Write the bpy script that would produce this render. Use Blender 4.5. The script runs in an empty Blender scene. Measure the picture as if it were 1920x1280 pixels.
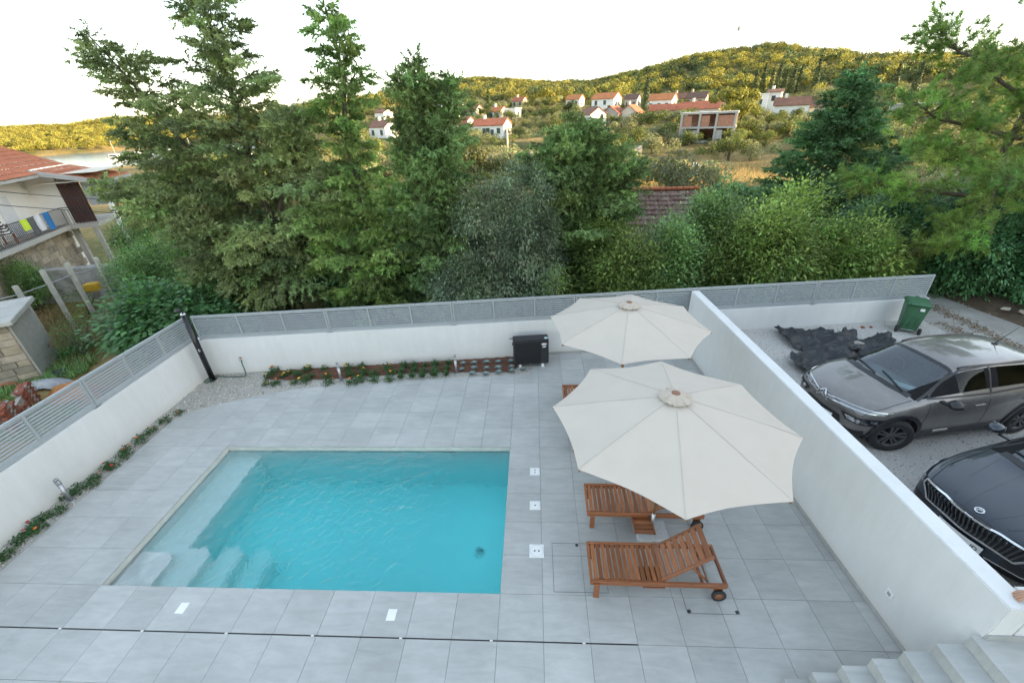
import bpy, bmesh, math, random
import numpy as np
from mathutils import Vector, Matrix
from mathutils.bvhtree import BVHTree
R = math.radians
random.seed(7); rng = np.random.default_rng(7)
sc = bpy.context.scene
col = sc.collection

# ------------------------------------------------------------------ camera
cam_d = bpy.data.cameras.new('camera'); cam = bpy.data.objects.new('camera', cam_d); col.objects.link(cam)
CYAW, CPITCH, CROLL = -0.06503, 0.50071, -0.04384
fw = Vector((math.sin(CYAW)*math.cos(CPITCH), math.cos(CYAW)*math.cos(CPITCH), -math.sin(CPITCH)))
rt = Vector((math.cos(CYAW), -math.sin(CYAW), 0)); upv = rt.cross(fw)
r2 = rt*math.cos(CROLL)+upv*math.sin(CROLL); u2 = upv*math.cos(CROLL)-rt*math.sin(CROLL)
cam.matrix_world = Matrix(((r2.x,u2.x,-fw.x,0),(r2.y,u2.y,-fw.y,0),(r2.z,u2.z,-fw.z,6.0),(0,0,0,1)))
cam_d.sensor_width = 36; cam_d.lens = 14.737; cam_d.clip_start = .05; cam_d.clip_end = 6000
sc.camera = cam

# ------------------------------------------------------------------ sky, sun, exposure
SUN_AZ, SUN_EL = R(101), R(8.5)          # clockwise from +Y (the view direction); low evening sun from the right
w = bpy.data.worlds.new('World'); sc.world = w; w.use_nodes = True
nt = w.node_tree; bg = nt.nodes['Background']
sky = nt.nodes.new('ShaderNodeTexSky'); sky.sky_type = 'NISHITA'; sky.sun_disc = False
sky.sun_elevation = SUN_EL; sky.sun_rotation = SUN_AZ; sky.air_density = 1.0; sky.dust_density = .6; sky.ozone_density = 1.0
hsv = nt.nodes.new('ShaderNodeHueSaturation'); hsv.inputs['Saturation'].default_value = .85
nt.links.new(sky.outputs[0], hsv.inputs['Color']); gam = nt.nodes.new('ShaderNodeGamma'); gam.inputs[1].default_value = .62; nt.links.new(hsv.outputs[0], gam.inputs[0]); nt.links.new(gam.outputs[0], bg.inputs[0])
bg.inputs[1].default_value = .15
sun_d = bpy.data.lights.new('sun', 'SUN'); sun = bpy.data.objects.new('sun', sun_d); col.objects.link(sun)
sun_d.energy = 2.9; sun_d.angle = R(.5); sun_d.color = (1.0, .75, .42)
sdir = Vector((math.sin(SUN_AZ)*math.cos(SUN_EL), math.cos(SUN_AZ)*math.cos(SUN_EL), math.sin(SUN_EL)))
sun.rotation_euler = sdir.to_track_quat('Z', 'Y').to_euler(); sun.location = sdir*60
vs = sc.view_settings; vs.view_transform = 'Standard'; vs.look = 'None'; vs.gamma = 1; vs.exposure = 2.9; vs.use_curve_mapping = False
sc.render.engine = 'CYCLES'
cy = sc.cycles; cy.use_denoising = True; cy.use_adaptive_sampling = True; cy.adaptive_threshold = .02; cy.max_bounces = 12; cy.diffuse_bounces = 5; cy.glossy_bounces = 4
cy.transmission_bounces = 10; cy.transparent_max_bounces = 8; cy.caustics_refractive = True; cy.caustics_reflective = False
cy.sample_clamp_indirect = 6; cy.blur_glossy = .5

# ------------------------------------------------------------------ object helpers
def tag(o, label=None, cat=None, group=None, kind=None):
    if label: o['label'] = label
    if cat: o['category'] = cat
    if group: o['group'] = group
    if kind: o['kind'] = kind
    return o
def empty(name, loc=(0,0,0), rz=0.0, label=None, cat=None, group=None, kind=None):
    o = bpy.data.objects.new(name, None); col.objects.link(o); o.location = loc; o.rotation_euler = (0,0,rz)
    o.empty_display_size = .1
    return tag(o, label, cat, group, kind)
def link(name, me, parent=None, loc=None, rot=None):
    o = bpy.data.objects.new(name, me); col.objects.link(o)
    if parent is not None: o.parent = parent
    if loc is not None: o.location = loc
    if rot is not None: o.rotation_euler = rot
    return o
def copy_tree(o, parent=None):
    kids = list(o.children)
    c = o.copy(); col.objects.link(c); c.parent = parent
    for ch in kids: copy_tree(ch, c)
    return c
def fast_mesh(name, V, F, mats, smooth=False, colors=None, matidx=None):
    """V (n,3), F (m,k) int array with k = 3 or 4"""
    me = bpy.data.meshes.new(name); V = np.asarray(V, np.float32); F = np.asarray(F, np.int32)
    n, k = F.shape
    me.vertices.add(len(V)); me.vertices.foreach_set('co', V.ravel())
    me.loops.add(n*k); me.loops.foreach_set('vertex_index', F.ravel())
    me.polygons.add(n); me.polygons.foreach_set('loop_start', np.arange(0, n*k, k, dtype=np.int32))
    if smooth: me.polygons.foreach_set('use_smooth', np.ones(n, bool))
    if matidx is not None: me.polygons.foreach_set('material_index', np.asarray(matidx, np.int32))
    if colors is not None:
        a = me.color_attributes.new('Col', 'FLOAT_COLOR', 'POINT')
        c4 = np.ones((len(V),4), np.float32); c4[:,:3] = colors; a.data.foreach_set('color', c4.ravel())
    me.update(calc_edges=True)
    for m in (mats if isinstance(mats, (list,tuple)) else [mats]): me.materials.append(m)
    return me

class MB:
    """collects boxes, bars, tubes and lathes; build() links them as one mesh object"""
    def __init__(s): s.v = []; s.f = []; s.sm = []
    def add(s, vs_, fs, smooth=False):
        b = len(s.v); s.v += [tuple(p) for p in vs_]; s.f += [tuple(i+b for i in f) for f in fs]; s.sm += [smooth]*len(fs); return s
    def box(s, c, d, rz=0.0, m=None):
        x, y, z = d[0]/2, d[1]/2, d[2]/2; ca, sa = math.cos(rz), math.sin(rz)
        pts = []
        for a, b, e in ((-x,-y,-z),(x,-y,-z),(x,y,-z),(-x,y,-z),(-x,-y,z),(x,-y,z),(x,y,z),(-x,y,z)):
            p = Vector((a,b,e))
            p = (m @ p) if m is not None else Vector((a*ca-b*sa, a*sa+b*ca, e))
            pts.append((p.x+c[0], p.y+c[1], p.z+c[2]))
        return s.add(pts, [(0,3,2,1),(4,5,6,7),(0,1,5,4),(1,2,6,5),(2,3,7,6),(3,0,4,7)])
    def bbox(s, a, b):
        return s.box([(a[i]+b[i])/2 for i in range(3)], [abs(b[i]-a[i]) for i in range(3)])
    def bar(s, p, q, wd, h=None, up=(0,0,1)):
        p = Vector(p); q = Vector(q); h = h or wd; d = q-p; L = d.length; d.normalize()
        u = Vector(up); sd = d.cross(u)
        if sd.length < 1e-4: sd = d.cross(Vector((1,0,0)))
        sd.normalize(); u = sd.cross(d)
        pts = []
        for e in (p, q):
            for a, b in ((-1,-1),(1,-1),(1,1),(-1,1)): pts.append(e+sd*(a*wd/2)+u*(b*h/2))
        return s.add(pts, [(0,1,2,3),(7,6,5,4),(0,4,5,1),(1,5,6,2),(2,6,7,3),(3,7,4,0)])
    def tube(s, path, r, n=8, cap=True, smooth=True):
        path = [Vector(p) for p in path]; k = len(path); rr = r if isinstance(r,(list,tuple)) else [r]*k
        pts = []; prev = None
        for i in range(k):
            t = (path[min(i+1,k-1)]-path[max(i-1,0)]).normalized()
            if prev is None:
                a = Vector((0,0,1)) if abs(t.z) < .9 else Vector((1,0,0)); sd = t.cross(a).normalized()
            else:
                sd = (prev - t*prev.dot(t)); sd = sd.normalized() if sd.length > 1e-5 else t.cross(Vector((1,0,.3))).normalized()
            prev = sd; u = sd.cross(t)
            for j in range(n):
                a = 2*math.pi*j/n; pts.append(path[i]+(sd*math.cos(a)+u*math.sin(a))*rr[i])
        fs = [(i*n+j, i*n+(j+1)%n, (i+1)*n+(j+1)%n, (i+1)*n+j) for i in range(k-1) for j in range(n)]
        s.add(pts, fs, smooth)
        if cap:
            b = len(s.v)-len(pts)
            s.f += [tuple(b+j for j in range(n)), tuple(b+(k-1)*n+j for j in reversed(range(n)))]; s.sm += [False, False]
        return s
    def lathe(s, prof, n=16, c=(0,0,0), m=None, smooth=True, cap=True):
        pts = []; k = len(prof)
        for r_, z in prof:
            for j in range(n):
                a = 2*math.pi*j/n; p = Vector((r_*math.cos(a), r_*math.sin(a), z))
                if m is not None: p = m @ p
                pts.append((p.x+c[0], p.y+c[1], p.z+c[2]))
        fs = [(i*n+j, i*n+(j+1)%n, (i+1)*n+(j+1)%n, (i+1)*n+j) for i in range(k-1) for j in range(n)]
        s.add(pts, fs, smooth); b = len(s.v)-len(pts)
        if cap and prof[0][0] > 1e-4: s.f.append(tuple(b+j for j in reversed(range(n)))); s.sm.append(False)
        if cap and prof[-1][0] > 1e-4: s.f.append(tuple(b+(k-1)*n+j for j in range(n))); s.sm.append(False)
        return s
    def prism(s, poly, z0, z1):
        n = len(poly); pts = [(p[0],p[1],z0) for p in poly]+[(p[0],p[1],z1) for p in poly]
        fs = [tuple(reversed(range(n))), tuple(range(n,2*n))]+[(i,(i+1)%n,n+(i+1)%n,n+i) for i in range(n)]
        return s.add(pts, fs)
    def extrude(s, poly3, vec):
        n = len(poly3); v = Vector(vec); pts = [Vector(p) for p in poly3]; pts += [p+v for p in pts]
        fs = [tuple(reversed(range(n))), tuple(range(n,2*n))]+[(i,(i+1)%n,n+(i+1)%n,n+i) for i in range(n)]
        return s.add(pts, fs)
    def mesh(s, name, mat, bevel=0, seg=1):
        me = bpy.data.meshes.new(name); me.from_pydata([tuple(p) for p in s.v], [], s.f)
        me.polygons.foreach_set('use_smooth', s.sm)
        bm = bmesh.new(); bm.from_mesh(me)
        bmesh.ops.recalc_face_normals(bm, faces=bm.faces)
        if bevel: bmesh.ops.bevel(bm, geom=bm.edges[:], offset=bevel, segments=seg, affect='EDGES', clamp_overlap=True)
        bm.to_mesh(me); bm.free()
        for m in (mat if isinstance(mat,(list,tuple)) else [mat]): me.materials.append(m)
        return me
    def build(s, name, mat, parent=None, bevel=0, seg=1, loc=None, rot=None):
        return link(name, s.mesh(name, mat, bevel, seg), parent, loc, rot)

# ------------------------------------------------------------------ material helpers
def new_mat(name):
    m = bpy.data.materials.new(name); m.use_nodes = True; n = m.node_tree; return m, n, n.nodes['Principled BSDF']
def N(nt_, kind, **kw):
    x = nt_.nodes.new('ShaderNode'+kind)
    for k, v in kw.items():
        if k in x.inputs: x.inputs[k].default_value = v
        else: setattr(x, k, v)
    return x
def rgba(c): return (c[0],c[1],c[2],1)
def mat(name, c, rough=.6, var=.12, scale=6, detail=5, bump=0, bscale=None, metal=0, spec=.5, coat=0, c2=None, objrand=0, thr=None, stretch=None, bdist=.02):
    """base colour with procedural mottling; c2: second colour patched in by noise; objrand: brightness change from piece to piece"""
    m, n, p = new_mat(name); L = n.links
    tc = N(n,'TexCoord'); src = tc.outputs['Object']
    if objrand:
        oi = N(n,'ObjectInfo'); va = N(n,'VectorMath', operation='MULTIPLY_ADD'); cb = N(n,'CombineXYZ')
        for i in range(3): L.new(oi.outputs['Random'], cb.inputs[i])
        L.new(cb.outputs[0], va.inputs[0]); va.inputs[1].default_value = (37,53,71); L.new(src, va.inputs[2]); src = va.outputs[0]
    if stretch:
        mp = N(n,'Mapping'); mp.inputs['Scale'].default_value = stretch; L.new(src, mp.inputs[0]); src = mp.outputs[0]
    nz = N(n,'TexNoise', Scale=scale, Detail=detail, Roughness=.62); L.new(src, nz.inputs['Vector'])
    cr = N(n,'ValToRGB'); L.new(nz.outputs[0], cr.inputs[0])
    a, b = thr or (.3,.7); cr.color_ramp.elements[0].position = a; cr.color_ramp.elements[1].position = b
    if c2 is None:
        cr.color_ramp.elements[0].color = rgba([x*(1-var) for x in c]); cr.color_ramp.elements[1].color = rgba([min(1,x*(1+var)) for x in c])
    else:
        cr.color_ramp.elements[0].color = rgba(c); cr.color_ramp.elements[1].color = rgba(c2)
    out = cr.outputs[0]
    if objrand:
        mr = N(n,'MapRange'); L.new(oi.outputs['Random'], mr.inputs[0]); mr.inputs[3].default_value = 1-objrand; mr.inputs[4].default_value = 1+objrand
        mx = N(n,'VectorMath', operation='SCALE'); L.new(out, mx.inputs[0]); L.new(mr.outputs[0], mx.inputs['Scale']); out = mx.outputs[0]
    L.new(out, p.inputs['Base Color'])
    p.inputs['Roughness'].default_value = rough; p.inputs['Metallic'].default_value = metal
    p.inputs['Specular IOR Level'].default_value = spec; p.inputs['Coat Weight'].default_value = coat
    if coat: p.inputs['Coat Roughness'].default_value = .04
    if bump:
        nb = N(n,'TexNoise', Scale=bscale or scale*4, Detail=4); L.new(src, nb.inputs['Vector'])
        bp = N(n,'Bump', Strength=bump, Distance=bdist); L.new(nb.outputs[0], bp.inputs['Height']); L.new(bp.outputs[0], p.inputs['Normal'])
    return m
def leaf_mat(name, c, trans=.3, rough=.55, spec=.3, rnd=0):
    """foliage: leaf colour times a per-leaf tint stored on the mesh, slightly translucent"""
    m, n, p = new_mat(name); L = n.links
    at = N(n,'Attribute', attribute_name='Col'); mx = N(n,'Mix', data_type='RGBA', blend_type='MULTIPLY')
    mx.inputs[0].default_value = 1; mx.inputs[6].default_value = rgba(c); tint_ = at.outputs['Color']
    if rnd:
        oi = N(n,'ObjectInfo'); mr = N(n,'MapRange'); L.new(oi.outputs['Random'], mr.inputs[0]); mr.inputs[3].default_value = 1-rnd; mr.inputs[4].default_value = 1+rnd; sc_ = N(n,'VectorMath', operation='SCALE'); L.new(tint_, sc_.inputs[0]); L.new(mr.outputs[0], sc_.inputs['Scale']); tint_ = sc_.outputs[0]
    L.new(tint_, mx.inputs[7])
    L.new(mx.outputs[2], p.inputs['Base Color']); p.inputs['Roughness'].default_value = rough; p.inputs['Specular IOR Level'].default_value = spec
    tr = N(n,'BsdfTranslucent'); g = N(n,'Mix', data_type='RGBA', blend_type='MULTIPLY'); g.inputs[0].default_value = 1
    g.inputs[7].default_value = (1.15,1.2,.7,1); L.new(mx.outputs[2], g.inputs[6]); L.new(g.outputs[2], tr.inputs[0])
    ms = N(n,'MixShader'); ms.inputs[0].default_value = trans
    L.new(p.outputs[0], ms.inputs[1]); L.new(tr.outputs[0], ms.inputs[2]); L.new(ms.outputs[0], n.nodes['Material Output'].inputs[0])
    return m
# ------------------------------------------------------------------ materials of the yard
M = {}
def tile_mat():
    m, n, p = new_mat('grey_porcelain'); L = n.links
    tc = N(n,'TexCoord'); oi = N(n,'ObjectInfo'); cb = N(n,'CombineXYZ'); va = N(n,'VectorMath', operation='MULTIPLY_ADD')
    for i in range(3): L.new(oi.outputs['Random'], cb.inputs[i])
    L.new(cb.outputs[0], va.inputs[0]); va.inputs[1].default_value = (41,67,23); L.new(tc.outputs['Object'], va.inputs[2])
    rot = N(n,'Mapping'); rot.inputs['Rotation'].default_value = (0,0,.9); rot.inputs['Scale'].default_value = (1,4.5,1); L.new(va.outputs[0], rot.inputs[0])
    n1 = N(n,'TexNoise', Scale=2.2, Detail=6, Roughness=.6, Distortion=.6); L.new(rot.outputs[0], n1.inputs['Vector'])
    n2 = N(n,'TexNoise', Scale=1.1, Detail=3); L.new(va.outputs[0], n2.inputs['Vector'])
    n3 = N(n,'TexNoise', Scale=60, Detail=4); L.new(va.outputs[0], n3.inputs['Vector'])
    r1 = N(n,'ValToRGB'); r1.color_ramp.elements[0].position = .32; r1.color_ramp.elements[0].color = (.36,.364,.351,1)
    r1.color_ramp.elements[1].position = .72; r1.color_ramp.elements[1].color = (.50,.503,.483,1)
    mx = N(n,'Math', operation='MULTIPLY_ADD'); L.new(n1.outputs[0], mx.inputs[0]); mx.inputs[1].default_value = .6
    m2 = N(n,'Math', operation='MULTIPLY_ADD'); L.new(n2.outputs[0], m2.inputs[0]); m2.inputs[1].default_value = .3
    m3 = N(n,'Math', operation='MULTIPLY'); L.new(n3.outputs[0], m3.inputs[0]); m3.inputs[1].default_value = .1
    L.new(m3.outputs[0], m2.inputs[2]); L.new(m2.outputs[0], mx.inputs[2]); L.new(mx.outputs[0], r1.inputs[0])
    mr = N(n,'MapRange'); L.new(oi.outputs['Random'], mr.inputs[0]); mr.inputs[3].default_value = .94; mr.inputs[4].default_value = 1.05
    # faint dried-water and dust marks that run across several tiles
    n4 = N(n,'TexNoise', Scale=.55, Detail=5, Roughness=.7); ge = N(n,'NewGeometry'); L.new(ge.outputs['Position'], n4.inputs['Vector'])
    r4 = N(n,'MapRange'); L.new(n4.outputs[0], r4.inputs[0]); r4.inputs[1].default_value = .3; r4.inputs[2].default_value = .7; r4.inputs[3].default_value = .85; r4.inputs[4].default_value = 1.10
    mm = N(n,'Math', operation='MULTIPLY'); L.new(mr.outputs[0], mm.inputs[0]); L.new(r4.outputs[0], mm.inputs[1])
    sc_ = N(n,'VectorMath', operation='SCALE'); L.new(r1.outputs[0], sc_.inputs[0]); L.new(mm.outputs[0], sc_.inputs['Scale'])
    L.new(sc_.outputs[0], p.inputs['Base Color']); p.inputs['Roughness'].default_value = .5; p.inputs['Specular IOR Level'].default_value = .35
    bp = N(n,'Bump', Strength=.12, Distance=.003); L.new(n3.outputs[0], bp.inputs['Height']); L.new(bp.outputs[0], p.inputs['Normal'])
    return m
M['tile'] = tile_mat()
M['grout'] = mat('grout', (.27,.27,.262), .9, .15, 20)
def render_mat():
    m, n, p = new_mat('white_render'); L = n.links
    ge = N(n,'NewGeometry'); n1 = N(n,'TexNoise', Scale=.8, Detail=6, Roughness=.65); L.new(ge.outputs['Position'], n1.inputs['Vector'])
    mp = N(n,'Mapping'); mp.inputs['Scale'].default_value = (3,3,.5); L.new(ge.outputs['Position'], mp.inputs[0])
    n2 = N(n,'TexNoise', Scale=2.0, Detail=5, Roughness=.7); L.new(mp.outputs[0], n2.inputs['Vector'])
    a = N(n,'Math', operation='ADD'); L.new(n1.outputs[0], a.inputs[0]); L.new(n2.outputs[0], a.inputs[1])
    r = N(n,'ValToRGB'); r.color_ramp.elements[0].position = .35; r.color_ramp.elements[0].color = (.635,.635,.62,1); r.color_ramp.elements[1].position = .62; r.color_ramp.elements[1].color = (.70,.70,.695,1)
    h = N(n,'Math', operation='MULTIPLY'); L.new(a.outputs[0], h.inputs[0]); h.inputs[1].default_value = .5; L.new(h.outputs[0], r.inputs[0])
    # splash dirt just above the ground
    sx = N(n,'SeparateXYZ'); L.new(ge.outputs['Position'], sx.inputs[0])
    ad = N(n,'Math', operation='MULTIPLY_ADD'); L.new(n2.outputs[0], ad.inputs[0]); ad.inputs[1].default_value = -.22; L.new(sx.outputs[2], ad.inputs[2])
    mr = N(n,'MapRange'); L.new(ad.outputs[0], mr.inputs[0]); mr.inputs[1].default_value = -.09; mr.inputs[2].default_value = .10; mr.inputs[3].default_value = .5; mr.inputs[4].default_value = 0
    mx = N(n,'Mix', data_type='RGBA'); L.new(mr.outputs[0], mx.inputs[0]); L.new(r.outputs[0], mx.inputs[6]); mx.inputs[7].default_value = (.60,.555,.49,1)
    L.new(mx.outputs[2], p.inputs['Base Color']); p.inputs['Roughness'].default_value = .92; p.inputs['Specular IOR Level'].default_value = .1
    n3 = N(n,'TexNoise', Scale=140, Detail=3); L.new(ge.outputs['Position'], n3.inputs['Vector'])
    bp = N(n,'Bump', Strength=.3, Distance=.004); L.new(n3.outputs[0], bp.inputs['Height']); L.new(bp.outputs[0], p.inputs['Normal'])
    return m
M['white'] = render_mat()
M['fence'] = mat('grey_powder_coat', (.345,.37,.382), .42, .05, 3)
M['liner'] = mat('pool_liner', (.88,.875,.85), .5, .06, 2.5, c2=(.91,.905,.88))
M['band'] = mat('waterline_band', (.56,.55,.50), .55, .1, 6)
M['plate'] = mat('white_plastic', (.78,.78,.76), .35, .04, 4)
M['dark'] = mat('dark_metal', (.03,.032,.035), .45, .15, 10)
M['black'] = mat('black_plastic', (.014,.014,.016), .35, .2, 10)
M['matte'] = mat('matte_black', (.012,.012,.013), .8, .2, 10, spec=.12)
M['chrome'] = mat('brushed_steel', (.62,.63,.64), .22, .06, 20, metal=1)
M['steel'] = mat('galvanised_steel', (.42,.43,.44), .4, .15, 14, metal=.9)
M['terrazzo'] = mat('speckled_granite', (.42,.43,.44), .6, .3, 70, c2=(.66,.67,.68), thr=(.42,.58), bump=.1)
M['canvas'] = mat('ecru_canvas', (.53,.47,.405), .85, .03, 2.5, bump=.12, bscale=220, spec=.15, bdist=.002)
M['teak'] = mat('oiled_hardwood', (.19,.062,.022), .42, .3, 5, c2=(.30,.115,.045), objrand=.22, stretch=(1.2,14,14), bump=.15, bscale=26, bdist=.002)
M['teak_x'] = mat('oiled_hardwood_slat', (.20,.066,.024), .42, .3, 5, c2=(.33,.128,.05), objrand=.3, stretch=(14,1.2,14), bump=.15, bscale=26, bdist=.002)
M['pole_wood'] = mat('varnished_pole', (.30,.15,.06), .4, .25, 6, stretch=(10,10,1))
M['rubber'] = mat('black_rubber', (.028,.028,.028), .85, .2, 20)
M['soil'] = mat('red_mulch', (.085,.034,.02), .95, .3, 18, c2=(.17,.075,.045), bump=.8, bscale=60)
M['bedgravel'] = mat('bed_gravel', (.30,.285,.25), .9, .3, 60, c2=(.50,.48,.44), bump=.7, bscale=90)

# ------------------------------------------------------------------ terrace: slab, tiles, pool
PX0, PX1, PY0, PY1 = -6.58, -.55, 3.49, 6.47         # pool opening
DIV = lambda y: 4.15+(9.89-y)*.0436                   # inner face of the dividing wall
BW = lambda x: 9.28+(x+8.9)*.0963                     # inner face of the back wall
WLX = -8.9                                            # inner face of the left wall
slab = MB()
slab.bbox((-9.0,.4,-.35),(PX0-.02,9.3,-.022)); slab.bbox((PX1+.02,.4,-.35),(4.6,10.5,-.022))
slab.bbox((PX0-.02,.4,-.35),(PX1+.02,PY0-.02,-.022)); slab.bbox((PX0-.02,PY1+.02,-.35),(PX1+.02,10.1,-.022))
terr = slab.build('terrace', M['grout']); tag(terr, kind='structure')
def clip(poly, p, q):
    """keep the part of poly to the right of the line p->q"""
    out = []; f = lambda a: (q[0]-p[0])*(a[1]-p[1])-(q[1]-p[1])*(a[0]-p[0])
    for i in range(len(poly)):
        a, b = poly[i], poly[(i+1)%len(poly)]; fa, fb = f(a), f(b)
        if fa <= 0: out.append(a)
        if fa*fb < 0: t = fa/(fa-fb); out.append((a[0]+(b[0]-a[0])*t, a[1]+(b[1]-a[1])*t))
    return out
def area(p): return abs(sum(p[i][0]*p[(i+1)%len(p)][1]-p[(i+1)%len(p)][0]*p[i][1] for i in range(len(p))))/2 if len(p) > 2 else 0
EDGE = [(-8.40,.4),(-8.46,5.0),(-8.52,7.30),(-8.30,7.62),(-7.84,7.9),(-6.92,8.31),(-6.21,8.54),(-5.03,8.74),(-3.52,8.93),(-.11,9.19)]
xs = [PX1-.603*k for k in range(14,0,-1)]+[PX1+.6*k for k in range(0,10)]
ys = [1.09,1.69,2.29,2.885]+[PY0+(PY1-PY0)/5*k for k in range(6)]+[PY1+.572*k for k in range(1,9)]
cache = {}
def put_tile(poly, z1=0.0):
    cx = sum(p[0] for p in poly)/len(poly); cy_ = sum(p[1] for p in poly)/len(poly)
    loc = [(round(p[0]-cx,4), round(p[1]-cy_,4)) for p in poly]; key = tuple(loc)
    if key not in cache:
        if area(poly) > .02: cache[key] = MB().prism(loc,-.02,0).mesh('tile', M['tile'], bevel=.0012)
        else: cache[key] = MB().prism(loc,-.02,0).mesh('tile', M['tile'])
    return link('tile', cache[key], terr, (cx,cy_,z1+rng.normal(0,.0004)))
G_ = .0019
for i in range(len(xs)-1):
    for j in range(len(ys)-1):
        x0, x1, y0, y1 = xs[i], xs[i+1], ys[j], ys[j+1]
        if x0 > PX0-.1 and x1 < PX1+.1 and y0 > PY0-.05 and y1 < PY1+.05: continue
        g0 = .010 if abs(y0-2.885) < .01 and x1 < 1.7 else G_
        g1 = .010 if abs(y1-2.885) < .01 and x1 < 1.7 else G_
        cells = [(x0,x1)]
        if y1 > 9.05 and x0 < -.11 < x1: cells = [(x0,-.11),(-.11,x1)]
        for a, b in cells:
            poly = [(a+G_,y0+g0),(b-G_,y0+g0),(b-G_,y1-g1),(a+G_,y1-g1)]
            if b <= -.10:
                for k in range(len(EDGE)-1): poly = clip(poly, EDGE[k], EDGE[k+1])
            else: poly = clip(poly, (-.1,BW(-.1)-.012), (5,BW(5)-.012))
            if len(poly) > 2: poly = clip(poly, (DIV(11)-.012,11), (DIV(0)-.012,0))
            if len(poly) > 2 and area(poly) > .004: put_tile(poly)
# slot drain
dr = empty('slot_drain', (0,2.885,0), 0, 'long thin black slot drain running across the tiles in front of the pool', 'drain')
xa = -9.0
while xa < 1.5:
    xb = min(xa+1.196, 1.66)
    MB().bbox((xa+.02,-.008,-.02),(xb-.02,.008,-.009)).build('slot', M['black'], dr)
    MB().bbox((xa-.019,-.0085,-.02),(xa+.019,.0085,-.0015)).build('bridge', M['plate'], dr)
    xa = xb if xb < 1.66 else 9
# pool basin
WZ = -.115
basin = MB()
D_ = -1.30
def wallbox(a, b): basin.bbox(a, b)
wallbox((PX0-.25,PY0-.25,D_-.2),(PX1+.25,PY1+.25,D_))
wallbox((PX0-.25,PY0-.25,D_+.001),(PX0-.002,PY1+.25,-.024)); wallbox((PX1+.002,PY0-.25,D_+.001),(PX1+.25,PY1+.25,-.024))
wallbox((PX0-.001,PY0-.25,D_+.001),(PX1+.001,PY0-.002,-.0245)); wallbox((PX0-.001,PY1+.002,D_+.001),(PX1+.001,PY1+.25,-.0245))
pool = empty('swimming_pool', (0,0,0), 0, 'rectangular turquoise swimming pool sunk into the grey tiled terrace', 'pool')
basin.build('basin', M['liner'], pool)
MB().bbox((PX0-.001,PY0-.001,D_),(PX0+.62,PY1+.001,-.36)).build('bench', M['liner'], pool)      # bench along the left side
for k, (xa, xe, z0, zt, ye) in enumerate(((0,.60,-.36,-.20,4.16),(.6205,1.06,D_,-.363,4.34),(1.0605,1.46,D_,-.62,4.5),(1.4605,1.86,D_,-.90,4.62))):
    xa += PX0; xe += PX0
    MB().prism([(xa,PY0-.001),(xe,PY0-.001),(xe,ye-.12),(xe-.14,ye),(xa,ye)], z0, zt).build('step', M['liner'], pool)
# drain on the floor, wall inlets
MB().lathe([(0,.012),(.10,.012),(.115,.004),(.12,0)], 28, (-1.10,4.92,D_+.001)).build('floor_drain', M['plate'], pool)
gr = MB()
for k in range(14):
    a = k*math.pi/7
    gr.box((-1.10+.055*math.cos(a),4.92+.055*math.sin(a),D_+.0145),(.055,.012,.003),a)
gr.build('drain_slots', M['dark'], pool)
for x in (-1.75,):
    MB().lathe([(0,.014),(.045,.014),(.06,0)], 20, (x,PY1+.001,-.22), Matrix.Rotation(R(90),3,'X')).build('wall_inlet', M['plate'], pool)
for a_, b_ in (((PX0+.0,PY0+.004,-.16),(PX0+.004,PY1-.004,-.0225)),((PX0+.004,PY1-.004,-.16),(PX1-.004,PY1,-.0225)),((PX1-.004,PY0+.004,-.16),(PX1,PY1-.004,-.0225)),((PX0+.004,PY0,-.16),(PX1-.004,PY0+.004,-.0225))): MB().bbox(a_,b_).build('waterline_band', M['band'], pool)
# tile copings (edge trim just under the tiles)
cp = MB()
t_ = .012
cp.bbox((PX0-.02,PY0,-.022),(PX0+.0,PY1,-.004)); cp.build('coping_edge', M['tile'], pool)
MB().bbox((PX1,PY0,-.022),(PX1+.004,PY1,-.004)).build('coping_edge', M['tile'], pool)
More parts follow.
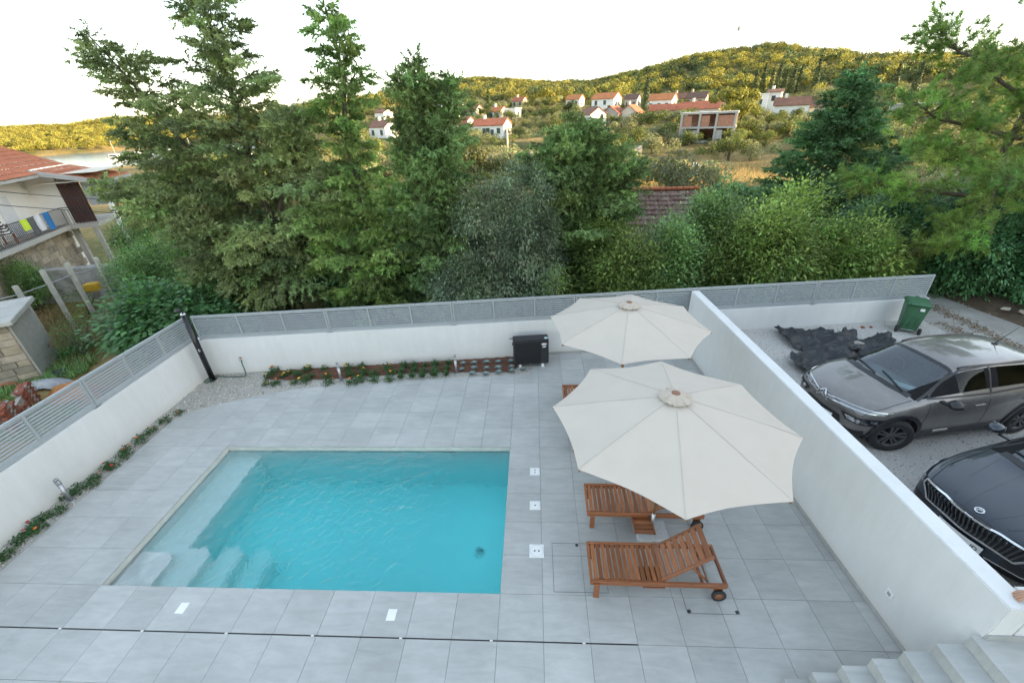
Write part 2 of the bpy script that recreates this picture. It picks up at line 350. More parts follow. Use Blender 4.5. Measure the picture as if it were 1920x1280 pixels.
# water: one closed body that fills the basin; refraction, ripples, absorption
def water_mat():
    m, n, p = new_mat('pool_water'); L = n.links; n.nodes.remove(p)
    gl = N(n,'BsdfRefraction', IOR=1.10, Roughness=0.0); gl.inputs[0].default_value = (1,1,1,1)
    gs = N(n,'BsdfGlossy', Roughness=0.02); gs.inputs[0].default_value = (1,1,1,1)
    fr = N(n,'Fresnel', IOR=1.33); ms = N(n,'MixShader')
    ge = N(n,'NewGeometry')
    n1 = N(n,'TexNoise', Scale=6.0, Detail=4, Roughness=.6, Distortion=.8); L.new(ge.outputs['Position'], n1.inputs['Vector'])
    n2 = N(n,'TexNoise', Scale=9, Detail=2, Distortion=.4); L.new(ge.outputs['Position'], n2.inputs['Vector'])
    # ripples die down towards the calm right-hand end
    sx = N(n,'SeparateXYZ'); L.new(ge.outputs['Position'], sx.inputs[0])
    mr = N(n,'MapRange'); L.new(sx.outputs[0], mr.inputs[0]); mr.inputs[1].default_value = -2.2; mr.inputs[2].default_value = -.6; mr.inputs[3].default_value = 1; mr.inputs[4].default_value = .22
    ad = N(n,'Math', operation='MULTIPLY_ADD'); L.new(n2.outputs[0], ad.inputs[0]); ad.inputs[1].default_value = .35; L.new(n1.outputs[0], ad.inputs[2])
    mu = N(n,'Math', operation='MULTIPLY'); L.new(ad.outputs[0], mu.inputs[0]); L.new(mr.outputs[0], mu.inputs[1])
    bp = N(n,'Bump', Strength=1, Distance=.085); L.new(mu.outputs[0], bp.inputs['Height'])
    for x in (gl, gs, fr): L.new(bp.outputs[0], x.inputs['Normal'])
    L.new(fr.outputs[0], ms.inputs[0]); L.new(gl.outputs[0], ms.inputs[1]); L.new(gs.outputs[0], ms.inputs[2])
    L.new(ms.outputs[0], n.nodes['Material Output'].inputs['Surface'])
    va = N(n,'VolumeAbsorption', Density=1.0); va.inputs[0].default_value = (.36,.975,.998,1); va.inputs[1].default_value = 1.0
    L.new(va.outputs[0], n.nodes['Material Output'].inputs['Volume'])
    return m
wt = MB(); wt.bbox((PX0-.1,PY0-.1,D_-.1),(PX1+.1,PY1+.1,WZ))
tag(wt.build('pool_water', water_mat()), kind='structure')

# covers let into the tiles
def cover(x, y, s, holes, label):
    t = empty('cover_plate', (x,y,0), 0, label, 'cover', 'white square covers beside the pool')
    MB().bbox((-s/2,-s/2,-.002),(s/2,s/2,.005)).build('plate', M['plate'], t, bevel=.002)
    MB().lathe([(s*.44,.0035),(s*.44,.0062),(s*.46,.0062),(s*.46,.0035)], 32).build('lid_ring', mat('lid_groove',(.5,.5,.49),.5), t)
    for hx in holes: MB().lathe([(0,.0072),(.012,.0072),(.014,.005)], 10, (hx[0],hx[1],0)).build('finger_hole', M['dark'], t)
cover(-.05,5.80,.185,[(0,.03),(0,-.03)],'white square cover plate farthest from the stairs, right of the pool')
cover(-.05,5.02,.185,[(0,0)],'white square cover plate with one dark dot, middle one right of the pool')
cover(-.03,4.16,.225,[(-.03,0),(.035,0)],'largest white square cover plate with two finger holes, nearest of three beside pool')
for x, y, lb in ((-5.07,3.19,'small white rectangular plate in the tiles below the pool steps'),(-2.03,3.17,'small white rectangular plate in the tiles below the middle of the pool')):
    t = MB().bbox((-.062,-.075,-.002),(.062,.075,.005)).build('light_plate', M['plate'], None, bevel=.002, loc=(x,y,0))
    tag(t, lb, 'plate', 'small white plates in front of the pool')
def hatch(x0, y0, x1, y1, corners, label):
    t = empty('inspection_hatch', (x0,y0,0), 0, label, 'hatch'); w_, h_ = x1-x0, y1-y0; b = MB(); e = .005
    b.bbox((0,0,-.004),(w_,e,.0022)); b.bbox((0,h_-e,-.004),(w_,h_,.0022)); b.bbox((0,e,-.004),(e,h_-e,.0022)); b.bbox((w_-e,e,-.004),(w_,h_-e,.0022))
    b.build('frame', mat('hatch_frame',(.10,.105,.11),.5), t)
    for cx, cy_ in corners: MB().box((cx-x0,cy_-y0,.002),(.045,.04,.004),.3).build('lift_socket', M['dark'], t)
hatch(.21,3.53,.98,4.30,[(.60,4.27)],'square tiled inspection hatch under the foot of the nearest sun lounger')
hatch(1.99,3.28,2.68,4.05,[(2.02,3.31),(2.65,3.31)],'square tiled inspection hatch under the wheels of the nearest sun lounger')

# ------------------------------------------------------------------ walls
def wall_thing(name, poly, z0, z1, label):
    t = MB().prism(poly, z0, z1).build(name, M['white'], None, bevel=.012, seg=2); return tag(t, label, 'wall')
T = .2
WT = 1.06
wall_thing('garden_wall', [(-8.9-T,.0),(-8.9,.0),(-8.9,BW(-8.9)),(-8.9-T,BW(-8.9)+T)], -1.6, WT, 'white rendered garden wall on the left side of the terrace')
wall_thing('garden_wall', [(-8.898,BW(-8.898)+.001),(10.85,BW(10.85)),(10.85,BW(10.85)+T),(-9.09,BW(-9.09)+T)], -1.6, WT, 'long white rendered garden wall behind the planting bed and the bin')
wall_thing('dividing_wall', [(DIV(2.47),2.47),(DIV(2.47)+.24,2.47),(DIV(10.62)+.2,BW(4.3)-.003),(DIV(10.62),BW(4.1)-.003)], -.3, 1.68, 'tall white rendered dividing wall between the pool terrace and the parked cars')
wall_thing('landing_wall', [(DIV(2.47)+.243,2.47),(6.6,2.47),(6.6,2.70),(DIV(2.47)+.243,2.70)], -.3, 1.68, 'white rendered low wall beside the top landing of the stairs')
MB().bbox((DIV(2.47)+.0,2.452,1.163),(6.6,2.468,1.235)).build('skirting', M['tile'], bpy.data.objects['landing_wall'])
# grey skirting along the dividing wall and behind the heat pump
MB().prism([(DIV(2.52)-.010,2.52),(DIV(2.52)-.001,2.52),(DIV(10.4)-.001,10.4),(DIV(10.4)-.010,10.4)], 0, .07).build('skirting', M['tile'], bpy.data.objects['dividing_wall'])
MB().prism([(.2,BW(.2)-.010),(4.1,BW(4.1)-.010),(4.1,BW(4.1)-.001),(.2,BW(.2)-.001)], 0, .07).build('skirting', M['tile'], bpy.data.objects['garden_wall.001'])

# stairs up to the landing
stairs = empty('stairs', (2.8,2.5,0), 0, 'grey tiled stairs climbing to the right along the end of the dividing wall', 'stairs')
for k in range(7):
    xk = .262*k; zk = .166*(k+1)
    xe = xk+.262 if k < 6 else 4.0
    b = MB(); b.bbox((xk+.012,-1.7,zk-.166+.0 if k else 0),(xe+.012,0,zk-.014)); b.build('riser', M['tile'], stairs)
    n_ = 3
    for q_ in range(n_):
        y1 = -.6*q_-.001; y0 = max(-1.7,-.6*(q_+1)+.001)
        if k < 6: MB().bbox((xk,y0,zk-.0135),(xe+.010,y1,zk)).build('tread', M['tile'], stairs, bevel=.002)
        else:
            for r_ in range(6): MB().bbox((xk+.6*r_+.002,y0,zk-.0135),(xk+.6*(r_+1),y1,zk)).build('tread', M['tile'], stairs, bevel=.002)

# ------------------------------------------------------------------ louvred fences on the walls
def slat_mesh(Lb):
    return MB().box((0,0,0),(Lb,.042,.008),0,Matrix.Rotation(R(36),3,'X')).mesh('slat', M['fence'])
def fence_panel(p, q, label, nb=3):
    p = Vector((p[0],p[1],WT)); q = Vector((q[0],q[1],WT)); L_ = (q-p).length; rz = math.atan2(q.y-p.y,q.x-p.x)
    t = empty('fence_panel', p, rz, label, 'fence', 'louvred grey fence panels on the white walls')
    H_ = .67; g = .012
    MB().bbox((0,-.02,H_-.055),(L_,.02,H_)).build('top_rail', M['fence'], t, bevel=.003)
    MB().bbox((0,-.02,.006),(L_,.02,.085)).build('bottom_rail', M['fence'], t, bevel=.003)
    bl = L_/nb; pm = MB().bbox((-.021,-.022,.002),(.021,.022,H_-.002)).mesh('post', M['fence'], bevel=.003)
    for k in range(nb+1):
        x = bl*k; x = x+.024 if k == 0 else x-.024 if k == nb else x
        link('post', pm, t, (x,0,0))
    sm = slat_mesh(bl-.05)
    for k in range(nb):
        for s_ in range(9): link('slat', sm, t, (bl*(k+.5),0,.112+.0605*s_))
    for x in (.03,L_-.03): MB().bbox((x-.04,-.05,-.004),(x+.04,.03,.004)).build('foot_bracket', M['steel'], t)
fy = .06
bx = [-8.84,-5.45,-2.19,1.06,4.32,7.56,10.75]
bl_ = ['nearest the black shower post','behind the flowering bed','behind the succulents and the black heat pump','left of the dividing wall','right of the dividing wall','at the right end, beside the green bin']
for i in range(6): fence_panel((bx[i]+.004,BW(bx[i])+fy),(bx[i+1]-.004,BW(bx[i+1])+fy),'louvred grey fence panel on the back wall '+bl_[i])
ly = [9.31,6.47,3.24,.05]
ll_ = ['next to the shower post corner','in the middle, above the flower strip','nearest the camera, at the left edge']
for i in range(3): fence_panel((-8.9-fy,ly[i+1]+.004),(-8.9-fy,ly[i]-.004),'louvred grey fence panel on the left wall '+ll_[i])
# ------------------------------------------------------------------ parasols
def parasol(x, y, r, zr, zt, a0, tilt, label):
    t = empty('parasol', (x,y,0), 0, label, 'parasol', 'ecru octagonal parasols over the sun loungers')
    n = 8; V = []; F = []; nr = 14; ns = 10
    T_ = Matrix.Translation((0,0,zt)) @ Matrix.Rotation(tilt[0],4,'X') @ Matrix.Rotation(tilt[1],4,'Y')
    def pt(k, u, s_):       # panel k, u across (0..1), s from hub (0) to rim (1)
        a = a0+2*math.pi*k/n; b = a+2*math.pi/n
        p0 = Vector((math.cos(a),math.sin(a),0)); p1 = Vector((math.cos(b),math.sin(b),0))
        p = p0.lerp(p1,u)*(r*s_)
        e = 1-(2*u-1)**2
        p -= p.normalized()*(.035*e*s_**3*r) if p.length > 1e-6 else Vector()
        z = -(zt-zr)*(.86*s_+.14*s_*s_)-.010*e*s_*(1-.35*s_)
        z += .004*math.sin(9*u+k*2.1+7*s_)*s_*s_
        return T_ @ Vector((p.x,p.y,z))
    for k in range(n):
        b = len(V)
        for i in range(nr+1):
            for j in range(ns+1): V.append(pt(k, j/ns, .03+.97*i/nr))
        for i in range(nr):
            for j in range(ns):
                q = b+i*(ns+1)+j; F.append((q,q+1,q+ns+2,q+ns+1))
    me = bpy.data.meshes.new('canopy'); me.from_pydata([tuple(v) for v in V],[],F); me.polygons.foreach_set('use_smooth',[True]*len(F)); me.materials.append(M['canvas'])
    bm = bmesh.new(); bm.from_mesh(me); bmesh.ops.recalc_face_normals(bm, faces=bm.faces); bm.to_mesh(me); bm.free()
    canopy = link('canopy', me, t); so = canopy.modifiers.new('thickness','SOLIDIFY'); so.thickness = .004; so.use_rim = False
    for k in range(n):                                  # stitched seam along each rib
        sm = MB(); pts = [pt(k,0,s_/12)+Vector((0,0,.003)) for s_ in range(1,13)]
        for i in range(11): sm.bar(pts[i],pts[i+1],.006,.002)
        sm.build('seam', mat_seam, canopy)
        rb = MB(); tip = pt(k,0,.995)-Vector((0,0,.03)); root = T_ @ Vector((0,0,-.06))
        rb.bar(root,tip,.02,.028); rb.build('rib', M['pole_wood'], t)
        stt = MB(); stt.bar(pt(k,0,.5)-Vector((0,0,.04)), T_ @ Vector((0,0,-.62)),.015,.02); stt.build('strut', M['pole_wood'], t)
    # ruffled vent cap over the hub
    vn = MB(); pts = []; n2 = 56; rings = [(.045,.06),(.08,.055),(.13,.042),(.175,.032),(.205,.012)]
    for ri,(rr,zz) in enumerate(rings):
        for j in range(n2):
            a = 2*math.pi*j/n2; wv = (math.sin(8*a+1.0)*.6+math.sin(13*a+2.2)*.5+.4*math.sin(5*a))*(ri/4.0)
            rj = rr*(1+.10*wv); p = T_ @ Vector((rj*math.cos(a),rj*math.sin(a),zz-.30*rr*.35+.020*wv+.006*math.sin(21*a)*ri/4)); pts.append(p)
    vn.add(pts,[(i*n2+j,i*n2+(j+1)%n2,(i+1)*n2+(j+1)%n2,(i+1)*n2+j) for i in range(4) for j in range(n2)],True)
    v = vn.build('vent_cap', mat_vent, t); so = v.modifiers.new('thickness','SOLIDIFY'); so.thickness = .003; so.use_rim = False
    MB().lathe([(.058,0),(.062,.012),(.055,.03),(.03,.036),(0,.037)],20,T_ @ Vector((0,0,.028)),T_.to_3x3()).build('finial', mat('brown_finial',(.22,.10,.055),.45), t)
    MB().tube([(0,0,.42),(0,0,zt-.03)],.024,14).build('pole', M['pole_wood'], t)
    MB().tube([(0,0,.05),(0,0,.45)],.030,14).build('steel_sleeve', M['steel'], t)
    MB().tube([(-.03,0,.38),(-.085,0,.38)],[.008,.012],8).build('clamp_knob', M['dark'], t)
    MB().box((0,0,.035),(.48,.36,.07)).build('base_slab', M['terrazzo'], t, bevel=.006)
    MB().lathe([(.06,.07),(.06,.078),(.034,.085),(.034,.10)],16).build('base_collar', M['steel'], t)
    return t
mat_seam = mat('canvas_seam',(.46,.43,.39),.9,.05,5)
mat_vent = mat('canvas_vent',(.47,.405,.335),.85,.05,5)
parasol(1.80,4.52,1.60,2.27,2.68,-.183+math.pi,(-.012,.018),'large ecru parasol nearest the camera, over the two nearer sun loungers')
parasol(1.80,7.50,1.55,2.25,2.66,-.249+math.pi,(0,0),'ecru parasol farther away, standing beside the dividing wall near the fence')

# ------------------------------------------------------------------ sun loungers (x = from foot to head)
def lounger(x, y, rz, back, label, tray):
    t = empty('sun_lounger', (x,y,0), rz, label, 'sun lounger', 'slatted hardwood sun loungers in a row')
    L_, W_, h = 1.83, .58, .325
    tk, tx = M['teak'], M['teak_x']
    for s_ in (-1,1): MB().bbox((0,s_*W_/2-.02,h-.075),(L_,s_*W_/2+.02,h)).build('side_rail', tk, t, bevel=.005)
    for xx in (.0,L_-.035): MB().bbox((xx,-W_/2+.02,h-.07),(xx+.035,W_/2-.02,h-.006)).build('end_rail', tx, t, bevel=.004)
    MB().bbox((L_-.33,-W_/2+.02,h-.065),(L_-.295,W_/2-.02,h-.03)).build('cross_rail', tx, t, bevel=.004)
    for s_ in (-1,1):
        MB().bbox((.05,s_*W_/2-.048,0),(.125,s_*W_/2-.0205,h-.03)).build('leg', tk, t, bevel=.004)
        MB().bbox((L_-.14,s_*(W_/2-.03)-.016,.07),(L_-.03,s_*(W_/2-.03)+.016,h-.07)).build('wheel_bracket', tk, t, bevel=.005)
        wh = MB().lathe([(.062,-.017),(.092,-.021),(.098,-.008),(.098,.008),(.092,.021),(.062,.017)],28,(0,0,0),Matrix.Rotation(R(90),3,'X'),cap=False).build('wheel', M['rubber'], t, loc=(L_-.085,s_*(W_/2+.022),.098))
        MB().lathe([(0,-.016),(.064,-.016),(.064,.016),(.018,.018),(0,.021)],24,(0,0,0),Matrix.Rotation(R(90*s_),3,'X')).build('wheel_disc', tk, wh)
    hx = .98                                                       # hinge of the backrest
    nS = 13; pitch = (hx-.04)/nS
    sl = MB().box((0,0,0),(pitch-.018,W_-.05,.018)).mesh('slat', tx, bevel=.004)
    for k in range(nS): link('slat', sl, t, (.045+pitch*(k+.5),0,h-.012))
    for s_ in (-1,1): MB().bbox((.05,s_*(W_/2-.035)-.015,h-.045),(hx,s_*(W_/2-.035)+.015,h-.0215)).build('slat_bearer', tk, t)
    bl = L_-hx-.06; ca, sa = math.cos(back), math.sin(back); Rm = Matrix.Rotation(-back,3,'Y')
    br = empty('backrest', (hx,0,h-.02)); br.parent = t; br.rotation_euler = (0,-back,0)
    for s_ in (-1,1): MB().bbox((0,s_*(W_/2-.045)-.018,-.02),(bl,s_*(W_/2-.045)+.018,.022)).build('back_rail', tk, br, bevel=.005)
    nb = 8; pb = bl/nb; sb = MB().box((0,0,0),(pb-.022,W_-.13,.016)).mesh('slat', M['teak_x'], bevel=.004)
    for k in range(nb): link('slat', sb, br, (pb*(k+.5),0,.012))
    if back > .1:
        for s_ in (-1,1):
            MB().bar((hx+ca*bl*.55,s_*(W_/2-.085),h-.03+sa*bl*.55),(hx+bl*.78,s_*(W_/2-.085),h-.06),.022,.028).build('prop', tk, t, bevel=.003)
        MB().tube([(hx+bl*.78,-W_/2+.06,h-.055),(hx+bl*.78,W_/2-.06,h-.055)],.011,8).build('prop_bar', tk, t)
    if tray:
        tr = MB(); tr.bbox((.86-.15,-W_/2-.30,h-.10),(.86+.15,-W_/2+.1,h-.088))
        to = tr.build('side_tray', tk, t, bevel=.003)
        for yy in (-W_/2-.30,-W_/2-.22,-W_/2-.14): MB().bbox((.71,yy,h-.087),(1.01,yy+.065,h-.072)).build('tray_slat', tk, to, bevel=.003)
        for xx in (.705,1.0): MB().bbox((xx,-W_/2-.305,h-.105),(xx+.016,-W_/2-.02,h-.06)).build('tray_side', tk, to)
    else:
        MB().bbox((.86-.15,-W_/2-.026,h-.10),(.86+.15,W_/2-.3,h-.082)).build('side_tray', tk, t, bevel=.003)
    return t
lounger(.71,3.80,-.012,R(42),'hardwood sun lounger nearest the camera with its backrest raised',False)
lounger(.79,4.92,-.02,R(30),'hardwood sun lounger with side tray, half hidden under the nearer parasol',True)
lounger(.66,6.66,-.0,R(30),'hardwood sun lounger mostly hidden behind the nearer parasol, second from back',False)
lounger(.60,7.90,0,R(30),'farthest hardwood sun lounger, only its foot end shows left of the parasols',False)

# ------------------------------------------------------------------ heat pump
hp = empty('heat_pump', (-.14,BW(-.1)-.46,0), math.atan(.0963), 'black boxy heat pump unit standing against the back wall', 'heat pump')
MB().bbox((-.46,-.16,.09),(.46,.17,.80)).build('casing', mat('black_casing',(.022,.023,.026),.38,.2,5), hp, bevel=.012, seg=2)
g_ = MB()
for k in range(26): g_.bbox((-.42,-.168,.14+.0235*k),(.24,-.1605,.1445+.0235*k))
for k in range(8): g_.bbox((-.42+.094*k,-.17,.13),(-.415+.094*k,-.1635,.745))
g_.build('grille', M['black'], hp)
MB().lathe([(.05,-.161),(.27,-.1615),(.275,-.159)],32,(-.09,0,.44),Matrix.Rotation(R(0),3,'X')).mesh if False else None
MB().bbox((.25,-.1625,.10),(.255,-.1595,.79)).build('panel_seam', M['black'], hp)
lb = mat('pale_label',(.62,.64,.66),.4)
for z_, a_ in ((.675,.075),(.60,.055)): MB().lathe([(0,.004),(a_*.92,.004),(a_,0)],22,(.34,-.1605,z_),Matrix.Rotation(R(90),3,'X') @ Matrix.Diagonal((1,.45,1))).build('badge', lb, hp)
MB().lathe([(0,.004),(.05,.004),(.055,0)],18,(.40,-.05,.8005),Matrix.Diagonal((1,.9,1))).build('top_badge', mat('pale_teal_label',(.42,.56,.56),.4), hp)
for x_ in (-.30,.30): MB().bbox((x_-.04,-.19,0),(x_+.04,.19,.035)).bbox((x_-.025,-.17,.035),(x_+.025,.17,.09)).build('foot', M['plate'], hp, bevel=.005)

# ------------------------------------------------------------------ solar shower post with hose, tap
sh = empty('shower_post', (-8.66,9.0,0), 0, 'tall black shower post leaning in the wall corner', 'shower')
MB().tube([(0,0,.02),(0,0,1.93)],.066,20).build('column', mat('shower_black',(.012,.012,.014),.22,.1,4), sh)
MB().lathe([(.10,0),(.10,.025),(.068,.03)],20).build('base', M['black'], sh)
MB().lathe([(.069,1.93),(.071,1.955),(.04,1.975),(0,1.98)],18).build('cap', M['chrome'], sh)
MB().tube([(0,0,1.96),(-.0,-.0,2.05),(.01,-.05,2.10),(.02,-.13,2.10)],[.02,.02,.022,.03],10).tube([(.02,-.13,2.115),(.022,-.135,2.06)],[.07,.075],16).build('shower_head', M['black'], sh)
MB().tube([(.04,-.05,.95),(.08,-.10,.95)],[.02,.024],10).tube([(.075,-.10,.92),(.085,-.11,1.02)],[.012,.01],8).build('mixer_tap', M['chrome'], sh)
gm = mat('hose_green',(.012,.075,.05),.4,.15,12)
def hose_pts(ctrl, n=10):
    out = []; c = [Vector(p) for p in ctrl]
    for i in range(len(c)-1):
        p0, p1, p2, p3 = c[max(i-1,0)], c[i], c[i+1], c[min(i+2,len(c)-1)]
        for k in range(n):
            t = k/n; out.append(.5*((2*p1)+(-p0+p2)*t+(2*p0-5*p1+4*p2-p3)*t*t+(-p0+3*p1-3*p2+p3)*t**3))
    return out+[c[-1]]
hs = MB().tube(hose_pts([(-7.93,BW(-7.9)-.05,.42),(-7.90,BW(-7.9)-.11,.34),(-7.86,9.22,.15),(-7.86,9.16,.022),(-8.1,9.13,.018),(-8.45,9.14,.018),(-8.72,9.16,.02),(-8.83,9.05,.02),(-8.80,8.87,.02),(-8.68,8.84,.03),(-8.62,8.93,.08)]),.013,8).build('garden_hose', gm)
tag(hs,'dark green garden hose from the wall tap to the shower post','hose')
tp = empty('wall_tap', (-7.94,BW(-7.94),.46), 0, 'small brass and red tap on the back wall above the hose', 'tap')
MB().tube([(0,.0,0),(0,-.06,0),(0,-.085,-.02),(0,-.09,-.05)],.012,10).build('spout', mat('brass',(.55,.38,.16),.35,.1,8,metal=1), tp)
MB().bar((-.035,-.05,.035),(.035,-.05,.035),.02,.012).tube([(0,-.05,0),(0,-.05,.035)],.007,8).build('handle', mat('tap_red',(.30,.03,.025),.4), tp)

# ------------------------------------------------------------------ bollard lights
def bollard(x, y, label):
    t = empty('bollard_light', (x,y,0), .4, label, 'garden light', 'slim grey bollard lights in the planting beds')
    MB().tube([(0,0,.012),(0,0,.42)],.034,16).build('post', M['steel'], t)
    MB().lathe([(.06,0),(.06,.012),(.036,.016)],16).build('base_flange', M['steel'], t)
    MB().tube([(0,0,.42),(0,0,.52)],.026,14).build('lens', mat('frosted_lens',(.55,.57,.58),.25,.05,5), t)
    c_ = MB()
    for a in (.6,2.2,3.9,5.2): c_.bar((.031*math.cos(a),.031*math.sin(a),.42),(.031*math.cos(a),.031*math.sin(a),.52),.012,.006)
    c_.build('cage', M['steel'], t)
    MB().tube([(0,0,.52),(0,0,.555)],.035,16).build('cap', M['steel'], t)
bollard(-8.62,5.02,'slim grey bollard light in the flower strip by the left wall')
bollard(-5.08,8.90,'slim grey bollard light among the yellow flowers of the back bed')
bollard(-2.10,9.22,'slim grey bollard light between the green tufts and the succulents')

# irrigation timer on a stake
ir = empty('irrigation_timer', (-.62,BW(-.62)-.12,0), 0, 'small black irrigation timer on a thin pipe left of the heat pump', 'timer')
MB().tube([(0,0,.0),(0,0,.55)],.010,8).build('pipe', M['black'], ir)
MB().bbox((-.03,-.035,.42),(.075,.03,.50)).build('timer_box', M['black'], ir, bevel=.01, seg=2)
MB().tube([(0,0,.5),(0,0,.62),(-.02,-.02,.64),(-.10,-.03,.64)],.012,8).build('valve_handle', M['black'], ir)

# socket on the dividing wall
sk = empty('wall_socket', (DIV(3.32)-.001,3.32,.47), 0, 'white weatherproof socket box low on the dividing wall', 'socket')
MB().bbox((-.012,-.05,-.05),(0,.05,.05)).build('frame', M['plate'], sk, bevel=.003)
MB().bbox((-.016,-.024,-.024),(-.0122,.024,.024)).build('insert', mat('socket_grey',(.32,.33,.34),.5), sk)

# ------------------------------------------------------------------ wheelie bin
bn = empty('wheelie_bin', (9.98,10.55,.42), R(-30), 'battered green wheelie bin at the right end of the back wall', 'bin')
bn.scale = (.88,.88,.86)
gb = mat('bin_green',(.028,.095,.04),.5,.35,5,c2=(.05,.15,.075),bump=.1)
def taper(b, x0,x1,y0,y1,z0, X0,X1,Y0,Y1,z1):
    b.add([(x0,y0,z0),(x1,y0,z0),(x1,y1,z0),(x0,y1,z0),(X0,Y0,z1),(X1,Y0,z1),(X1,Y1,z1),(X0,Y1,z1)],[(0,3,2,1),(4,5,6,7),(0,1,5,4),(1,2,6,5),(2,3,7,6),(3,0,4,7)]); return b
taper(MB(),-.20,.20,-.20,.20,.05,-.26,.26,-.30,.24,.92).build('body', gb, bn, bevel=.02, seg=2)
taper(MB(),-.285,.285,-.325,.27,.915,-.29,.29,-.33,.275,.955).build('rim', gb, bn, bevel=.01)
taper(MB(),-.29,.29,-.36,.30,.957,-.24,.24,-.30,.25,1.02).build('lid', gb, bn, bevel=.015, seg=2)
MB().tube([(-.2,-.34,.985),(-.2,-.40,.985),(.2,-.40,.985),(.2,-.34,.985)],.015,8).build('handle', gb, bn)
MB().bbox((-.05,.255,1.0),(.05,.30,1.04)).build('lid_hinge', gb, bn, bevel=.01)
for k in range(3): MB().bbox((-.14+.13*k-.012,-.263-.0,.2),(-.14+.13*k+.012,-.235,.8)).build('body_rib', gb, bn)
for s_ in (-1,1):
    wv = MB().lathe([(.05,-.025),(.10,-.028),(.105,0),(.10,.028),(.05,.025)],22,(0,0,0),Matrix.Rotation(R(90),3,'Y'),cap=False).build('wheel', M['rubber'], bn, loc=(s_*.265,-.235,.105))
    MB().lathe([(0,-.02),(.05,-.02),(.05,.02),(0,.026)],16,(0,0,0),Matrix.Rotation(R(90),3,'Y')).build('hub', mat('hub_grey',(.06,.06,.065),.6), wv)
MB().tube([(-.26,-.235,.105),(.26,-.235,.105)],.014,8).build('axle', M['steel'], bn)
MB().bbox((.06,-.313,.78),(.16,-.296,.86)).build('sticker', M['plate'], bn)
# ------------------------------------------------------------------ noise helpers (numpy)
def hash2(i, j, s=0):
    h = (i.astype(np.int64)*374761393+j.astype(np.int64)*668265263+s*144665) & 0x7fffffff
    h = ((h ^ (h >> 13))*1274126177) & 0x7fffffff
    return ((h ^ (h >> 16)) & 0xffff)/65535.0
def vnoise(x, y, s=0):
    x = np.asarray(x,float); y = np.asarray(y,float)
    i = np.floor(x); j = np.floor(y); u = x-i; v = y-j; u = u*u*(3-2*u); v = v*v*(3-2*v)
    a = hash2(i,j,s); b = hash2(i+1,j,s); c = hash2(i,j+1,s); d = hash2(i+1,j+1,s)
    return (a*(1-u)+b*u)*(1-v)+(c*(1-u)+d*u)*v
def fbm(x, y, o=4, s=0):
    t = 0; a = .5; f = 1.0
    for k in range(o): t = t+a*vnoise(x*f+17.3*k, y*f-9.1*k, s+k); a *= .5; f *= 2.03
    return t
def inside(px, py, poly):
    r = np.zeros(px.shape, bool); n = len(poly)
    for i in range(n):
        x0, y0 = poly[i]; x1, y1 = poly[(i+1)%n]
        c = ((y0 > py) != (y1 > py)) & (px < (x1-x0)*(py-y0)/((y1-y0) if y1 != y0 else 1e-9)+x0); r ^= c
    return r
OCT = np.array([(1,0,0),(0,1,0),(-1,0,0),(0,-1,0),(0,0,1),(0,0,-1)],float)
OCTF = np.array([(0,1,4),(1,2,4),(2,3,4),(3,0,4),(1,0,5),(2,1,5),(3,2,5),(0,3,5)])
def pebbles(P, size, cols, flat=.6):
    """P (n,3): one small irregular stone of 8 faces at every point"""
    n = len(P); sz = size*(.6+.8*rng.random((n,1,1)))
    d = OCT[None]*sz*(.7+.6*rng.random((n,6,1))); d[:,:,2] *= flat
    a = rng.random(n)*6.28; ca, sa = np.cos(a)[:,None], np.sin(a)[:,None]
    x = d[:,:,0]*ca-d[:,:,1]*sa; y = d[:,:,0]*sa+d[:,:,1]*ca; d[:,:,0] = x; d[:,:,1] = y
    V = (P[:,None,:]+d).reshape(-1,3); F = (OCTF[None]+6*np.arange(n)[:,None,None]).reshape(-1,3)
    c = np.asarray(cols)[rng.integers(0,len(cols),n)]*(.8+.4*rng.random((n,1))); C = np.repeat(c,6,0)
    return V, F, C
def attr_mat(name, rough=.8, spec=.3):
    m, n, p = new_mat(name); at = N(n,'Attribute', attribute_name='Col'); n.links.new(at.outputs['Color'], p.inputs['Base Color'])
    p.inputs['Roughness'].default_value = rough; p.inputs['Specular IOR Level'].default_value = spec; return m
M['stone'] = attr_mat('loose_stones')

# ------------------------------------------------------------------ planting beds
bed_poly = [(-8.9,.4)]+[(p[0]-.006,p[1]+.004) for p in EDGE]+[(-.118,BW(-.118)),(-8.9,BW(-8.9))]
tag(MB().prism(bed_poly,-.0215,-.006).build('gravel_bed', M['bedgravel']), kind='structure')
SOIL = [(-7.3,9.42),(-.55,BW(-.55)-.02),(-.5,9.5),(-.62,9.25),(-2.3,9.26),(-3.6,9.2),(-5.12,9.0),(-6.4,8.93),(-7.25,9.0)]
nx = 260; ny = 44
gx, gy = np.meshgrid(np.linspace(-7.4,-.45,nx), np.linspace(8.9,10.12,ny))
ins = inside(gx,gy,SOIL) & (gy < BW(gx)-.004); hz = -.004+.03*fbm(gx*6,gy*6,4)+.012*fbm(gx*22,gy*22,2,5)
idx = np.arange(nx*ny).reshape(ny,nx); cc = ins[:-1,:-1]&ins[1:,:-1]&ins[:-1,1:]&ins[1:,1:]
F = np.stack([idx[:-1,:-1],idx[:-1,1:],idx[1:,1:],idx[1:,:-1]],-1)[cc]
tag(link('mulch_bed', fast_mesh('mulch_bed', np.stack([gx,gy,hz],-1).reshape(-1,3), F, M['soil'], True)), kind='structure')
n = 24000
P = np.stack([rng.uniform(-8.9,-.12,n), rng.uniform(2.2,10.1,n), np.full(n,.0)],-1)
ok = inside(P[:,0],P[:,1],bed_poly) & ~(inside(P[:,0],P[:,1],SOIL) & (fbm(P[:,0]*3,P[:,1]*3,3) < .72))
P = P[ok]; P[:,2] += rng.uniform(-.006,.010,len(P))
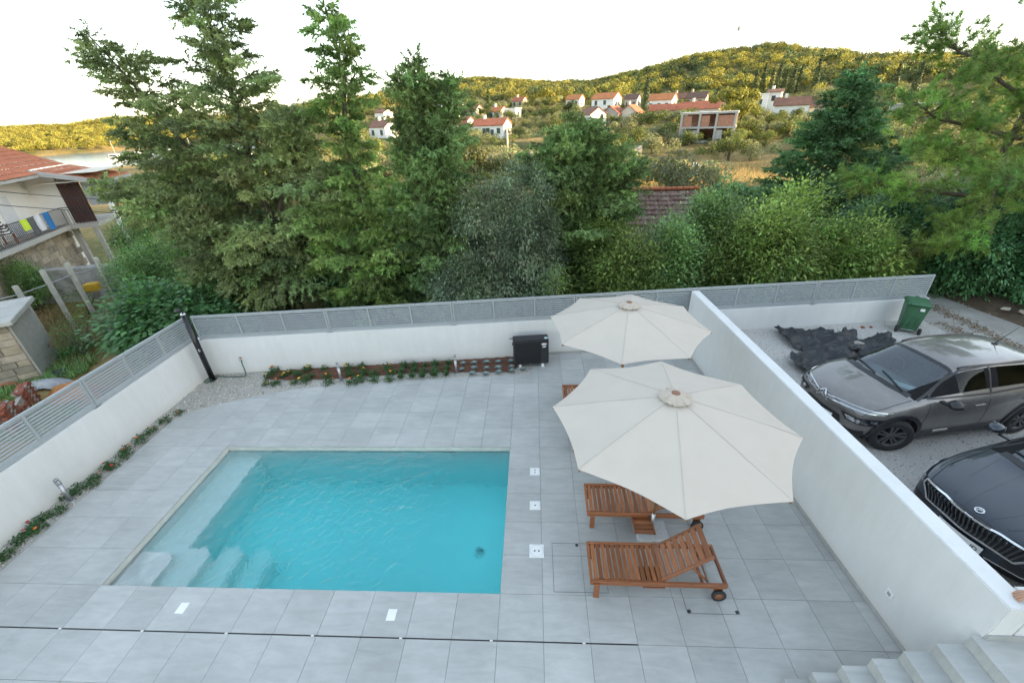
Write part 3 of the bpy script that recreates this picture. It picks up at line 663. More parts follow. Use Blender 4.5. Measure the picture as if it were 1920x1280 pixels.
V, F, C = pebbles(P, .017, [(.62,.60,.55),(.50,.48,.43),(.70,.69,.65),(.38,.35,.30),(.30,.28,.25),(.55,.50,.42)])
tag(link('bed_pebbles', fast_mesh('bed_pebbles', V, F, M['stone'], colors=C)), 'loose pale grey and beige pebbles filling the planting beds', 'gravel', kind='stuff')
dp = MB()
for off in (.22,.46): dp.tube([(x,BW(x)-off,.035+.006*math.sin(x*7)) for x in np.linspace(-6.6,-.7,26)],.008,6)
tag(dp.build('drip_hose', mat('drip_brown',(.16,.075,.05),.7,.2,8)), 'thin brown drip irrigation hose lying on the mulch', 'hose')

# ------------------------------------------------------------------ bed plants
def blades(P, D, L_, W_, up=None, fold=.15, droop=0.0):
    """diamond leaf for every row: base P, direction D, length, width -> V, F(4)"""
    n = len(P); D = D/np.linalg.norm(D,axis=1,keepdims=True)
    U = np.array([[0,0,1.0]]) if up is None else up
    S = np.cross(D,U+1e-3*rng.normal(size=(n,3))); S /= np.linalg.norm(S,axis=1,keepdims=True)+1e-9
    L_ = np.broadcast_to(L_,(n,))[:,None]; W_ = np.broadcast_to(W_,(n,))[:,None]
    Nn = np.cross(S,D); tip = P+D*L_; tip[:,2] -= droop*L_[:,0]; mid = P+D*L_*.45-Nn*W_*fold
    V = np.stack([P, mid+S*W_*.5, tip, mid-S*W_*.5],1).reshape(-1,3); F = np.arange(4*n).reshape(n,4); return V, F
def tint(n, per, lo=.65, hi=1.3, hue=.12):
    b = rng.uniform(lo,hi,(n,1)); c = b*np.array([[1,1,1]])*(1+rng.uniform(-hue,hue,(n,3))); return np.repeat(c,per,0)
def rand_dirs(n, zlo=-1, zhi=1):
    z = rng.uniform(zlo,zhi,n); a = rng.uniform(0,6.2832,n); r_ = np.sqrt(np.maximum(0,1-z*z)); return np.stack([r_*np.cos(a),r_*np.sin(a),z],1)
M['succ'] = leaf_mat('silver_succulent',(.23,.30,.29),.1); M['tuft'] = leaf_mat('tuft_green',(.085,.165,.07),.25); M['leafy'] = leaf_mat('bed_leaf_green',(.035,.095,.025),.2)
def succ_mesh():
    n = 46; k = np.arange(n); a = k*2.39996; el = .25+1.15*(1-k/n); D = np.stack([np.cos(a)*np.cos(1.35-el*.9),np.sin(a)*np.cos(1.35-el*.9),np.sin(.12+1.25*(1-(k/n))**1.2)],1)
    V, F = blades(np.tile([0,0,.012],(n,1)).astype(float), D, .05+.055*(k/n), .034, fold=-.1); return fast_mesh('rosette', V, F, M['succ'], colors=tint(n,4,.8,1.25,.06))
def tuft_mesh():
    n = 130; D = rand_dirs(n,.45,1); V, F = blades(rng.normal(0,.02,(n,3))*[1,1,0]+[0,0,.01], D, rng.uniform(.09,.2,n), .012); return fast_mesh('tuft_leaves', V, F, M['tuft'], colors=tint(n,4))
def leafy_mesh(n=130, r_=.13, h=.13):
    P = rand_dirs(n,0,1)*rng.uniform(.15,1,(n,1))**.6*[r_,r_,h]+[0,0,.02]; D = rand_dirs(n,-.3,.6)+P*4
    V, F = blades(P, D, rng.uniform(.035,.075,n), rng.uniform(.016,.03,n), droop=.2); return fast_mesh('leaves', V, F, M['leafy'], colors=tint(n,4,.5,1.7,.15))
sm_ = [succ_mesh() for _ in range(3)]; tm_ = [tuft_mesh() for _ in range(3)]; lm_ = [leafy_mesh() for _ in range(4)]
SUCC = [(-1.99,9.65),(-1.69,9.67),(-1.35,9.69),(-1.03,9.71),(-.7,9.74),(-1.98,9.36),(-1.66,9.41),(-1.32,9.4),(-1.01,9.41),(-.66,9.45),(-1.67,9.14),(-1.31,9.13),(-.98,9.2),(-.64,9.25),(-.36,9.34)]
TUFT = [(-3.58,9.52),(-3.31,9.52),(-3.01,9.56),(-2.74,9.58),(-2.38,9.64),(-3.57,9.26),(-3.25,9.3),(-3.0,9.29),(-2.69,9.29),(-2.39,9.37),(-3.53,8.98),(-3.23,9.02),(-2.97,9.03),(-2.66,9.08),(-2.36,9.11)]
LEAFY = [(-7.13,9.38),(-6.69,9.3),(-6.24,9.41),(-5.79,9.45),(-5.55,9.07),(-5.11,9.44),(-4.95,9.15),(-4.76,9.5),(-4.61,9.21),(-4.3,9.16),(-3.84,9.22),(-4.03,9.46),(-7.17,9.14),(-6.76,8.75),(-7.03,8.76),(-6.77,9.13),(-6.4,9.17),(-6.3,8.79),(-6.05,8.87),(-5.99,9.08),(-5.37,8.78),(-4.75,8.77),(-4.56,8.89),(-4.2,8.87),(-3.8,8.88)]
STRIP = [(-8.49,7.55),(-8.6,7.26),(-8.63,6.91),(-8.62,6.6),(-8.72,6.31),(-8.57,6.14),(-8.67,5.83),(-8.56,5.83),(-8.66,5.54),(-8.55,5.38),(-8.7,5.23),(-8.77,5.1),(-8.57,4.78),(-8.7,4.64),(-8.75,4.51),(-8.57,4.39),(-8.66,4.18),(-8.59,3.93),(-8.65,3.8),(-8.68,4.33),(-8.6,3.5),(-8.7,3.25)]
ORD = ['first','second','third','fourth','fifth','sixth','seventh','eighth','ninth','tenth','eleventh','twelfth','thirteenth','fourteenth','fifteenth','sixteenth','seventeenth','eighteenth','nineteenth','twentieth','twenty-first','twenty-second']
ROW = ['row by the wall','middle row','front row']
for i,(x, y) in enumerate(SUCC):
    o = link('succulent', random.choice(sm_), None, (x,y,.012), (0,0,random.random()*6)); o.scale = [random.uniform(1.0,1.4)]*3
    tag(o,'silvery rosette succulent, %s from the right in the %s'%(ORD[4-i%5],ROW[i//5]),'succulent','succulents in rows left of the heat pump')
for i,(x, y) in enumerate(TUFT):
    o = link('green_tuft', random.choice(tm_), None, (x,y,.01), (0,0,random.random()*6)); o.scale = [random.uniform(.85,1.25)]*3
    tag(o,'upright green tuft, %s left of the right bollard light in the %s'%(ORD[4-i%5],ROW[i//5]),'plant','green tufts in rows in the back bed')
fm = {c: MB().lathe([(0,.012),(.014,.014),(.032,.006),(.028,0),(0,-.003)],10).mesh('flower', mat('petal_'+c,v,.6)) for c, v in (('yellow',(.62,.36,.02)),('orange',(.60,.16,.01)),('red',(.42,.03,.02)))}
def flowering(x, y, cols, nf, label, group, s=1.0):
    t = empty('flowering_plant', (x,y,0), random.random()*6, label, 'plant', group); t.scale = (s*random.uniform(.85,1.25),)*3
    link('leaves', random.choice(lm_), t)
    for k in range(nf):
        a = random.random()*6.28; r_ = random.uniform(.02,.12); link('flower', fm[random.choice(cols)], t, (r_*math.cos(a),r_*math.sin(a),.15-.3*r_), (random.uniform(-.4,.4),random.uniform(-.4,.4),0))
front = lambda p: p[1] < 9.0+(p[0]+7)*.07
for rw in (False,True):
    for i,(x,y) in enumerate(sorted(p for p in LEAFY if front(p) == rw)):
        nf = random.choice((0,1,1,2,0)); flowering(x,y,['yellow','yellow','orange'],nf,'leafy plant %s in the back bed, %s from the left, %s'%('with yellow flowers' if nf else 'without flowers',ORD[i],'front row' if rw else 'wall side'),'flowering plants in the back bed')
for i,(x,y) in enumerate(sorted(STRIP,key=lambda p:-p[1])):
    nf = random.choice((0,1,1,0,1))
    flowering(x,y,['orange','red','orange'],nf,'bushy plant %s along the left wall, %s from the shower corner'%('with orange flowers' if nf else 'without flowers',ORD[i]),'flowering plants along the left wall',.95)

# ------------------------------------------------------------------ black sheet with stones on the parking gravel
PZ = .42
TARP = [(6.51,10.58),(6.89,10.57),(7.43,10.45),(7.82,10.5),(7.98,10.14),(8.25,10.45),(8.47,10.28),(8.4,10.0),(9.19,10.2),(9.25,9.86),(8.6,9.2),(7.9,8.5),(7.2,8.2),(6.5,8.1),(6.12,8.3),(6.0,8.8),(6.18,9.15),(6.44,9.08),(6.64,9.46),(6.5,9.51),(6.45,9.93)]
nx = 120; gx, gy = np.meshgrid(np.linspace(5.9,9.35,nx), np.linspace(8.0,10.65,96))
wx = gx+.25*(fbm(gx*1.5,gy*1.5,3)-.45); wy = gy+.25*(fbm(gx*1.5+9,gy*1.5+4,3,3)-.45)
def ridged(x, y, s): return 1-np.abs(2*fbm(x,y,3,s)/.875-1)
hz = .02+.15*ridged(wx*1.3+wy*.8,wy*2.3-wx*.9,1)**4+.06*ridged(wx*3.4,wy*3.4,7)**3+.10*np.maximum(0,fbm(gx*1.1,gy*1.1,3,11)-.42)
ins = inside(gx,gy,TARP); idx = np.arange(nx*96).reshape(96,nx); cc = ins[:-1,:-1]&ins[1:,:-1]&ins[:-1,1:]&ins[1:,1:]
F = np.stack([idx[:-1,:-1],idx[:-1,1:],idx[1:,1:],idx[1:,:-1]],-1)[cc]
tp_ = link('ground_sheet', fast_mesh('ground_sheet', np.stack([gx,gy,PZ+hz],-1).reshape(-1,3), F, mat('black_woven_sheet',(.022,.025,.030),.5,.25,14,bump=.12,bscale=140), True))
tag(tp_,'crumpled black woven ground sheet lying on the gravel behind the grey car','ground sheet'); so = tp_.modifiers.new('thickness','SOLIDIFY'); so.thickness = .006
def rock(x, y, z, s, c, label):
    V = []; bm = bmesh.new(); bmesh.ops.create_icosphere(bm, subdivisions=2, radius=1)
    for v in bm.verts:
        k = .75+.5*random.random() if False else .8+.35*math.sin(v.co.x*3.1+s*90)*math.cos(v.co.y*2.7+s*50); v.co = Vector((v.co.x*s*k,v.co.y*s*.75*k,v.co.z*s*.5*k))
    me = bpy.data.meshes.new('stone'); bm.to_mesh(me); bm.free(); me.materials.append(mat('stone_'+label[:6],c,.9,.25,20,bump=.4))
    tag(link('stone', me, None, (x,y,z), (0,0,random.random()*6)), label, 'stone')
rock(7.19,9.75,PZ+.10,.085,(.42,.28,.13),'small yellowish stone holding down the black ground sheet')
rock(8.11,9.59,PZ+.14,.14,(.38,.36,.32),'larger pale grey stone on the black ground sheet')
rock(7.84,9.55,PZ+.10,.05,(.45,.43,.38),'tiny pale stone beside the larger stone on the black sheet')
rock(8.98,10.70,PZ+.02,.07,(.26,.075,.04),'reddish brick fragment on the gravel at the foot of the back wall')
rock(9.19,10.70,PZ+.025,.06,(.30,.09,.05),'orange brick fragment near the bin at the wall foot')
# ------------------------------------------------------------------ cars (l = metres behind the nose, w = to the car's right or left, z up)
def glass_mat(name, tintc=(.10,.16,.17), extra=.07, ior=1.55):
    m, n, p = new_mat(name); L = n.links; n.nodes.remove(p)
    t = N(n,'BsdfTransparent'); t.inputs[0].default_value = rgba([min(1,x*3.2) for x in tintc]); g = N(n,'BsdfGlossy', Roughness=.02); g.inputs[0].default_value = (.9,.95,1,1)
    fr = N(n,'Fresnel', IOR=ior); ms = N(n,'MixShader'); ad = N(n,'Math', operation='ADD'); L.new(fr.outputs[0], ad.inputs[0]); ad.inputs[1].default_value = extra; L.new(ad.outputs[0], ms.inputs[0]); L.new(t.outputs[0], ms.inputs[1]); L.new(g.outputs[0], ms.inputs[2])
    L.new(ms.outputs[0], n.nodes['Material Output'].inputs[0]); return m
M['wind'] = glass_mat('windscreen_glass',(.24,.295,.295)); M['sideglass'] = glass_mat('dark_side_glass',(.08,.092,.096),0.0,1.3); M['lampglass'] = glass_mat('lamp_glass',(.30,.31,.32))
def car_paint(name, c, dirt=0):
    m, n, p = new_mat(name); L = n.links; ge = N(n,'TexCoord')
    n1 = N(n,'TexNoise', Scale=2.2, Detail=6, Roughness=.7); L.new(ge.outputs['Object'], n1.inputs['Vector'])
    fl = N(n,'TexNoise', Scale=900, Detail=1); L.new(ge.outputs['Object'], fl.inputs['Vector'])
    r_ = N(n,'ValToRGB'); r_.color_ramp.elements[0].color = rgba([x*.9 for x in c]); r_.color_ramp.elements[1].color = rgba([min(1,x*1.12) for x in c]); L.new(fl.outputs[0], r_.inputs[0])
    dr_ = N(n,'MapRange'); L.new(n1.outputs[0], dr_.inputs[0]); dr_.inputs[1].default_value = .48; dr_.inputs[2].default_value = .75; dr_.inputs[4].default_value = dirt
    mx = N(n,'Mix', data_type='RGBA'); L.new(dr_.outputs[0], mx.inputs[0]); L.new(r_.outputs[0], mx.inputs[6]); mx.inputs[7].default_value = (.33,.32,.30,1)
    L.new(mx.outputs[2], p.inputs['Base Color']); p.inputs['Metallic'].default_value = .45; p.inputs['Roughness'].default_value = .38; p.inputs['Coat Weight'].default_value = 1; p.inputs['Coat Roughness'].default_value = .03
    return m
def loft_car(stations, mats, name, arches, arch_r, sub=2):
    """stations: (l, rows) with rows = list of (w,z) half section from the floor centre over the side to the roof centre.
    mats: function (i,j) -> material index of the face between stations i,i+1 and rows j,j+1. Returns an evaluated mesh."""
    ns = len(stations); nr = len(stations[0][1]); V = []; 
    full = lambda rows: [(w_,z) for w_,z in rows]+[(-w_,z) for w_,z in rows[-2:0:-1]]
    nf = 2*nr-2
    for l, rows in stations:
        for w_, z in full(rows): V.append((l if not isinstance(l,(list,tuple)) else 0, w_, z))
    for i,(l, rows) in enumerate(stations):
        pass
    F = []; MI = []
    for i in range(ns-1):
        for j in range(nf):
            F.append((i*nf+j, i*nf+(j+1)%nf, (i+1)*nf+(j+1)%nf, (i+1)*nf+j)); jj = j if j < nr-1 else nf-1-j; MI.append(mats(i,jj))
    F.append(tuple(range(nf-1,-1,-1))); MI.append(0); F.append(tuple((ns-1)*nf+k for k in range(nf))); MI.append(0)
    me = bpy.data.meshes.new(name); me.from_pydata(V,[],F); me.polygons.foreach_set('material_index',MI)
    me.update(); return me
def eval_mesh(me, mods, name):
    o = bpy.data.objects.new(name, me); col.objects.link(o)
    for f in mods: f(o)
    dg = bpy.context.evaluated_depsgraph_get(); dg.update(); r_ = bpy.data.meshes.new_from_object(o.evaluated_get(dg)); bpy.data.objects.remove(o); return r_
def split_mesh(me, k, name, mt, offset=0.0, side=0):
    bm = bmesh.new(); bm.from_mesh(me); bmesh.ops.delete(bm, geom=[f for f in bm.faces if f.material_index not in k or (side and f.calc_center_median().y*side < 0)], context='FACES')
    for f in bm.faces: f.material_index = 0; f.smooth = True
    if offset:
        bm.normal_update()
        for v in bm.verts: v.co += v.normal*offset
    r_ = bpy.data.meshes.new(name); bm.to_mesh(r_); bm.free(); r_.materials.append(mt); return r_
def wheel(parent, x, y, r_, steer, side, tyre_w, rimmat, spokes, style):
    wv = empty('wheel', (x,y,r_), steer); wv.parent = parent
    X = Matrix.Rotation(R(-90*side),3,'X')
    MB().lathe([(r_*.64,-tyre_w/2),(r_*.9,-tyre_w/2),(r_*.975,-tyre_w*.42),(r_,-tyre_w*.25),(r_,tyre_w*.25),(r_*.975,tyre_w*.42),(r_*.9,tyre_w/2),(r_*.66,tyre_w/2),(r_*.64,tyre_w*.4)],40,(0,0,0),X,cap=False).build('tyre', M['rubber'], wv)
    rim = MB(); rim.lathe([(r_*.60,-tyre_w*.4),(r_*.64,-tyre_w*.4),(r_*.655,tyre_w*.47),(r_*.60,tyre_w*.44),(r_*.57,0),(r_*.57,-tyre_w*.3)],36,(0,0,0),X,cap=False)
    rim.lathe([(0,tyre_w*.34),(r_*.15,tyre_w*.34),(r_*.17,tyre_w*.25),(r_*.17,0)],20,(0,0,0),X)
    for k in range(spokes):
        a = 2*math.pi*k/spokes+.3
        for da in ((-.16,.16) if style else (0,)):
            p0 = X @ Vector((r_*.14*math.cos(a+da*2),r_*.14*math.sin(a+da*2),tyre_w*.27)); p1 = X @ Vector((r_*.61*math.cos(a+da*1.3),r_*.61*math.sin(a+da*1.3),tyre_w*.36))
            rim.bar(p0,p1,r_*.10 if style else r_*.17,.03,up=X @ Vector((0,0,1)))
    rim.build('rim', rimmat, wv)
    MB().lathe([(0,-tyre_w*.2),(r_*.56,-tyre_w*.2),(r_*.56,-tyre_w*.15),(0,-tyre_w*.15)],24,(0,0,0),X).build('brake_disc', M['dark'], wv)
    return wv
def surf(bvh, l, w_, top=False, side=1):
    if top: r_ = bvh.ray_cast(Vector((l,w_,4)), Vector((0,0,-1)))
    else: r_ = bvh.ray_cast(Vector((l,side*3,w_)), Vector((0,-side,0)))
    return r_
def surf_line(bvh, pts, mode, wd, mt, name, parent, side=1, h=.006, lift=.0):
    P_ = []
    for k in range(len(pts)-1):
        for q_ in range(8):
            t = q_/8; P_.append((pts[k][0]*(1-t)+pts[k+1][0]*t, pts[k][1]*(1-t)+pts[k+1][1]*t))
    P_.append(pts[-1]); out = []
    for a, b in P_:
        if mode == 'top': r_ = bvh.ray_cast(Vector((a,b,4)), Vector((0,0,-1)))
        elif mode == 'side': r_ = bvh.ray_cast(Vector((a,side*3,b)), Vector((0,-side,0)))
        else: r_ = bvh.ray_cast(Vector((-3,a,b)), Vector((1,0,0)))
        if r_[0] is not None: out.append((r_[0]+r_[1]*lift, r_[1]))
    b_ = MB()
    for k in range(len(out)-1):
        if (out[k+1][0]-out[k][0]).length > 1e-4: b_.bar(out[k][0],out[k+1][0],wd,h,up=out[k][1])
    return b_.build(name, mt, parent)
def patch(bvh, poly, mode, mt, name, parent, lift=.004, n=10, side=1):
    """a thin shaped panel that follows the body: poly in (w,z) seen from the front or (l,z) from the side, quad grid between 4 corners"""
    a, b, c, d = [Vector(p) for p in poly]; V = []; nn = []
    for i in range(n+1):
        for j in range(n+1):
            u, v = i/n, j/n; p = (a*(1-u)+b*u)*(1-v)+(d*(1-u)+c*u)*v
            if mode == 'front': r_ = bvh.ray_cast(Vector((-3,p.x,p.y)), Vector((1,0,0)))
            elif mode == 'side': r_ = bvh.ray_cast(Vector((p.x,side*3,p.y)), Vector((0,-side,0)))
            else: r_ = bvh.ray_cast(Vector((p.x,p.y,4)), Vector((0,0,-1)))
            if r_[0] is None: V.append(Vector((p.x if mode != 'front' else .3, p.x if mode == 'front' else side*.8 if mode == 'side' else p.y, p.y if mode != 'top' else .9)))
            else: V.append(r_[0]+r_[1]*lift)
    F = [(i*(n+1)+j,(i+1)*(n+1)+j,(i+1)*(n+1)+j+1,i*(n+1)+j+1) for i in range(n) for j in range(n)]
    me = bpy.data.meshes.new(name); me.from_pydata([tuple(v) for v in V],[],F); me.polygons.foreach_set('use_smooth',[True]*len(F)); me.materials.append(mt)
    return link(name, me, parent)

def build_car(cfg, loc, rz, label):
    car = empty('parked_car', loc, rz, label, 'car', 'cars parked on the gravel'); S = cfg
    ST = []; kinds = []
    interp = lambda tab, l: float(np.interp(l,[t[0] for t in tab],[t[1] for t in tab]))
    for l, kind in S['stations']:
        w = interp(S['width'],l); zs = interp(S['sill'],l); zb = interp(S['belt'],l); zt = interp(S['top'],l); zu = interp(S['under'],l)
        wb = w*S['beltk']; cab = interp(S['cab'],l)              # cab 0 = bonnet or boot lid, 1 = full greenhouse
        wr = wb*(1-cab)*.62+cab*S['roofw']; zr = zb+(zt-zb)*(.62*(1-cab)+.90*cab); wg = wb*(1-cab)*.90+cab*wb*.955; zg = zb+(zt-zb)*(.34*(1-cab)+.05*cab)
        rows = [(0,zu),(w*.86,zu),(w*.965,zs),(w,zs+(zb-zs)*.45),(w*.985,zs+(zb-zs)*.78),(wb,zb),(wg,zg),(wr,zr),(wr*.66,zt-.018*(1-cab)-.014),(0,zt)]
        nose = interp(S['nose'],l)
        ST.append((l, rows)); kinds.append(kind)
    wi = [q for q,kk in enumerate(kinds) if kk == 'W']
    def mi(i, j):
        k = kinds[i]
        if k == 'W' and j in (7,8): return 1                      # windscreen
        if k == 'W' and j == 6: return 3
        if k in ('D','E') and j == 6: return 2                     # side windows
        if k in ('P','V') and j == 6: return 3
        if k == 'R' and j in (7,8): return 4
        if j in (0,1) : return 3
        return 0
    me = loft_car(ST, mi, 'car_body', None, None)
    # pull the nose and tail round in plan
    def plan(o): pass
    nv = me.vertices
    for v in nv:
        t = abs(v.co.y)/(S['hw']); 
        f = max(0,1-v.co.x/S['curve_l']); v.co.x += S['curve']*f*(min(t,1)**S['cpow'])
        f2 = max(0,1-(S['len']-v.co.x)/.8); v.co.x -= .22*max(0,min(1,f2))*(t**2.2)
        if S.get('wrake') and S['wb0'] < v.co.x < S['wt0']+.1 and v.co.z > .8: v.co.x += .10*(min(t,1)**2)
    def m1(o): s_ = o.modifiers.new('s','SUBSURF'); s_.levels = 2; s_.render_levels = 2
    body = eval_mesh(me, [m1], 'b1')
    cut = MB()
    for ax in S['axles']:
        for sd in (-1,1):
            cut.tube([(ax,sd*(S['hw']-.30),S['wr']+.01),(ax,sd*(S['hw']+.3),S['wr']+.01)], S['wr']+.055, 40, smooth=True)
    cme = cut.mesh('cut', M['black']); co = bpy.data.objects.new('cut', cme); col.objects.link(co)
    for m_ in range(6): body.materials.append(M['black'])
    for p_ in cme.polygons: p_.material_index = 0
    def m2(o):
        b = o.modifiers.new('b','BOOLEAN'); b.operation = 'DIFFERENCE'; b.object = co; b.solver = 'EXACT'; b.material_mode = 'INDEX'
    cme.materials.clear()
    for k in range(6): cme.materials.append(M['black'])
    for p_ in cme.polygons: p_.material_index = 5
    body2 = eval_mesh(body, [m2], 'b2'); bpy.data.objects.remove(co)
    bm = bmesh.new(); bm.from_mesh(body2); bvh = BVHTree.FromBMesh(bm); bm.free()
    link('body', split_mesh(body2,(0,4) if not S.get('rearglass') else (0,),'body',S['paint']), car)
    link('windscreen', split_mesh(body2,(1,),'windscreen',M['wind']), car)
    for sd in (-1,1): link('side_window', split_mesh(body2,(2,),'side_window',M['sideglass'],side=sd), car)
    link('lower_trim', split_mesh(body2,(3,),'lower_trim',M['matte']), car)
    link('wheel_arch_liner', split_mesh(body2,(5,),'wheel_arch_liner',M['rubber']), car)
    if S.get('rearglass'): link('rear_window', split_mesh(body2,(4,),'rear_window',M['sideglass']), car)
    for i, ax in enumerate(S['axles']):
        for sd in (-1,1): wheel(car, ax, sd*(S['hw']-.115), S['wr'], (S['steer'] if i == 0 else 0), sd, .215, S['rim'], S['spokes'], S['rimstyle'])
    # interior
    fl = MB(); fl.bbox((.95,-.68,.32),(S['len']-.5,.68,.36)); fl.build('cabin_floor', M['black'], car)
    wb0, wt0 = S['wb0'], S['wt0']
    ds = MB(); ds.extrude([(wb0+.12,-.64,.55),(wb0+.12,-.64,S['dash']),(wb0+.50,-.64,S['dash']+.03),(wb0+.68,-.64,S['dash']-.06),(wb0+.66,-.64,.6)],(0,1.28,0)); ds.build('dashboard', mat('dash_dark',(.12,.13,.135),.7,.1,6), car, bevel=.02, seg=2)
    seatm = mat('seat_fabric',(.16,.165,.17),.9,.15,12)
    for sd in (-1,1):
        s_ = MB(); s_.box((wt0+.35,sd*.36,.60),(.52,.48,.18)); s_.box((wt0+.72,sd*.36,.93),(.16,.46,.62),0,Matrix.Rotation(R(14),3,'Y')); s_.box((wt0+.80,sd*.36,1.27),(.10,.26,.18),0,Matrix.Rotation(R(10),3,'Y')); s_.build('seat', seatm, car, bevel=.03, seg=2)
    MB().box((wt0+1.75,0,.62),(.5,1.2,.2)).box((wt0+2.05,0,.95),(.16,1.2,.55),0,Matrix.Rotation(R(14),3,'Y')).build('rear_bench', seatm, car, bevel=.03)
    sw = MB(); rr = .185; n_ = 24; sy = S['wheel_side']*.36; c0 = Vector((wb0+.78,sy,S['dash']+.02)); RM = Matrix.Rotation(R(-65),3,'Y')
    sw.tube([c0+RM @ Vector((rr*math.cos(2*math.pi*k/n_),rr*math.sin(2*math.pi*k/n_),0)) for k in range(n_+1)],.016,8,cap=False); sw.bar(c0+RM @ Vector((0,-rr,0)),c0+RM @ Vector((0,rr,0)),.05,.03); sw.build('steering_wheel', M['black'], car)
    r_ = bvh.ray_cast(Vector((wt0-.16,0,4)),Vector((0,0,-1)))[0]
    MB().box((r_.x+.06,0,r_.z-.10),(.03,.24,.07)).bar((r_.x,0,r_.z-.012),(r_.x+.05,0,r_.z-.08),.03).build('rear_view_mirror', M['black'], car, bevel=.008)
    # mirrors
    for sd in (-1,1):
        mx, mz = S['mirror']; hw = S['hw']
        mr = MB(); ring = []
        for (dx, dy, dz, s1, s2) in ((-.10,.135,.0,.03,.03),(-.05,.135,.005,.085,.062),(.03,.135,.005,.105,.078),(.06,.135,.005,.098,.072)):
            ring.append([(mx+dx, sd*(hw+dy-.0)+s1*math.cos(a), mz+dz+s2*math.sin(a)) for a in [2*math.pi*k/14 for k in range(14)]])
        V = [p for r0 in ring for p in r0]; F = [(i*14+j,i*14+(j+1)%14,(i+1)*14+(j+1)%14,(i+1)*14+j) for i in range(3) for j in range(14)]; mr.add(V,F,True); mr.f += [tuple(range(13,-1,-1)),tuple(range(42,56))]; mr.sm += [False,False]
        mo = mr.build('wing_mirror', S['mirrormat'], car)
        MB().bar((mx+.02,sd*(hw*S['beltk']-.03),mz-.06),(mx+.0,sd*(hw+.06),mz-.05),.07,.03).build('mirror_arm', M['black'], mo)
        MB().box((mx+.0615,sd*(hw+.135),mz+.005),(.004,.17,.11)).build('mirror_glass', M['chrome'], mo)
    # panel gaps
    gap = mat('panel_gap',(.008,.008,.008),.9)
    hw = S['hw']
    for sd in (-1,1):
        for ln in S['gaps_side']: surf_line(bvh, ln, 'side', .008, gap, 'panel_gap', car, sd, .004)
        for hx, hz_ in S['handles']:
            r_ = surf(bvh,hx,hz_,False,sd)
            MB().box((hx,r_[0].y+sd*.018,hz_),(.20,.018,.028)).box((hx-.08,r_[0].y+sd*.008,hz_),(.02,.02,.02)).box((hx+.08,r_[0].y+sd*.008,hz_),(.02,.02,.02)).build('door_handle', S['paint'], car, bevel=.006)
    for ln in S['gaps_top']: surf_line(bvh, ln, 'top', .009, gap, 'bonnet_gap', car, 1, .004)
    # pillars and window surrounds
    for sd in (-1,1):
        for ln in S['trim_side']: surf_line(bvh, ln, 'side', .035, M['black'], 'window_trim', car, sd, .008)
    # wipers and cowl
    surf_line(bvh, [(wb0+.05,-.62),(wb0-.02,-.3),(wb0-.03,0),(wb0-.02,.3),(wb0+.05,.62)], 'top', .10, M['black'], 'cowl', car, 1, .012)
    for a, b in (((wb0+.03,-.5),(wb0+.14,.02)),((wb0+.03,.05),(wb0+.16,.56))):
        surf_line(bvh,[a,b],'top',.018,M['black'],'wiper',car,1,.02,.012)
    surf_line(bvh,[(wt0-.03,-S['roofw']*.92),(wt0-.06,-.3),(wt0-.07,0),(wt0-.06,.3),(wt0-.03,S['roofw']*.92)],'top',.06,M['black'],'screen_border',car,1,.004,.001)
    for sd in (-1,1): surf_line(bvh,[(wb0+.10,sd*S['hw']*S['beltk']*.90),(wt0-.02,sd*S['roofw']*.93)],'top',.045,M['black'],'screen_pillar',car,1,.006,.001)
    return car, bvh

# --- the grey car
PAINT_G = car_paint('grey_metallic_paint',(.165,.155,.148),.34)
CG = dict(len=4.17, hw=.86, wr=.335, axles=(.84,3.435), steer=R(-22), rim=mat('black_rim',(.075,.075,.078),.3,.2,8), spokes=5, rimstyle=1, paint=PAINT_G, beltk=.93, roofw=.55, curve=.36, curve_l=1.0, cpow=2.6,
    wb0=1.02, wt0=1.86, dash=.93, wheel_side=1, mirror=(1.52,1.02), mirrormat=M['black'], wrake=True, kinds=None,
    stations=[(0.0,'N'),(.05,'N'),(.22,'N'),(.5,'N'),(.84,'N'),(1.02,'W'),(1.44,'W'),(1.86,'D'),(2.10,'D'),(2.44,'P'),(2.52,'E'),(3.3,'P'),(3.5,'P'),(3.72,'R'),(4.0,'N'),(4.14,'N'),(4.17,'N')],
    width=[(0,.66),(.05,.70),(.22,.78),(.5,.84),(.84,.865),(2.5,.87),(3.4,.865),(4.0,.80),(4.17,.70)],
    sill=[(0,.36),(.5,.30),(1,.27),(3.2,.27),(3.7,.32),(4.17,.40)], under=[(0,.28),(.3,.22),(1,.19),(3.3,.19),(4.17,.34)],
    belt=[(0,.70),(.05,.76),(.22,.835),(.5,.89),(1.0,.945),(2.0,.97),(3.4,1.02),(4.0,1.0),(4.17,.85)],
    top=[(0,.79),(.05,.855),(.22,.935),(.5,.985),(.84,1.025),(1.02,1.05),(1.44,1.27),(1.86,1.455),(2.10,1.49),(2.5,1.51),(3.3,1.47),(3.72,1.40),(4.0,1.10),(4.17,.92)],
    cab=[(0,0),(.84,0),(1.02,.12),(1.44,.75),(1.86,1),(3.3,1),(3.72,.9),(4.0,.3),(4.17,0)], nose=[(0,0),(1,0)],
    gaps_side=[[(1.30,.30),(1.26,.60),(1.32,.98)],[(2.46,.28),(2.46,.99)],[(1.30,.29),(2.46,.285),(3.0,.30)]], handles=[(2.26,.84),(3.22,.86)],
    gaps_top=[[(.20,-.66),(.55,-.72),(1.04,-.70)],[(.20,.66),(.55,.72),(1.04,.70)],[(.20,-.66),(.09,-.35),(.07,0),(.09,.35),(.20,.66)]],
    trim_side=[[(1.30,1.0),(2.46,1.01),(3.4,1.055)],[(1.34,1.02),(1.64,1.22),(1.95,1.37),(2.5,1.42),(3.4,1.38)],[(2.47,1.02),(2.50,1.40)]])
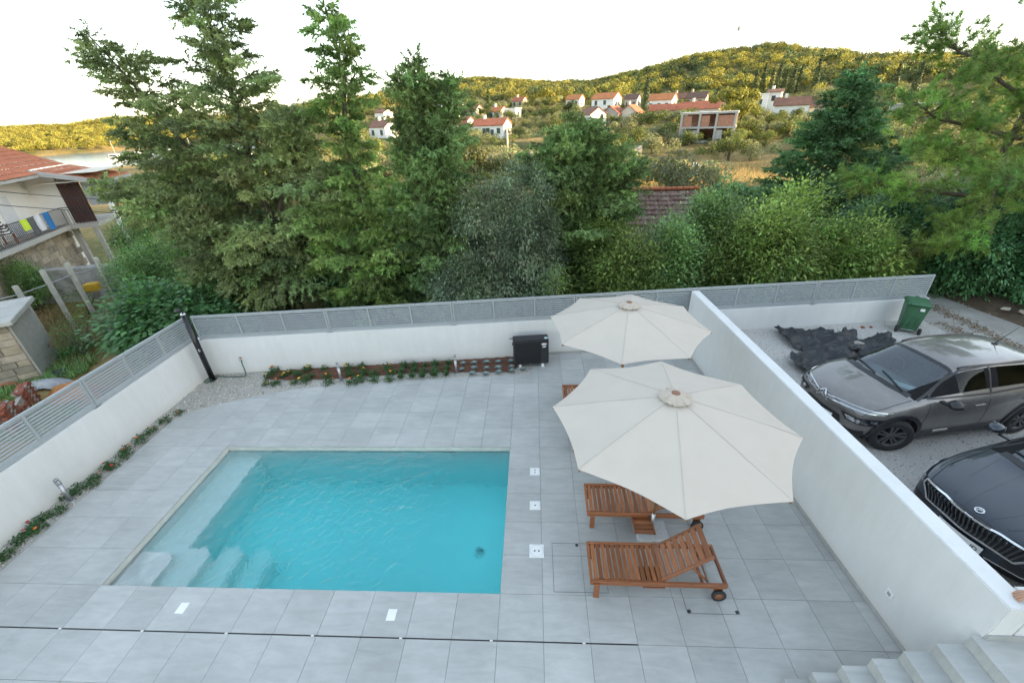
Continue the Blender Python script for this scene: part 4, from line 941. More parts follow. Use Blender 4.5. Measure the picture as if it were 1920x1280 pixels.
car, bvh = build_car(CG, (5.26,6.60,PZ), R(10.3), 'dusty grey parked hatchback with black wheels behind the dividing wall')
# black bumper, grille, lamps, double chevron
chr_ = M['chrome']
for sd in (-1,1):
    hl = patch(bvh,[(sd*.36,.66),(sd*.80,.70),(sd*.82,.57),(sd*.46,.55)],'front',M['black'],'headlight',car,.012)
    hl['label'] = 'black lower headlamp cluster'
    patch(bvh,[(sd*.44,.645),(sd*.77,.68),(sd*.78,.60),(sd*.50,.575)],'front',M['lampglass'],'lamp_lens',hl,.018)
    for q_ in (.52,.66): 
        r_ = bvh.ray_cast(Vector((-3,sd*q_,.622)),Vector((1,0,0)))[0]
        if r_: MB().lathe([(0,.0),(.036,.01),(.038,.02)],14,r_+Vector((-.005,0,0)),Matrix.Rotation(R(-90),3,'Y')).build('lamp_reflector', chr_, hl)
    patch(bvh,[(sd*.34,.835),(sd*.78,.815),(sd*.80,.78),(sd*.34,.80)],'front',M['lampglass'],'daytime_light',car,.010)
    surf_line(bvh,[(sd*.10,.825),(sd*.35,.845),(sd*.60,.84),(sd*.80,.825)],'front',.014,chr_,'chrome_strip',car,1,.010,.006)
    surf_line(bvh,[(sd*.10,.785),(sd*.35,.805),(sd*.60,.80),(sd*.78,.785)],'front',.014,chr_,'chrome_strip',car,1,.010,.006)
    patch(bvh,[(sd*.52,.40),(sd*.72,.44),(sd*.72,.34),(sd*.54,.32)],'front',M['black'],'fog_light_surround',car,.008)
    # arch cladding
    for ax in CG['axles']:
        b_ = MB(); pr = None
        for k in range(25):
            a = math.pi*(-.06+1.12*k/24); l0 = ax+(.335+.085)*math.cos(a); z0 = .345+(.335+.085)*math.sin(a); r_ = surf(bvh,l0,z0,False,sd)
            p = Vector((l0,(r_[0].y if r_[0] else sd*.82)+sd*.006,z0))
            if pr is not None: b_.bar(pr,p,.03,.075,up=Vector((math.cos(a),0,math.sin(a))))
            pr = p
        b_.build('arch_cladding', M['black'], car)
    surf_line(bvh,[(1.26,.34),(2.2,.33),(3.05,.34)],'side',.16,M['black'],'sill_cladding',car,sd,.02)
    r_ = surf(bvh,1.72,.365,False,sd)[0]; MB().box((1.72,r_.y+sd*.012,.365),(.30,.012,.05)).build('cladding_insert', chr_, car, bevel=.006)
for s0, zz in ((0,.0),(1,-.055)):
    surf_line(bvh,[(-.12,.775+zz),(-.06,.825+zz),(0,.86+zz),(.06,.825+zz),(.12,.775+zz)],'front',.022,chr_,'chevron_emblem',car,1,.016,.012)
patch(bvh,[(-.36,.55),(.36,.55),(.42,.42),(-.42,.42)],'front',M['black'],'lower_grille',car,.006)
patch(bvh,[(-.62,.36),(.62,.36),(.60,.26),(-.60,.26)],'front',M['black'],'bumper_cladding',car,.006)
pl = patch(bvh,[(-.26,.50),(.26,.50),(.26,.39),(-.26,.39)],'front',M['plate'],'number_plate',car,.022)
r_ = bvh.ray_cast(Vector((3.30,0,4)),Vector((0,0,-1)))[0]
MB().box((r_.x,0,r_.z+.01),(.09,.05,.025)).tube([(r_.x,0,r_.z+.02),(r_.x+.16,0,r_.z+.16),(r_.x+.34,0,r_.z+.31)],[.009,.006,.004],6).build('antenna', M['black'], car)
for sd in (-1,1): surf_line(bvh,[(1.95,sd*.50),(2.6,sd*.53),(3.5,sd*.50)],'top',.03,M['black'],'roof_rail',car,1,.03,.012)
pp = mat('dashboard_papers',(.50,.55,.56),.7,.1,8)
MB().box((1.36,-.34,.975),(.17,.26,.004),.5).box((1.30,-.18,.978),(.10,.14,.004),.2).build('paper', pp, car)
# --- the dark saloon
PAINT_B = car_paint('blue_black_metallic_paint',(.013,.019,.032),.02)
CB = dict(len=4.69, hw=.90, wr=.335, axles=(.88,3.566), steer=R(0), rim=M['steel'], spokes=7, rimstyle=0, paint=PAINT_B, beltk=.94, roofw=.56, curve=.34, curve_l=1.1, cpow=3.2,
    wb0=1.28, wt0=2.12, dash=.90, wheel_side=1, mirror=(1.78,1.0), mirrormat=PAINT_B, wrake=True, kinds=None,
    stations=[(0.0,'N'),(.05,'N'),(.22,'N'),(.5,'N'),(.9,'N'),(1.28,'W'),(1.70,'W'),(2.12,'D'),(2.4,'D'),(2.72,'P'),(2.80,'E'),(3.7,'P'),(3.9,'P'),(4.2,'R'),(4.5,'N'),(4.66,'N'),(4.69,'N')],
    width=[(0,.70),(.05,.74),(.22,.82),(.5,.88),(.9,.905),(2.5,.91),(3.6,.905),(4.4,.84),(4.69,.72)],
    sill=[(0,.30),(.5,.27),(1,.25),(3.4,.25),(4,.30),(4.69,.40)], under=[(0,.22),(.3,.19),(1,.17),(3.6,.17),(4.69,.34)],
    belt=[(0,.69),(.05,.74),(.22,.785),(.5,.82),(1.2,.90),(2.2,.94),(3.7,.98),(4.4,.98),(4.69,.82)],
    top=[(0,.745),(.05,.80),(.22,.85),(.5,.89),(.9,.945),(1.28,.985),(1.70,1.22),(2.12,1.40),(2.4,1.45),(2.8,1.47),(3.7,1.40),(4.2,1.18),(4.5,1.02),(4.69,.88)],
    cab=[(0,0),(.9,0),(1.28,.12),(1.70,.75),(2.12,1),(3.7,1),(4.2,.7),(4.5,.1),(4.69,0)], nose=[(0,0),(1,0)],
    gaps_side=[[(1.40,.28),(1.36,.6),(1.45,.94)],[(2.74,.27),(2.74,.96)]], handles=[(2.54,.82),(3.5,.84)],
    gaps_top=[[(.14,-.58),(.55,-.70),(1.30,-.74)],[(.14,.58),(.55,.70),(1.30,.74)],[(.14,-.58),(.06,-.3),(.045,0),(.06,.3),(.14,.58)]],
    trim_side=[[(1.50,.965),(2.74,.985),(3.7,1.02)],[(1.58,1.0),(1.9,1.18),(2.2,1.32),(2.8,1.38),(3.7,1.30)],[(2.75,.99),(2.78,1.36)]])
car2, bvh2 = build_car(CB, (5.60,3.95,PZ), R(13.5), 'dark blue-black parked car with chrome-edged grille, at the right edge')
for sd in (-1,1):
    hl = patch(bvh2,[(sd*.645,.745),(sd*.87,.765),(sd*.88,.66),(sd*.655,.63)],'front',M['dark'],'headlight',car2,.006)
    patch(bvh2,[(sd*.65,.74),(sd*.865,.76),(sd*.875,.665),(sd*.66,.635)],'front',M['lampglass'],'lamp_lens',hl,.012)
    for q_ in (.67,.74,.81): surf_line(bvh2,[(sd*q_,.66),(sd*(q_+.03),.73)],'front',.018,chr_,'lamp_element',hl,1,.008,.009)
    surf_line(bvh2,[(.16,sd*.30),(.6,sd*.46),(1.2,sd*.56)],'top',.02,PAINT_B,'bonnet_crease',car2,1,.010)
    surf_line(bvh2,[(.06,sd*.12),(.4,sd*.19),(1.2,sd*.26)],'top',.014,PAINT_B,'bonnet_crease',car2,1,.006)
    surf_line(bvh2,[(sd*.30,.30),(sd*.62,.34),(sd*.80,.40)],'front',.014,chr_,'bumper_trim',car2,1,.008,.008)
    patch(bvh2,[(sd*.42,.42),(sd*.80,.47),(sd*.80,.33),(sd*.46,.30)],'front',M['black'],'air_intake',car2,.005)
gb_ = patch(bvh2,[(-.60,.735),(.60,.735),(.50,.47),(-.50,.47)],'front',M['black'],'grille',car2,.006)
grey_bar = mat('grille_bar_grey',(.10,.11,.12),.3,.1,5,metal=.6)
for k in range(22):
    q_ = -.545+1.09*k/21; surf_line(bvh2,[(q_*.88,.485),(q_,.725)],'front',.016,grey_bar,'grille_bar',gb_,1,.034,.016)
surf_line(bvh2,[(-.63,.67),(-.60,.742),(-.32,.755),(-.16,.738),(0,.732),(.16,.738),(.32,.755),(.60,.742),(.63,.67),(.51,.465),(0,.455),(-.51,.465),(-.63,.67)],'front',.026,chr_,'grille_frame',car2,1,.016,.014)
r_ = bvh2.ray_cast(Vector((.13,0,4)),Vector((0,0,-1))); zq = r_[1].to_track_quat('Z','Y').to_matrix()
em = MB().lathe([(.030,0),(.045,.006),(.050,.004),(.050,0)],26,r_[0]+r_[1]*.004,zq).build('round_emblem', chr_, car2)
MB().lathe([(0,.002),(.036,.002),(.036,0)],24,r_[0]+r_[1]*.003,zq).build('emblem_field', M['black'], em)
wg_ = MB()
for (a, b) in (((-.020,-.012),(.020,.012)),((-.012,.004),(-.012,.028)),((.0,.010),(.006,.030)),((.012,.014),(.022,.022)),((-.020,-.012),(-.006,-.024))):
    wg_.bar(r_[0]+zq @ Vector((a[0],a[1],.008)),r_[0]+zq @ Vector((b[0],b[1],.008)),.009,.004,up=r_[1])
wg_.build('winged_arrow', chr_, em)
plo = patch(bvh2,[(-.26,.40),(.26,.40),(.26,.29),(-.26,.29)],'front',M['plate'],'number_plate',car2,.030)
def text(body, size, mt, parent, loc, rot, name='lettering', ext=.001, ax='CENTER'):
    cu = bpy.data.curves.new(name,'FONT'); cu.body = body; cu.size = size; cu.extrude = ext; cu.align_x = ax; cu.align_y = 'CENTER'
    o = bpy.data.objects.new(name, cu); col.objects.link(o); dg = bpy.context.evaluated_depsgraph_get(); me = bpy.data.meshes.new_from_object(o.evaluated_get(dg)); bpy.data.objects.remove(o)
    me.materials.clear(); me.materials.append(mt); return link(name, me, parent, loc, rot)
r_ = bvh2.ray_cast(Vector((-3,.16,.345)),Vector((1,0,0)))[0]
text('ID',.085,M['black'],plo,(r_.x-.036,-.19,.345),(R(90),0,R(-90)))
r_ = bvh.ray_cast(Vector((-3,.15,.445)),Vector((1,0,0)))[0]
text('A',.085,M['black'],pl,(r_.x-.028,.20,.445),(R(90),0,R(-90)))
# ------------------------------------------------------------------ the land: garden, valley, village slope, wooded hills, the ridge that shades the yard
SEA = -5.0
_B = np.array([(0,-.9),(12,-.9),(35,-1.5),(60,-2.0),(80,-1.2),(105,.2),(125,1.5),(155,4.2),(180,6.5),(205,8.8),(400,16),(3000,30)])
_BL = np.array([(0,-1.2),(30,-1.6),(60,-2.6),(120,-3.6),(190,-4.6),(215,-6.5),(235,-9),(330,-9),(344,-7),(350,-3.4),(400,-1),(3000,0)])
_SK = np.array([(-70,.9),(-50,.55),(-46,.6),(-43,1.1),(-40,1.1),(-33,1.0),(-27,1.2),(-21,1.55),(-17,2.3),(-14.7,2.75),(-11,3.4),(-6,3.75),(-2.4,3.4),(3.8,2.85),(6.8,2.75),(12,3.55),(17.3,4.95),(21.3,5.3),(25.1,5.3),(28.8,4.6),(33.5,3.55),(37.3,3.1),(42,3.0),(55,3.4),(75,3.0),(180,1)])
_RD = np.array([(-70,520),(-40,520),(-20,540),(0,520),(10,450),(17,380),(25,350),(40,360),(60,330),(180,330)])
def height(x, y):
    x = np.asarray(x,float); y = np.asarray(y,float); r = np.hypot(x,y); az = np.degrees(np.arctan2(x,y)); aa = np.abs(az) > 110
    b = np.interp(r*np.where(np.abs(az) < 60, np.cos(np.radians(np.clip(az,-60,60))*.6), .8),_B[:,0],_B[:,1]); bl = np.interp(r,_BL[:,0],_BL[:,1])
    k = np.clip((-az-24)/10,0,1); k = k*k*(3-2*k); k = np.where(aa & (x > 0),0,k); b = b*(1-k)+bl*k
    el = np.interp(az,_SK[:,0],_SK[:,1]); rd = np.interp(az,_RD[:,0],_RD[:,1]); zr = 6+rd*np.tan(np.radians(el))-5.0
    r1 = 195+k*165; t = np.clip((r-r1)/(rd-r1),0,1); z1 = np.where(k > .5,-4.3,8.0)
    hill = (zr-z1)*(t**1.12)
    base = np.where(r > r1, b*(1-t)+z1*t, b)
    back = np.clip((r-rd)/600,0,1)
    z = base+hill-(zr*.8)*back
    z = np.where(np.abs(az) > 100, np.where(np.abs(az) < 130, z*(130-np.abs(az))/30-1*(np.abs(az)-100)/30, -1), z)
    z = z+46*np.exp(-((x-118)/46)**2-((y+26)/48)**2)                       # ridge towards the low sun
    rough = np.clip((r-30)/60,0,1); z = z+rough*(fbm(x*.03,y*.03,4,21)-.45)*3.0*(1+1.2*t)+np.clip((r-12)/20,0,1)*(fbm(x*.35,y*.35,3,4)-.45)*.25
    rise = np.clip((x-9.5)/1.4,0,1)*np.clip((40-r)/15,0,1); z = z*(1-rise)+rise*np.maximum(z,.30+.03*(x-11)*np.clip(x-13,0,1))
    pool_ = (np.clip(1.2-np.abs(x+3.5)/4.6,0,.2)*5)*(np.clip(1.2-np.abs(y-5)/2.9,0,.2)*5); z = z-2.2*np.clip(pool_,0,1)
    return z
def land_mat():
    m, n, p = new_mat('dry_grass_and_earth'); L = n.links; ge = N(n,'NewGeometry')
    n1 = N(n,'TexNoise', Scale=.045, Detail=6, Roughness=.6); L.new(ge.outputs['Position'], n1.inputs['Vector'])
    n2 = N(n,'TexNoise', Scale=1.6, Detail=6, Roughness=.7); L.new(ge.outputs['Position'], n2.inputs['Vector'])
    a = N(n,'ValToRGB'); L.new(n1.outputs[0], a.inputs[0]); e = a.color_ramp.elements; e[0].position = .38; e[0].color = (.075,.088,.032,1); e[1].position = .62; e[1].color = (.34,.24,.105,1); k = e.new(.5); k.color = (.20,.165,.07,1)
    b = N(n,'ValToRGB'); L.new(n2.outputs[0], b.inputs[0]); e = b.color_ramp.elements; e[0].position = .3; e[0].color = (.62,.62,.62,1); e[1].position = .72; e[1].color = (1.3,1.3,1.3,1)
    mx = N(n,'Mix', data_type='RGBA', blend_type='MULTIPLY'); mx.inputs[0].default_value = 1; L.new(a.outputs[0], mx.inputs[6]); L.new(b.outputs[0], mx.inputs[7])
    L.new(mx.outputs[2], p.inputs['Base Color']); p.inputs['Roughness'].default_value = .95; p.inputs['Specular IOR Level'].default_value = .05
    bp = N(n,'Bump', Strength=.6, Distance=.15); L.new(n2.outputs[0], bp.inputs['Height']); L.new(bp.outputs[0], p.inputs['Normal']); return m
def axis(lim0, a, b, lim1, fine, n0, n1):
    left = a-(np.geomspace(1,1+(a-lim0)/fine,n0)-1)*fine; right = b+(np.geomspace(1,1+(lim1-b)/fine,n1)-1)*fine
    return np.concatenate([left[::-1], np.arange(a+fine,b,fine), right])
ax_ = axis(-1400,-42,30,1200,.6,90,90); ay_ = axis(-420,-4,48,1800,.6,50,130)
gx, gy = np.meshgrid(ax_, ay_); gz = height(gx,gy); nx, ny = len(ax_), len(ay_); idx = np.arange(nx*ny).reshape(ny,nx)
F = np.stack([idx[:-1,:-1],idx[:-1,1:],idx[1:,1:],idx[1:,:-1]],-1).reshape(-1,4)
tag(link('terrain', fast_mesh('terrain', np.stack([gx,gy,gz],-1).reshape(-1,3), F, land_mat(), True)), kind='structure')
def sea_mat():
    m, n, p = new_mat('sea_water'); ge = N(n,'NewGeometry'); n1 = N(n,'TexNoise', Scale=.6, Detail=3); n.links.new(ge.outputs['Position'], n1.inputs['Vector']); bp = N(n,'Bump', Strength=.2, Distance=.2)
    n.links.new(n1.outputs[0], bp.inputs['Height']); n.links.new(bp.outputs[0], p.inputs['Normal']); p.inputs['Base Color'].default_value = (.10,.17,.21,1); p.inputs['Roughness'].default_value = .15; return m
tag(link('sea', fast_mesh('sea', [(-900,60,SEA),(-70,60,SEA),(-70,460,SEA),(-900,460,SEA)], [(0,1,2,3)], sea_mat())), kind='structure')
mt_ = []
for i in range(60):
    a = R(-38+26*i/59); e_ = math.exp(-((i-33)/13)**2)*1.75+.35+.12*math.sin(i*1.3)+.07*math.sin(i*3.1); mt_.append((2600*math.sin(a),2600*math.cos(a),6+2600*math.tan(R(e_))))
V = [(x,y,-20) for x,y,z in mt_]+[(x*1.0,y*1.0,z) for x,y,z in mt_]+[(x*1.15,y*1.15,-20) for x,y,z in mt_]; F = [(i,i+1,61+i,60+i) for i in range(59)]+[(60+i,61+i,121+i,120+i) for i in range(59)]
tag(link('far_mountain', fast_mesh('far_mountain', V, F, mat('far_slope',(.16,.19,.20),.95,.1,.004))), kind='structure')

# parking gravel, concrete lane, verge
M['parkgravel'] = mat('parking_gravel',(.38,.365,.34),.95,.3,55,c2=(.56,.545,.52),bump=.8,bscale=70,thr=(.38,.62))
pk = [(DIV(2.7)+.26,2.72),(DIV(10.6)+.21,BW(4.5)-.004),(10.85,BW(10.85)-.004),(10.9,9.0),(11.3,6),(11.8,2.0),(12.2,-3),(6.65,-3),(6.65,2.72)]
tag(MB().prism(pk,-1.2,PZ).build('parking_ground', M['parkgravel']), kind='structure')
lane = [(10.86,BW(10.85)+.3),(10.7,12.6),(10.2,14.2),(9.6,15.4),(11.6,16.2),(12.3,14.6),(12.70,13.04),(12.78,12.22),(12.9,11.6),(13.02,11.0),(13.15,10.2),(13.5,8),(14.1,4),(14.8,-3),(12.204,-3),(11.804,2),(11.304,6),(10.904,9.0),(10.856,BW(10.85))]
tag(MB().prism(lane,-1.2,PZ-.012).build('lane', mat('old_concrete',(.30,.285,.26),.92,.2,1.2,c2=(.40,.385,.36),bump=.4,bscale=30,thr=(.35,.65))), kind='structure')
n = 17000; P = np.stack([rng.uniform(4.7,11.9,n),rng.uniform(2.8,11.2,n),np.full(n,PZ)],-1); ok = inside(P[:,0],P[:,1],pk); P = P[ok]; P[:,2] += rng.uniform(-.004,.006,len(P))
V, F, C = pebbles(P,.013,[(.66,.645,.62),(.52,.505,.48),(.74,.73,.70),(.42,.40,.37),(.30,.26,.23)])
tag(link('parking_pebbles', fast_mesh('parking_pebbles', V, F, M['stone'], colors=C)),'loose crushed stone scattered over the parking ground','gravel',kind='stuff')
n = 2400; P = np.stack([rng.uniform(12.4,17,n),rng.uniform(8,14.5,n)],-1); ok = (P[:,0] > np.interp(P[:,1],[4,8,11,13.04,14.6],[14.1,13.5,13.02,12.7,12.3])-.15*rng.random(n)); P = P[ok]
n2 = 1000; Q = np.concatenate([np.stack([11.9+rng.normal(0,.13,n2)+(12.3-0)*0,rng.uniform(9.4,12.2,n2)],-1),np.stack([11.25+rng.normal(0,.12,n2//3),rng.uniform(9.6,11.0,n2//3)],-1)]); 
Pz = np.concatenate([np.column_stack([P,np.maximum(height(P[:,0],P[:,1]),PZ-.012)+.01]),np.column_stack([Q,np.full(len(Q),PZ-.005)])])
V, F, C = pebbles(Pz,.020,[(.16,.10,.06),(.22,.15,.09),(.30,.23,.15),(.12,.085,.05),(.40,.36,.30)],.35)
tag(link('leaf_litter', fast_mesh('leaf_litter', V, F, M['stone'], colors=C)),'brown fallen leaves and bits of stone along the concrete lane','leaf litter',kind='stuff')
vg = [(p[0],p[1]) for p in lane[6:14]]; vgp = vg+[(20,-3),(20,16),(12.9,16)]
gx, gy = np.meshgrid(np.linspace(12.2,24,60),np.linspace(-3,17,90)); e_ = np.interp(gy,[p[1] for p in reversed(vg)],[p[0] for p in reversed(vg)]); gx2 = np.maximum(gx,e_-.02); gz = PZ-.03+np.clip(gx2-e_,0,3)*.16+(fbm(gx2*2,gy*2,4)-.3)*.16*np.clip((gx2-e_)*2,0,1)
idx = np.arange(60*90).reshape(90,60); F = np.stack([idx[:-1,:-1],idx[:-1,1:],idx[1:,1:],idx[1:,:-1]],-1).reshape(-1,4)
tag(link('verge', fast_mesh('verge', np.stack([gx2,gy,gz],-1).reshape(-1,3), F, mat('brown_verge',(.075,.052,.034),.95,.3,5,c2=(.15,.105,.07),bump=.6), True)), kind='structure')
for x, y, s_, lb in ((13.6,11.2,.20,'pinkish boulder on the verge of the lane, the largest pale one'),(13.3,11.45,.12,'small pale stone on the verge left of the pinkish boulder'),(13.75,10.7,.13,'flat pale stone on the verge below the pinkish boulder')):
    rock(x,y,PZ+.16,s_,(.42,.33,.27) if s_ > .15 else (.45,.40,.34),lb)

# ------------------------------------------------------------------ far houses
HM = dict(white=mat('village_white',(.80,.785,.75),.9,.06,.6), cream=mat('village_cream',(.60,.54,.44),.9,.08,.6), grey=mat('village_grey',(.40,.39,.37),.9,.12,.8), stonew=mat('village_stone',(.42,.37,.30),.9,.2,1.4),
    red=mat('roof_red',(.33,.105,.055),.85,.25,1.2), orange=mat('roof_orange',(.46,.17,.06),.85,.2,1.2), brown=mat('roof_brown',(.20,.095,.06),.85,.25,1.2), dark=mat('roof_dark',(.13,.075,.055),.85,.25,1.2),
    glass=mat('window_dark',(.035,.045,.055),.15,.1,1), shut=mat('shutter_green',(.06,.09,.07),.7), concrete=mat('raw_concrete',(.42,.40,.37),.9,.12,.8), brick=mat('hollow_brick',(.40,.20,.13),.9,.2,2.5))
def far_house(x, y, w_, d_, hw_, rh, rz, wall, roof, label, ridge='x', wins=((-.28,.5),(.25,.5)), gwins=((0,.55),), door=None, chimney=False, flat=False):
    z = float(height(x,y))-.2
    t = empty('village_house', (x,y,z), rz, label, 'house', 'houses of the village below the wooded hill')
    b = MB(); W, Dp = w_/2, d_/2; hw_ += .2
    if flat:
        b.bbox((-W,-Dp,-1),(W,Dp,hw_)); b.build('wall', HM[wall], t)
        MB().bbox((-W-.15,-Dp-.15,hw_+.003),(W+.15,Dp+.15,hw_+.25)).build('roof_slab', HM[wall], t)
    else:
        if ridge == 'x': b.extrude([(-W,-Dp,-1),(-W,Dp,-1),(-W,Dp,hw_),(-W,0,hw_+rh),(-W,-Dp,hw_)],(w_,0,0))
        else: b.extrude([(-W,-Dp,-1),(W,-Dp,-1),(W,-Dp,hw_),(0,-Dp,hw_+rh),(-W,-Dp,hw_)],(0,d_,0))
        b.build('wall', HM[wall], t)
        r_ = MB(); o_ = .3; th = .14
        half = (Dp if ridge == 'x' else W); sl = rh/half; e0 = half+o_; zl = hw_+.02-sl*o_; zr = hw_+rh+.02
        for s_ in (-1,1):
            if ridge == 'x': r_.extrude([(-W-.25,s_*e0,zl),(-W-.25,s_*e0,zl+th),(-W-.25,0,zr+th),(-W-.25,0,zr)],(w_+.5,0,0))
            else: r_.extrude([(s_*e0,-Dp-.25,zl),(s_*e0,-Dp-.25,zl+th),(0,-Dp-.25,zr+th),(0,-Dp-.25,zr)],(0,d_+.5,0))
        ro = r_.build('roof', HM[roof], t)
        if chimney or random.random() < .5: MB().bbox((-W*.4-.3,-.3,hw_+rh*.5),(-W*.4+.3,.3,hw_+rh+.9)).build('chimney', HM[wall], ro)
    def win(cx, cz, face, ww=.9, wh=1.2):
        q = {'f':((cx-ww/2,-Dp-.05,cz-wh/2),(cx+ww/2,-Dp+.04,cz+wh/2)),'r':((W-.04,cx-ww/2,cz-wh/2),(W+.05,cx+ww/2,cz+wh/2))}[face]
        f_ = MB().bbox(*q).build('window', HM['shut'] if random.random() < .4 else HM['glass'], t)
        a, b2 = q; s_ = .07
        if face == 'f': MB().bbox((a[0]-.08,-Dp-.09,a[2]-.1),(b2[0]+.08,-Dp+.03,a[2]-.003)).build('sill', HM['cream'], f_)
        else: MB().bbox((W-.03,a[1]-.08,a[2]-.1),(W+.09,b2[1]+.08,a[2]-.003)).build('sill', HM['cream'], f_)
    for fx, fz in wins: win(fx*w_, fz*hw_, 'f')
    for fy_, fz in gwins: win(fy_*d_, fz*hw_, 'r')
    if door is not None: MB().bbox((door*w_-.5,-Dp-.04,0.2),(door*w_+.5,-Dp+.03,2.2)).build('door', HM['shut'], t)
    return t
A30 = R(-28)
far_house(-18.4,121.6,5.4,5.4,2.6,1.5,A30,'white','red','white gabled cottage with red roof, left end of the lower row',chimney=True,wins=((-.28,.55),(.05,.5),(.3,.5)))
far_house(-10.4,116.8,8.6,5.0,2.6,1.3,R(-20),'white','red','long low white house with red roof at the valley edge',wins=((-.35,.55),(-.1,.55),(.15,.45),(.35,.55)),door=.02)
far_house(-11.2,152.3,4.4,4.2,2.2,1.2,A30,'white','orange','small white house with orange roof beside a cypress, upper row')
far_house(-6.6,152.8,4.2,3.6,2.6,0,A30,'white','red','flat roofed white block right of the small orange roofed house',flat=True,wins=((-.25,.5),),gwins=((0,.55),))
far_house(23.4,155.2,7.6,5.4,3.4,1.5,R(-35),'white','orange','two storey white gabled house with orange roof in the middle of the village',wins=((-.3,.7),(.1,.7),(.3,.3)),ridge='x',gwins=((-.2,.6),(.25,.6)))
far_house(21.4,127.8,4.6,5.6,2.6,1.7,R(-30),'grey','red','left of two joined grey houses with red gable roofs',ridge='y',wins=((-.2,.45),(.2,.45)))
far_house(26.0,127.4,4.6,5.6,2.6,1.7,R(-30),'cream','red','right of two joined houses with red gable roof and chimney',ridge='y',wins=((0,.45),),chimney=True)
far_house(39.3,149.4,7.6,5.2,2.8,1.5,R(-32),'white','orange','white house with bright orange roof right of the tall cypress',wins=((-.32,.5),(0,.5),(.3,.5)))
far_house(37.2,138.1,8.4,4.8,1.6,1.4,R(-22),'cream','red','low house with a wide red roof below the orange roofed one',wins=((-.3,.55),(.2,.55)))
far_house(15.6,125.6,4.8,5.6,2.9,1.5,R(25),'white','brown','white gable end house facing right above the conifer',ridge='y',wins=((-.15,.5),(.2,.8)),gwins=((0,.5),))
far_house(-39.0,121.4,5.8,5.0,2.4,1.4,A30,'white','brown','white cottage with brown roof showing between the conifers')
far_house(-47.4,149.7,4.0,4.0,3.4,.8,A30,'white','brown','tall narrow white house above the cottage between the conifers')
far_house(-33.0,181.3,4.4,4.4,3.4,0,A30,'white','red','white flat roofed house high on the slope, left one',flat=True)
far_house(-28.6,179.5,3.4,4.0,3.0,0,A30,'stonew','red','brownish flat roofed house high on the slope',flat=True,wins=((0,.5),))
far_house(-20.4,158.7,6.4,4.4,1.8,1.4,A30,'stonew','brown','low stone house with brown roof on the upper slope')
far_house(15.1,173.8,5.2,4.6,2.4,1.3,A30,'white','orange','small white house with orange roof high on the slope',gwins=((0,.5),))
far_house(32.2,157.7,4.0,4.2,2.8,1.2,A30,'grey','dark','grey house with dark roof just left of the tall cypress')
far_house(-5.1,187.9,4.6,4.0,1.8,1.3,A30,'cream','red','small house at the forest edge, mostly red roof')
far_house(43.4,126.8,9.2,6.0,2.2,1.6,R(-22),'white','red','wide white house with red roof above the unfinished building',wins=((-.3,.5),(0,.5),(.3,.5)),chimney=True)
far_house(59.6,131.6,5.4,5.0,3.9,0,R(-30),'white','red','white flat roofed house beside the yellow green pines',flat=True,wins=((-.25,.6),(.2,.6)))
far_house(63.4,130.4,3.2,4.6,4.4,.6,R(-30),'white','brown','tall white side block with brown roof edge beside the flat roofed house',wins=((0,.7),))
far_house(61.0,116.6,7.0,5.6,2.6,1.5,R(-25),'white','brown','white house with brown roof and two dark openings',wins=((-.25,.45),(.22,.45)),gwins=((0,.5),))
far_house(66.2,115.4,4.0,4.6,2.0,1.2,R(-25),'cream','dark','lower annex with dark roof joined to the white house',wins=((0,.5),))
far_house(47.2,159.1,4.6,4.2,2.2,1.3,A30,'stonew','brown','small stone house with brown roof, upper right of the village')
far_house(52.0,157.1,6.6,4.8,2.2,1.6,A30,'stonew','dark','stone house with dark roof highest in the village')
far_house(80.4,105.3,7.8,5.4,2.6,.5,R(-38),'grey','dark','pale grey modern house behind the leaning conifer on the right',flat=True,wins=((-.3,.55),(-.05,.55),(.25,.55)))
# unfinished concrete house with brick infill
ub = empty('unfinished_house', (31.4,86.2,float(height(31.4,86.2))-.1), R(-24), 'unfinished concrete frame house with raw brick infill walls', 'house')
b = MB()
for zz in (.0,2.25,4.5): MB().bbox((-4.6,-3,zz),(4.6,3,zz+.28)).build('floor_slab', HM['concrete'], ub)
for xx in (-4.3,-1.3,1.4,4.3):
    for yy in (-2.8,2.8):
        for zz in (.0,2.25): MB().bbox((xx-.18,yy-.18,zz+.283),(xx+.18,yy+.18,zz+2.247)).build('column', HM['concrete'], ub)
for x0, x1, zz in ((-4.1,-2.6,2.26),(-1.1,.3,2.26),(1.6,4.1,2.26),(1.6,2.6,.01),(-4.1,-1.5,.01)):
    MB().bbox((x0,-2.85,zz+.28),(x1,-2.62,zz+1.98)).build('brick_infill', HM['brick'] if zz > 1 else HM['concrete'], ub)
for zz in (0.,2.25): MB().bbox((4.12,-2.6,zz+.285),(4.38,2.6,zz+2.24)).build('side_wall', HM['brick'] if zz > 1 else HM['concrete'], ub)
for zz in (0.,2.25): MB().bbox((-4.0,2.6,zz+.285),(4.0,2.9,zz+2.24)).build('back_wall', HM['brick'], ub)

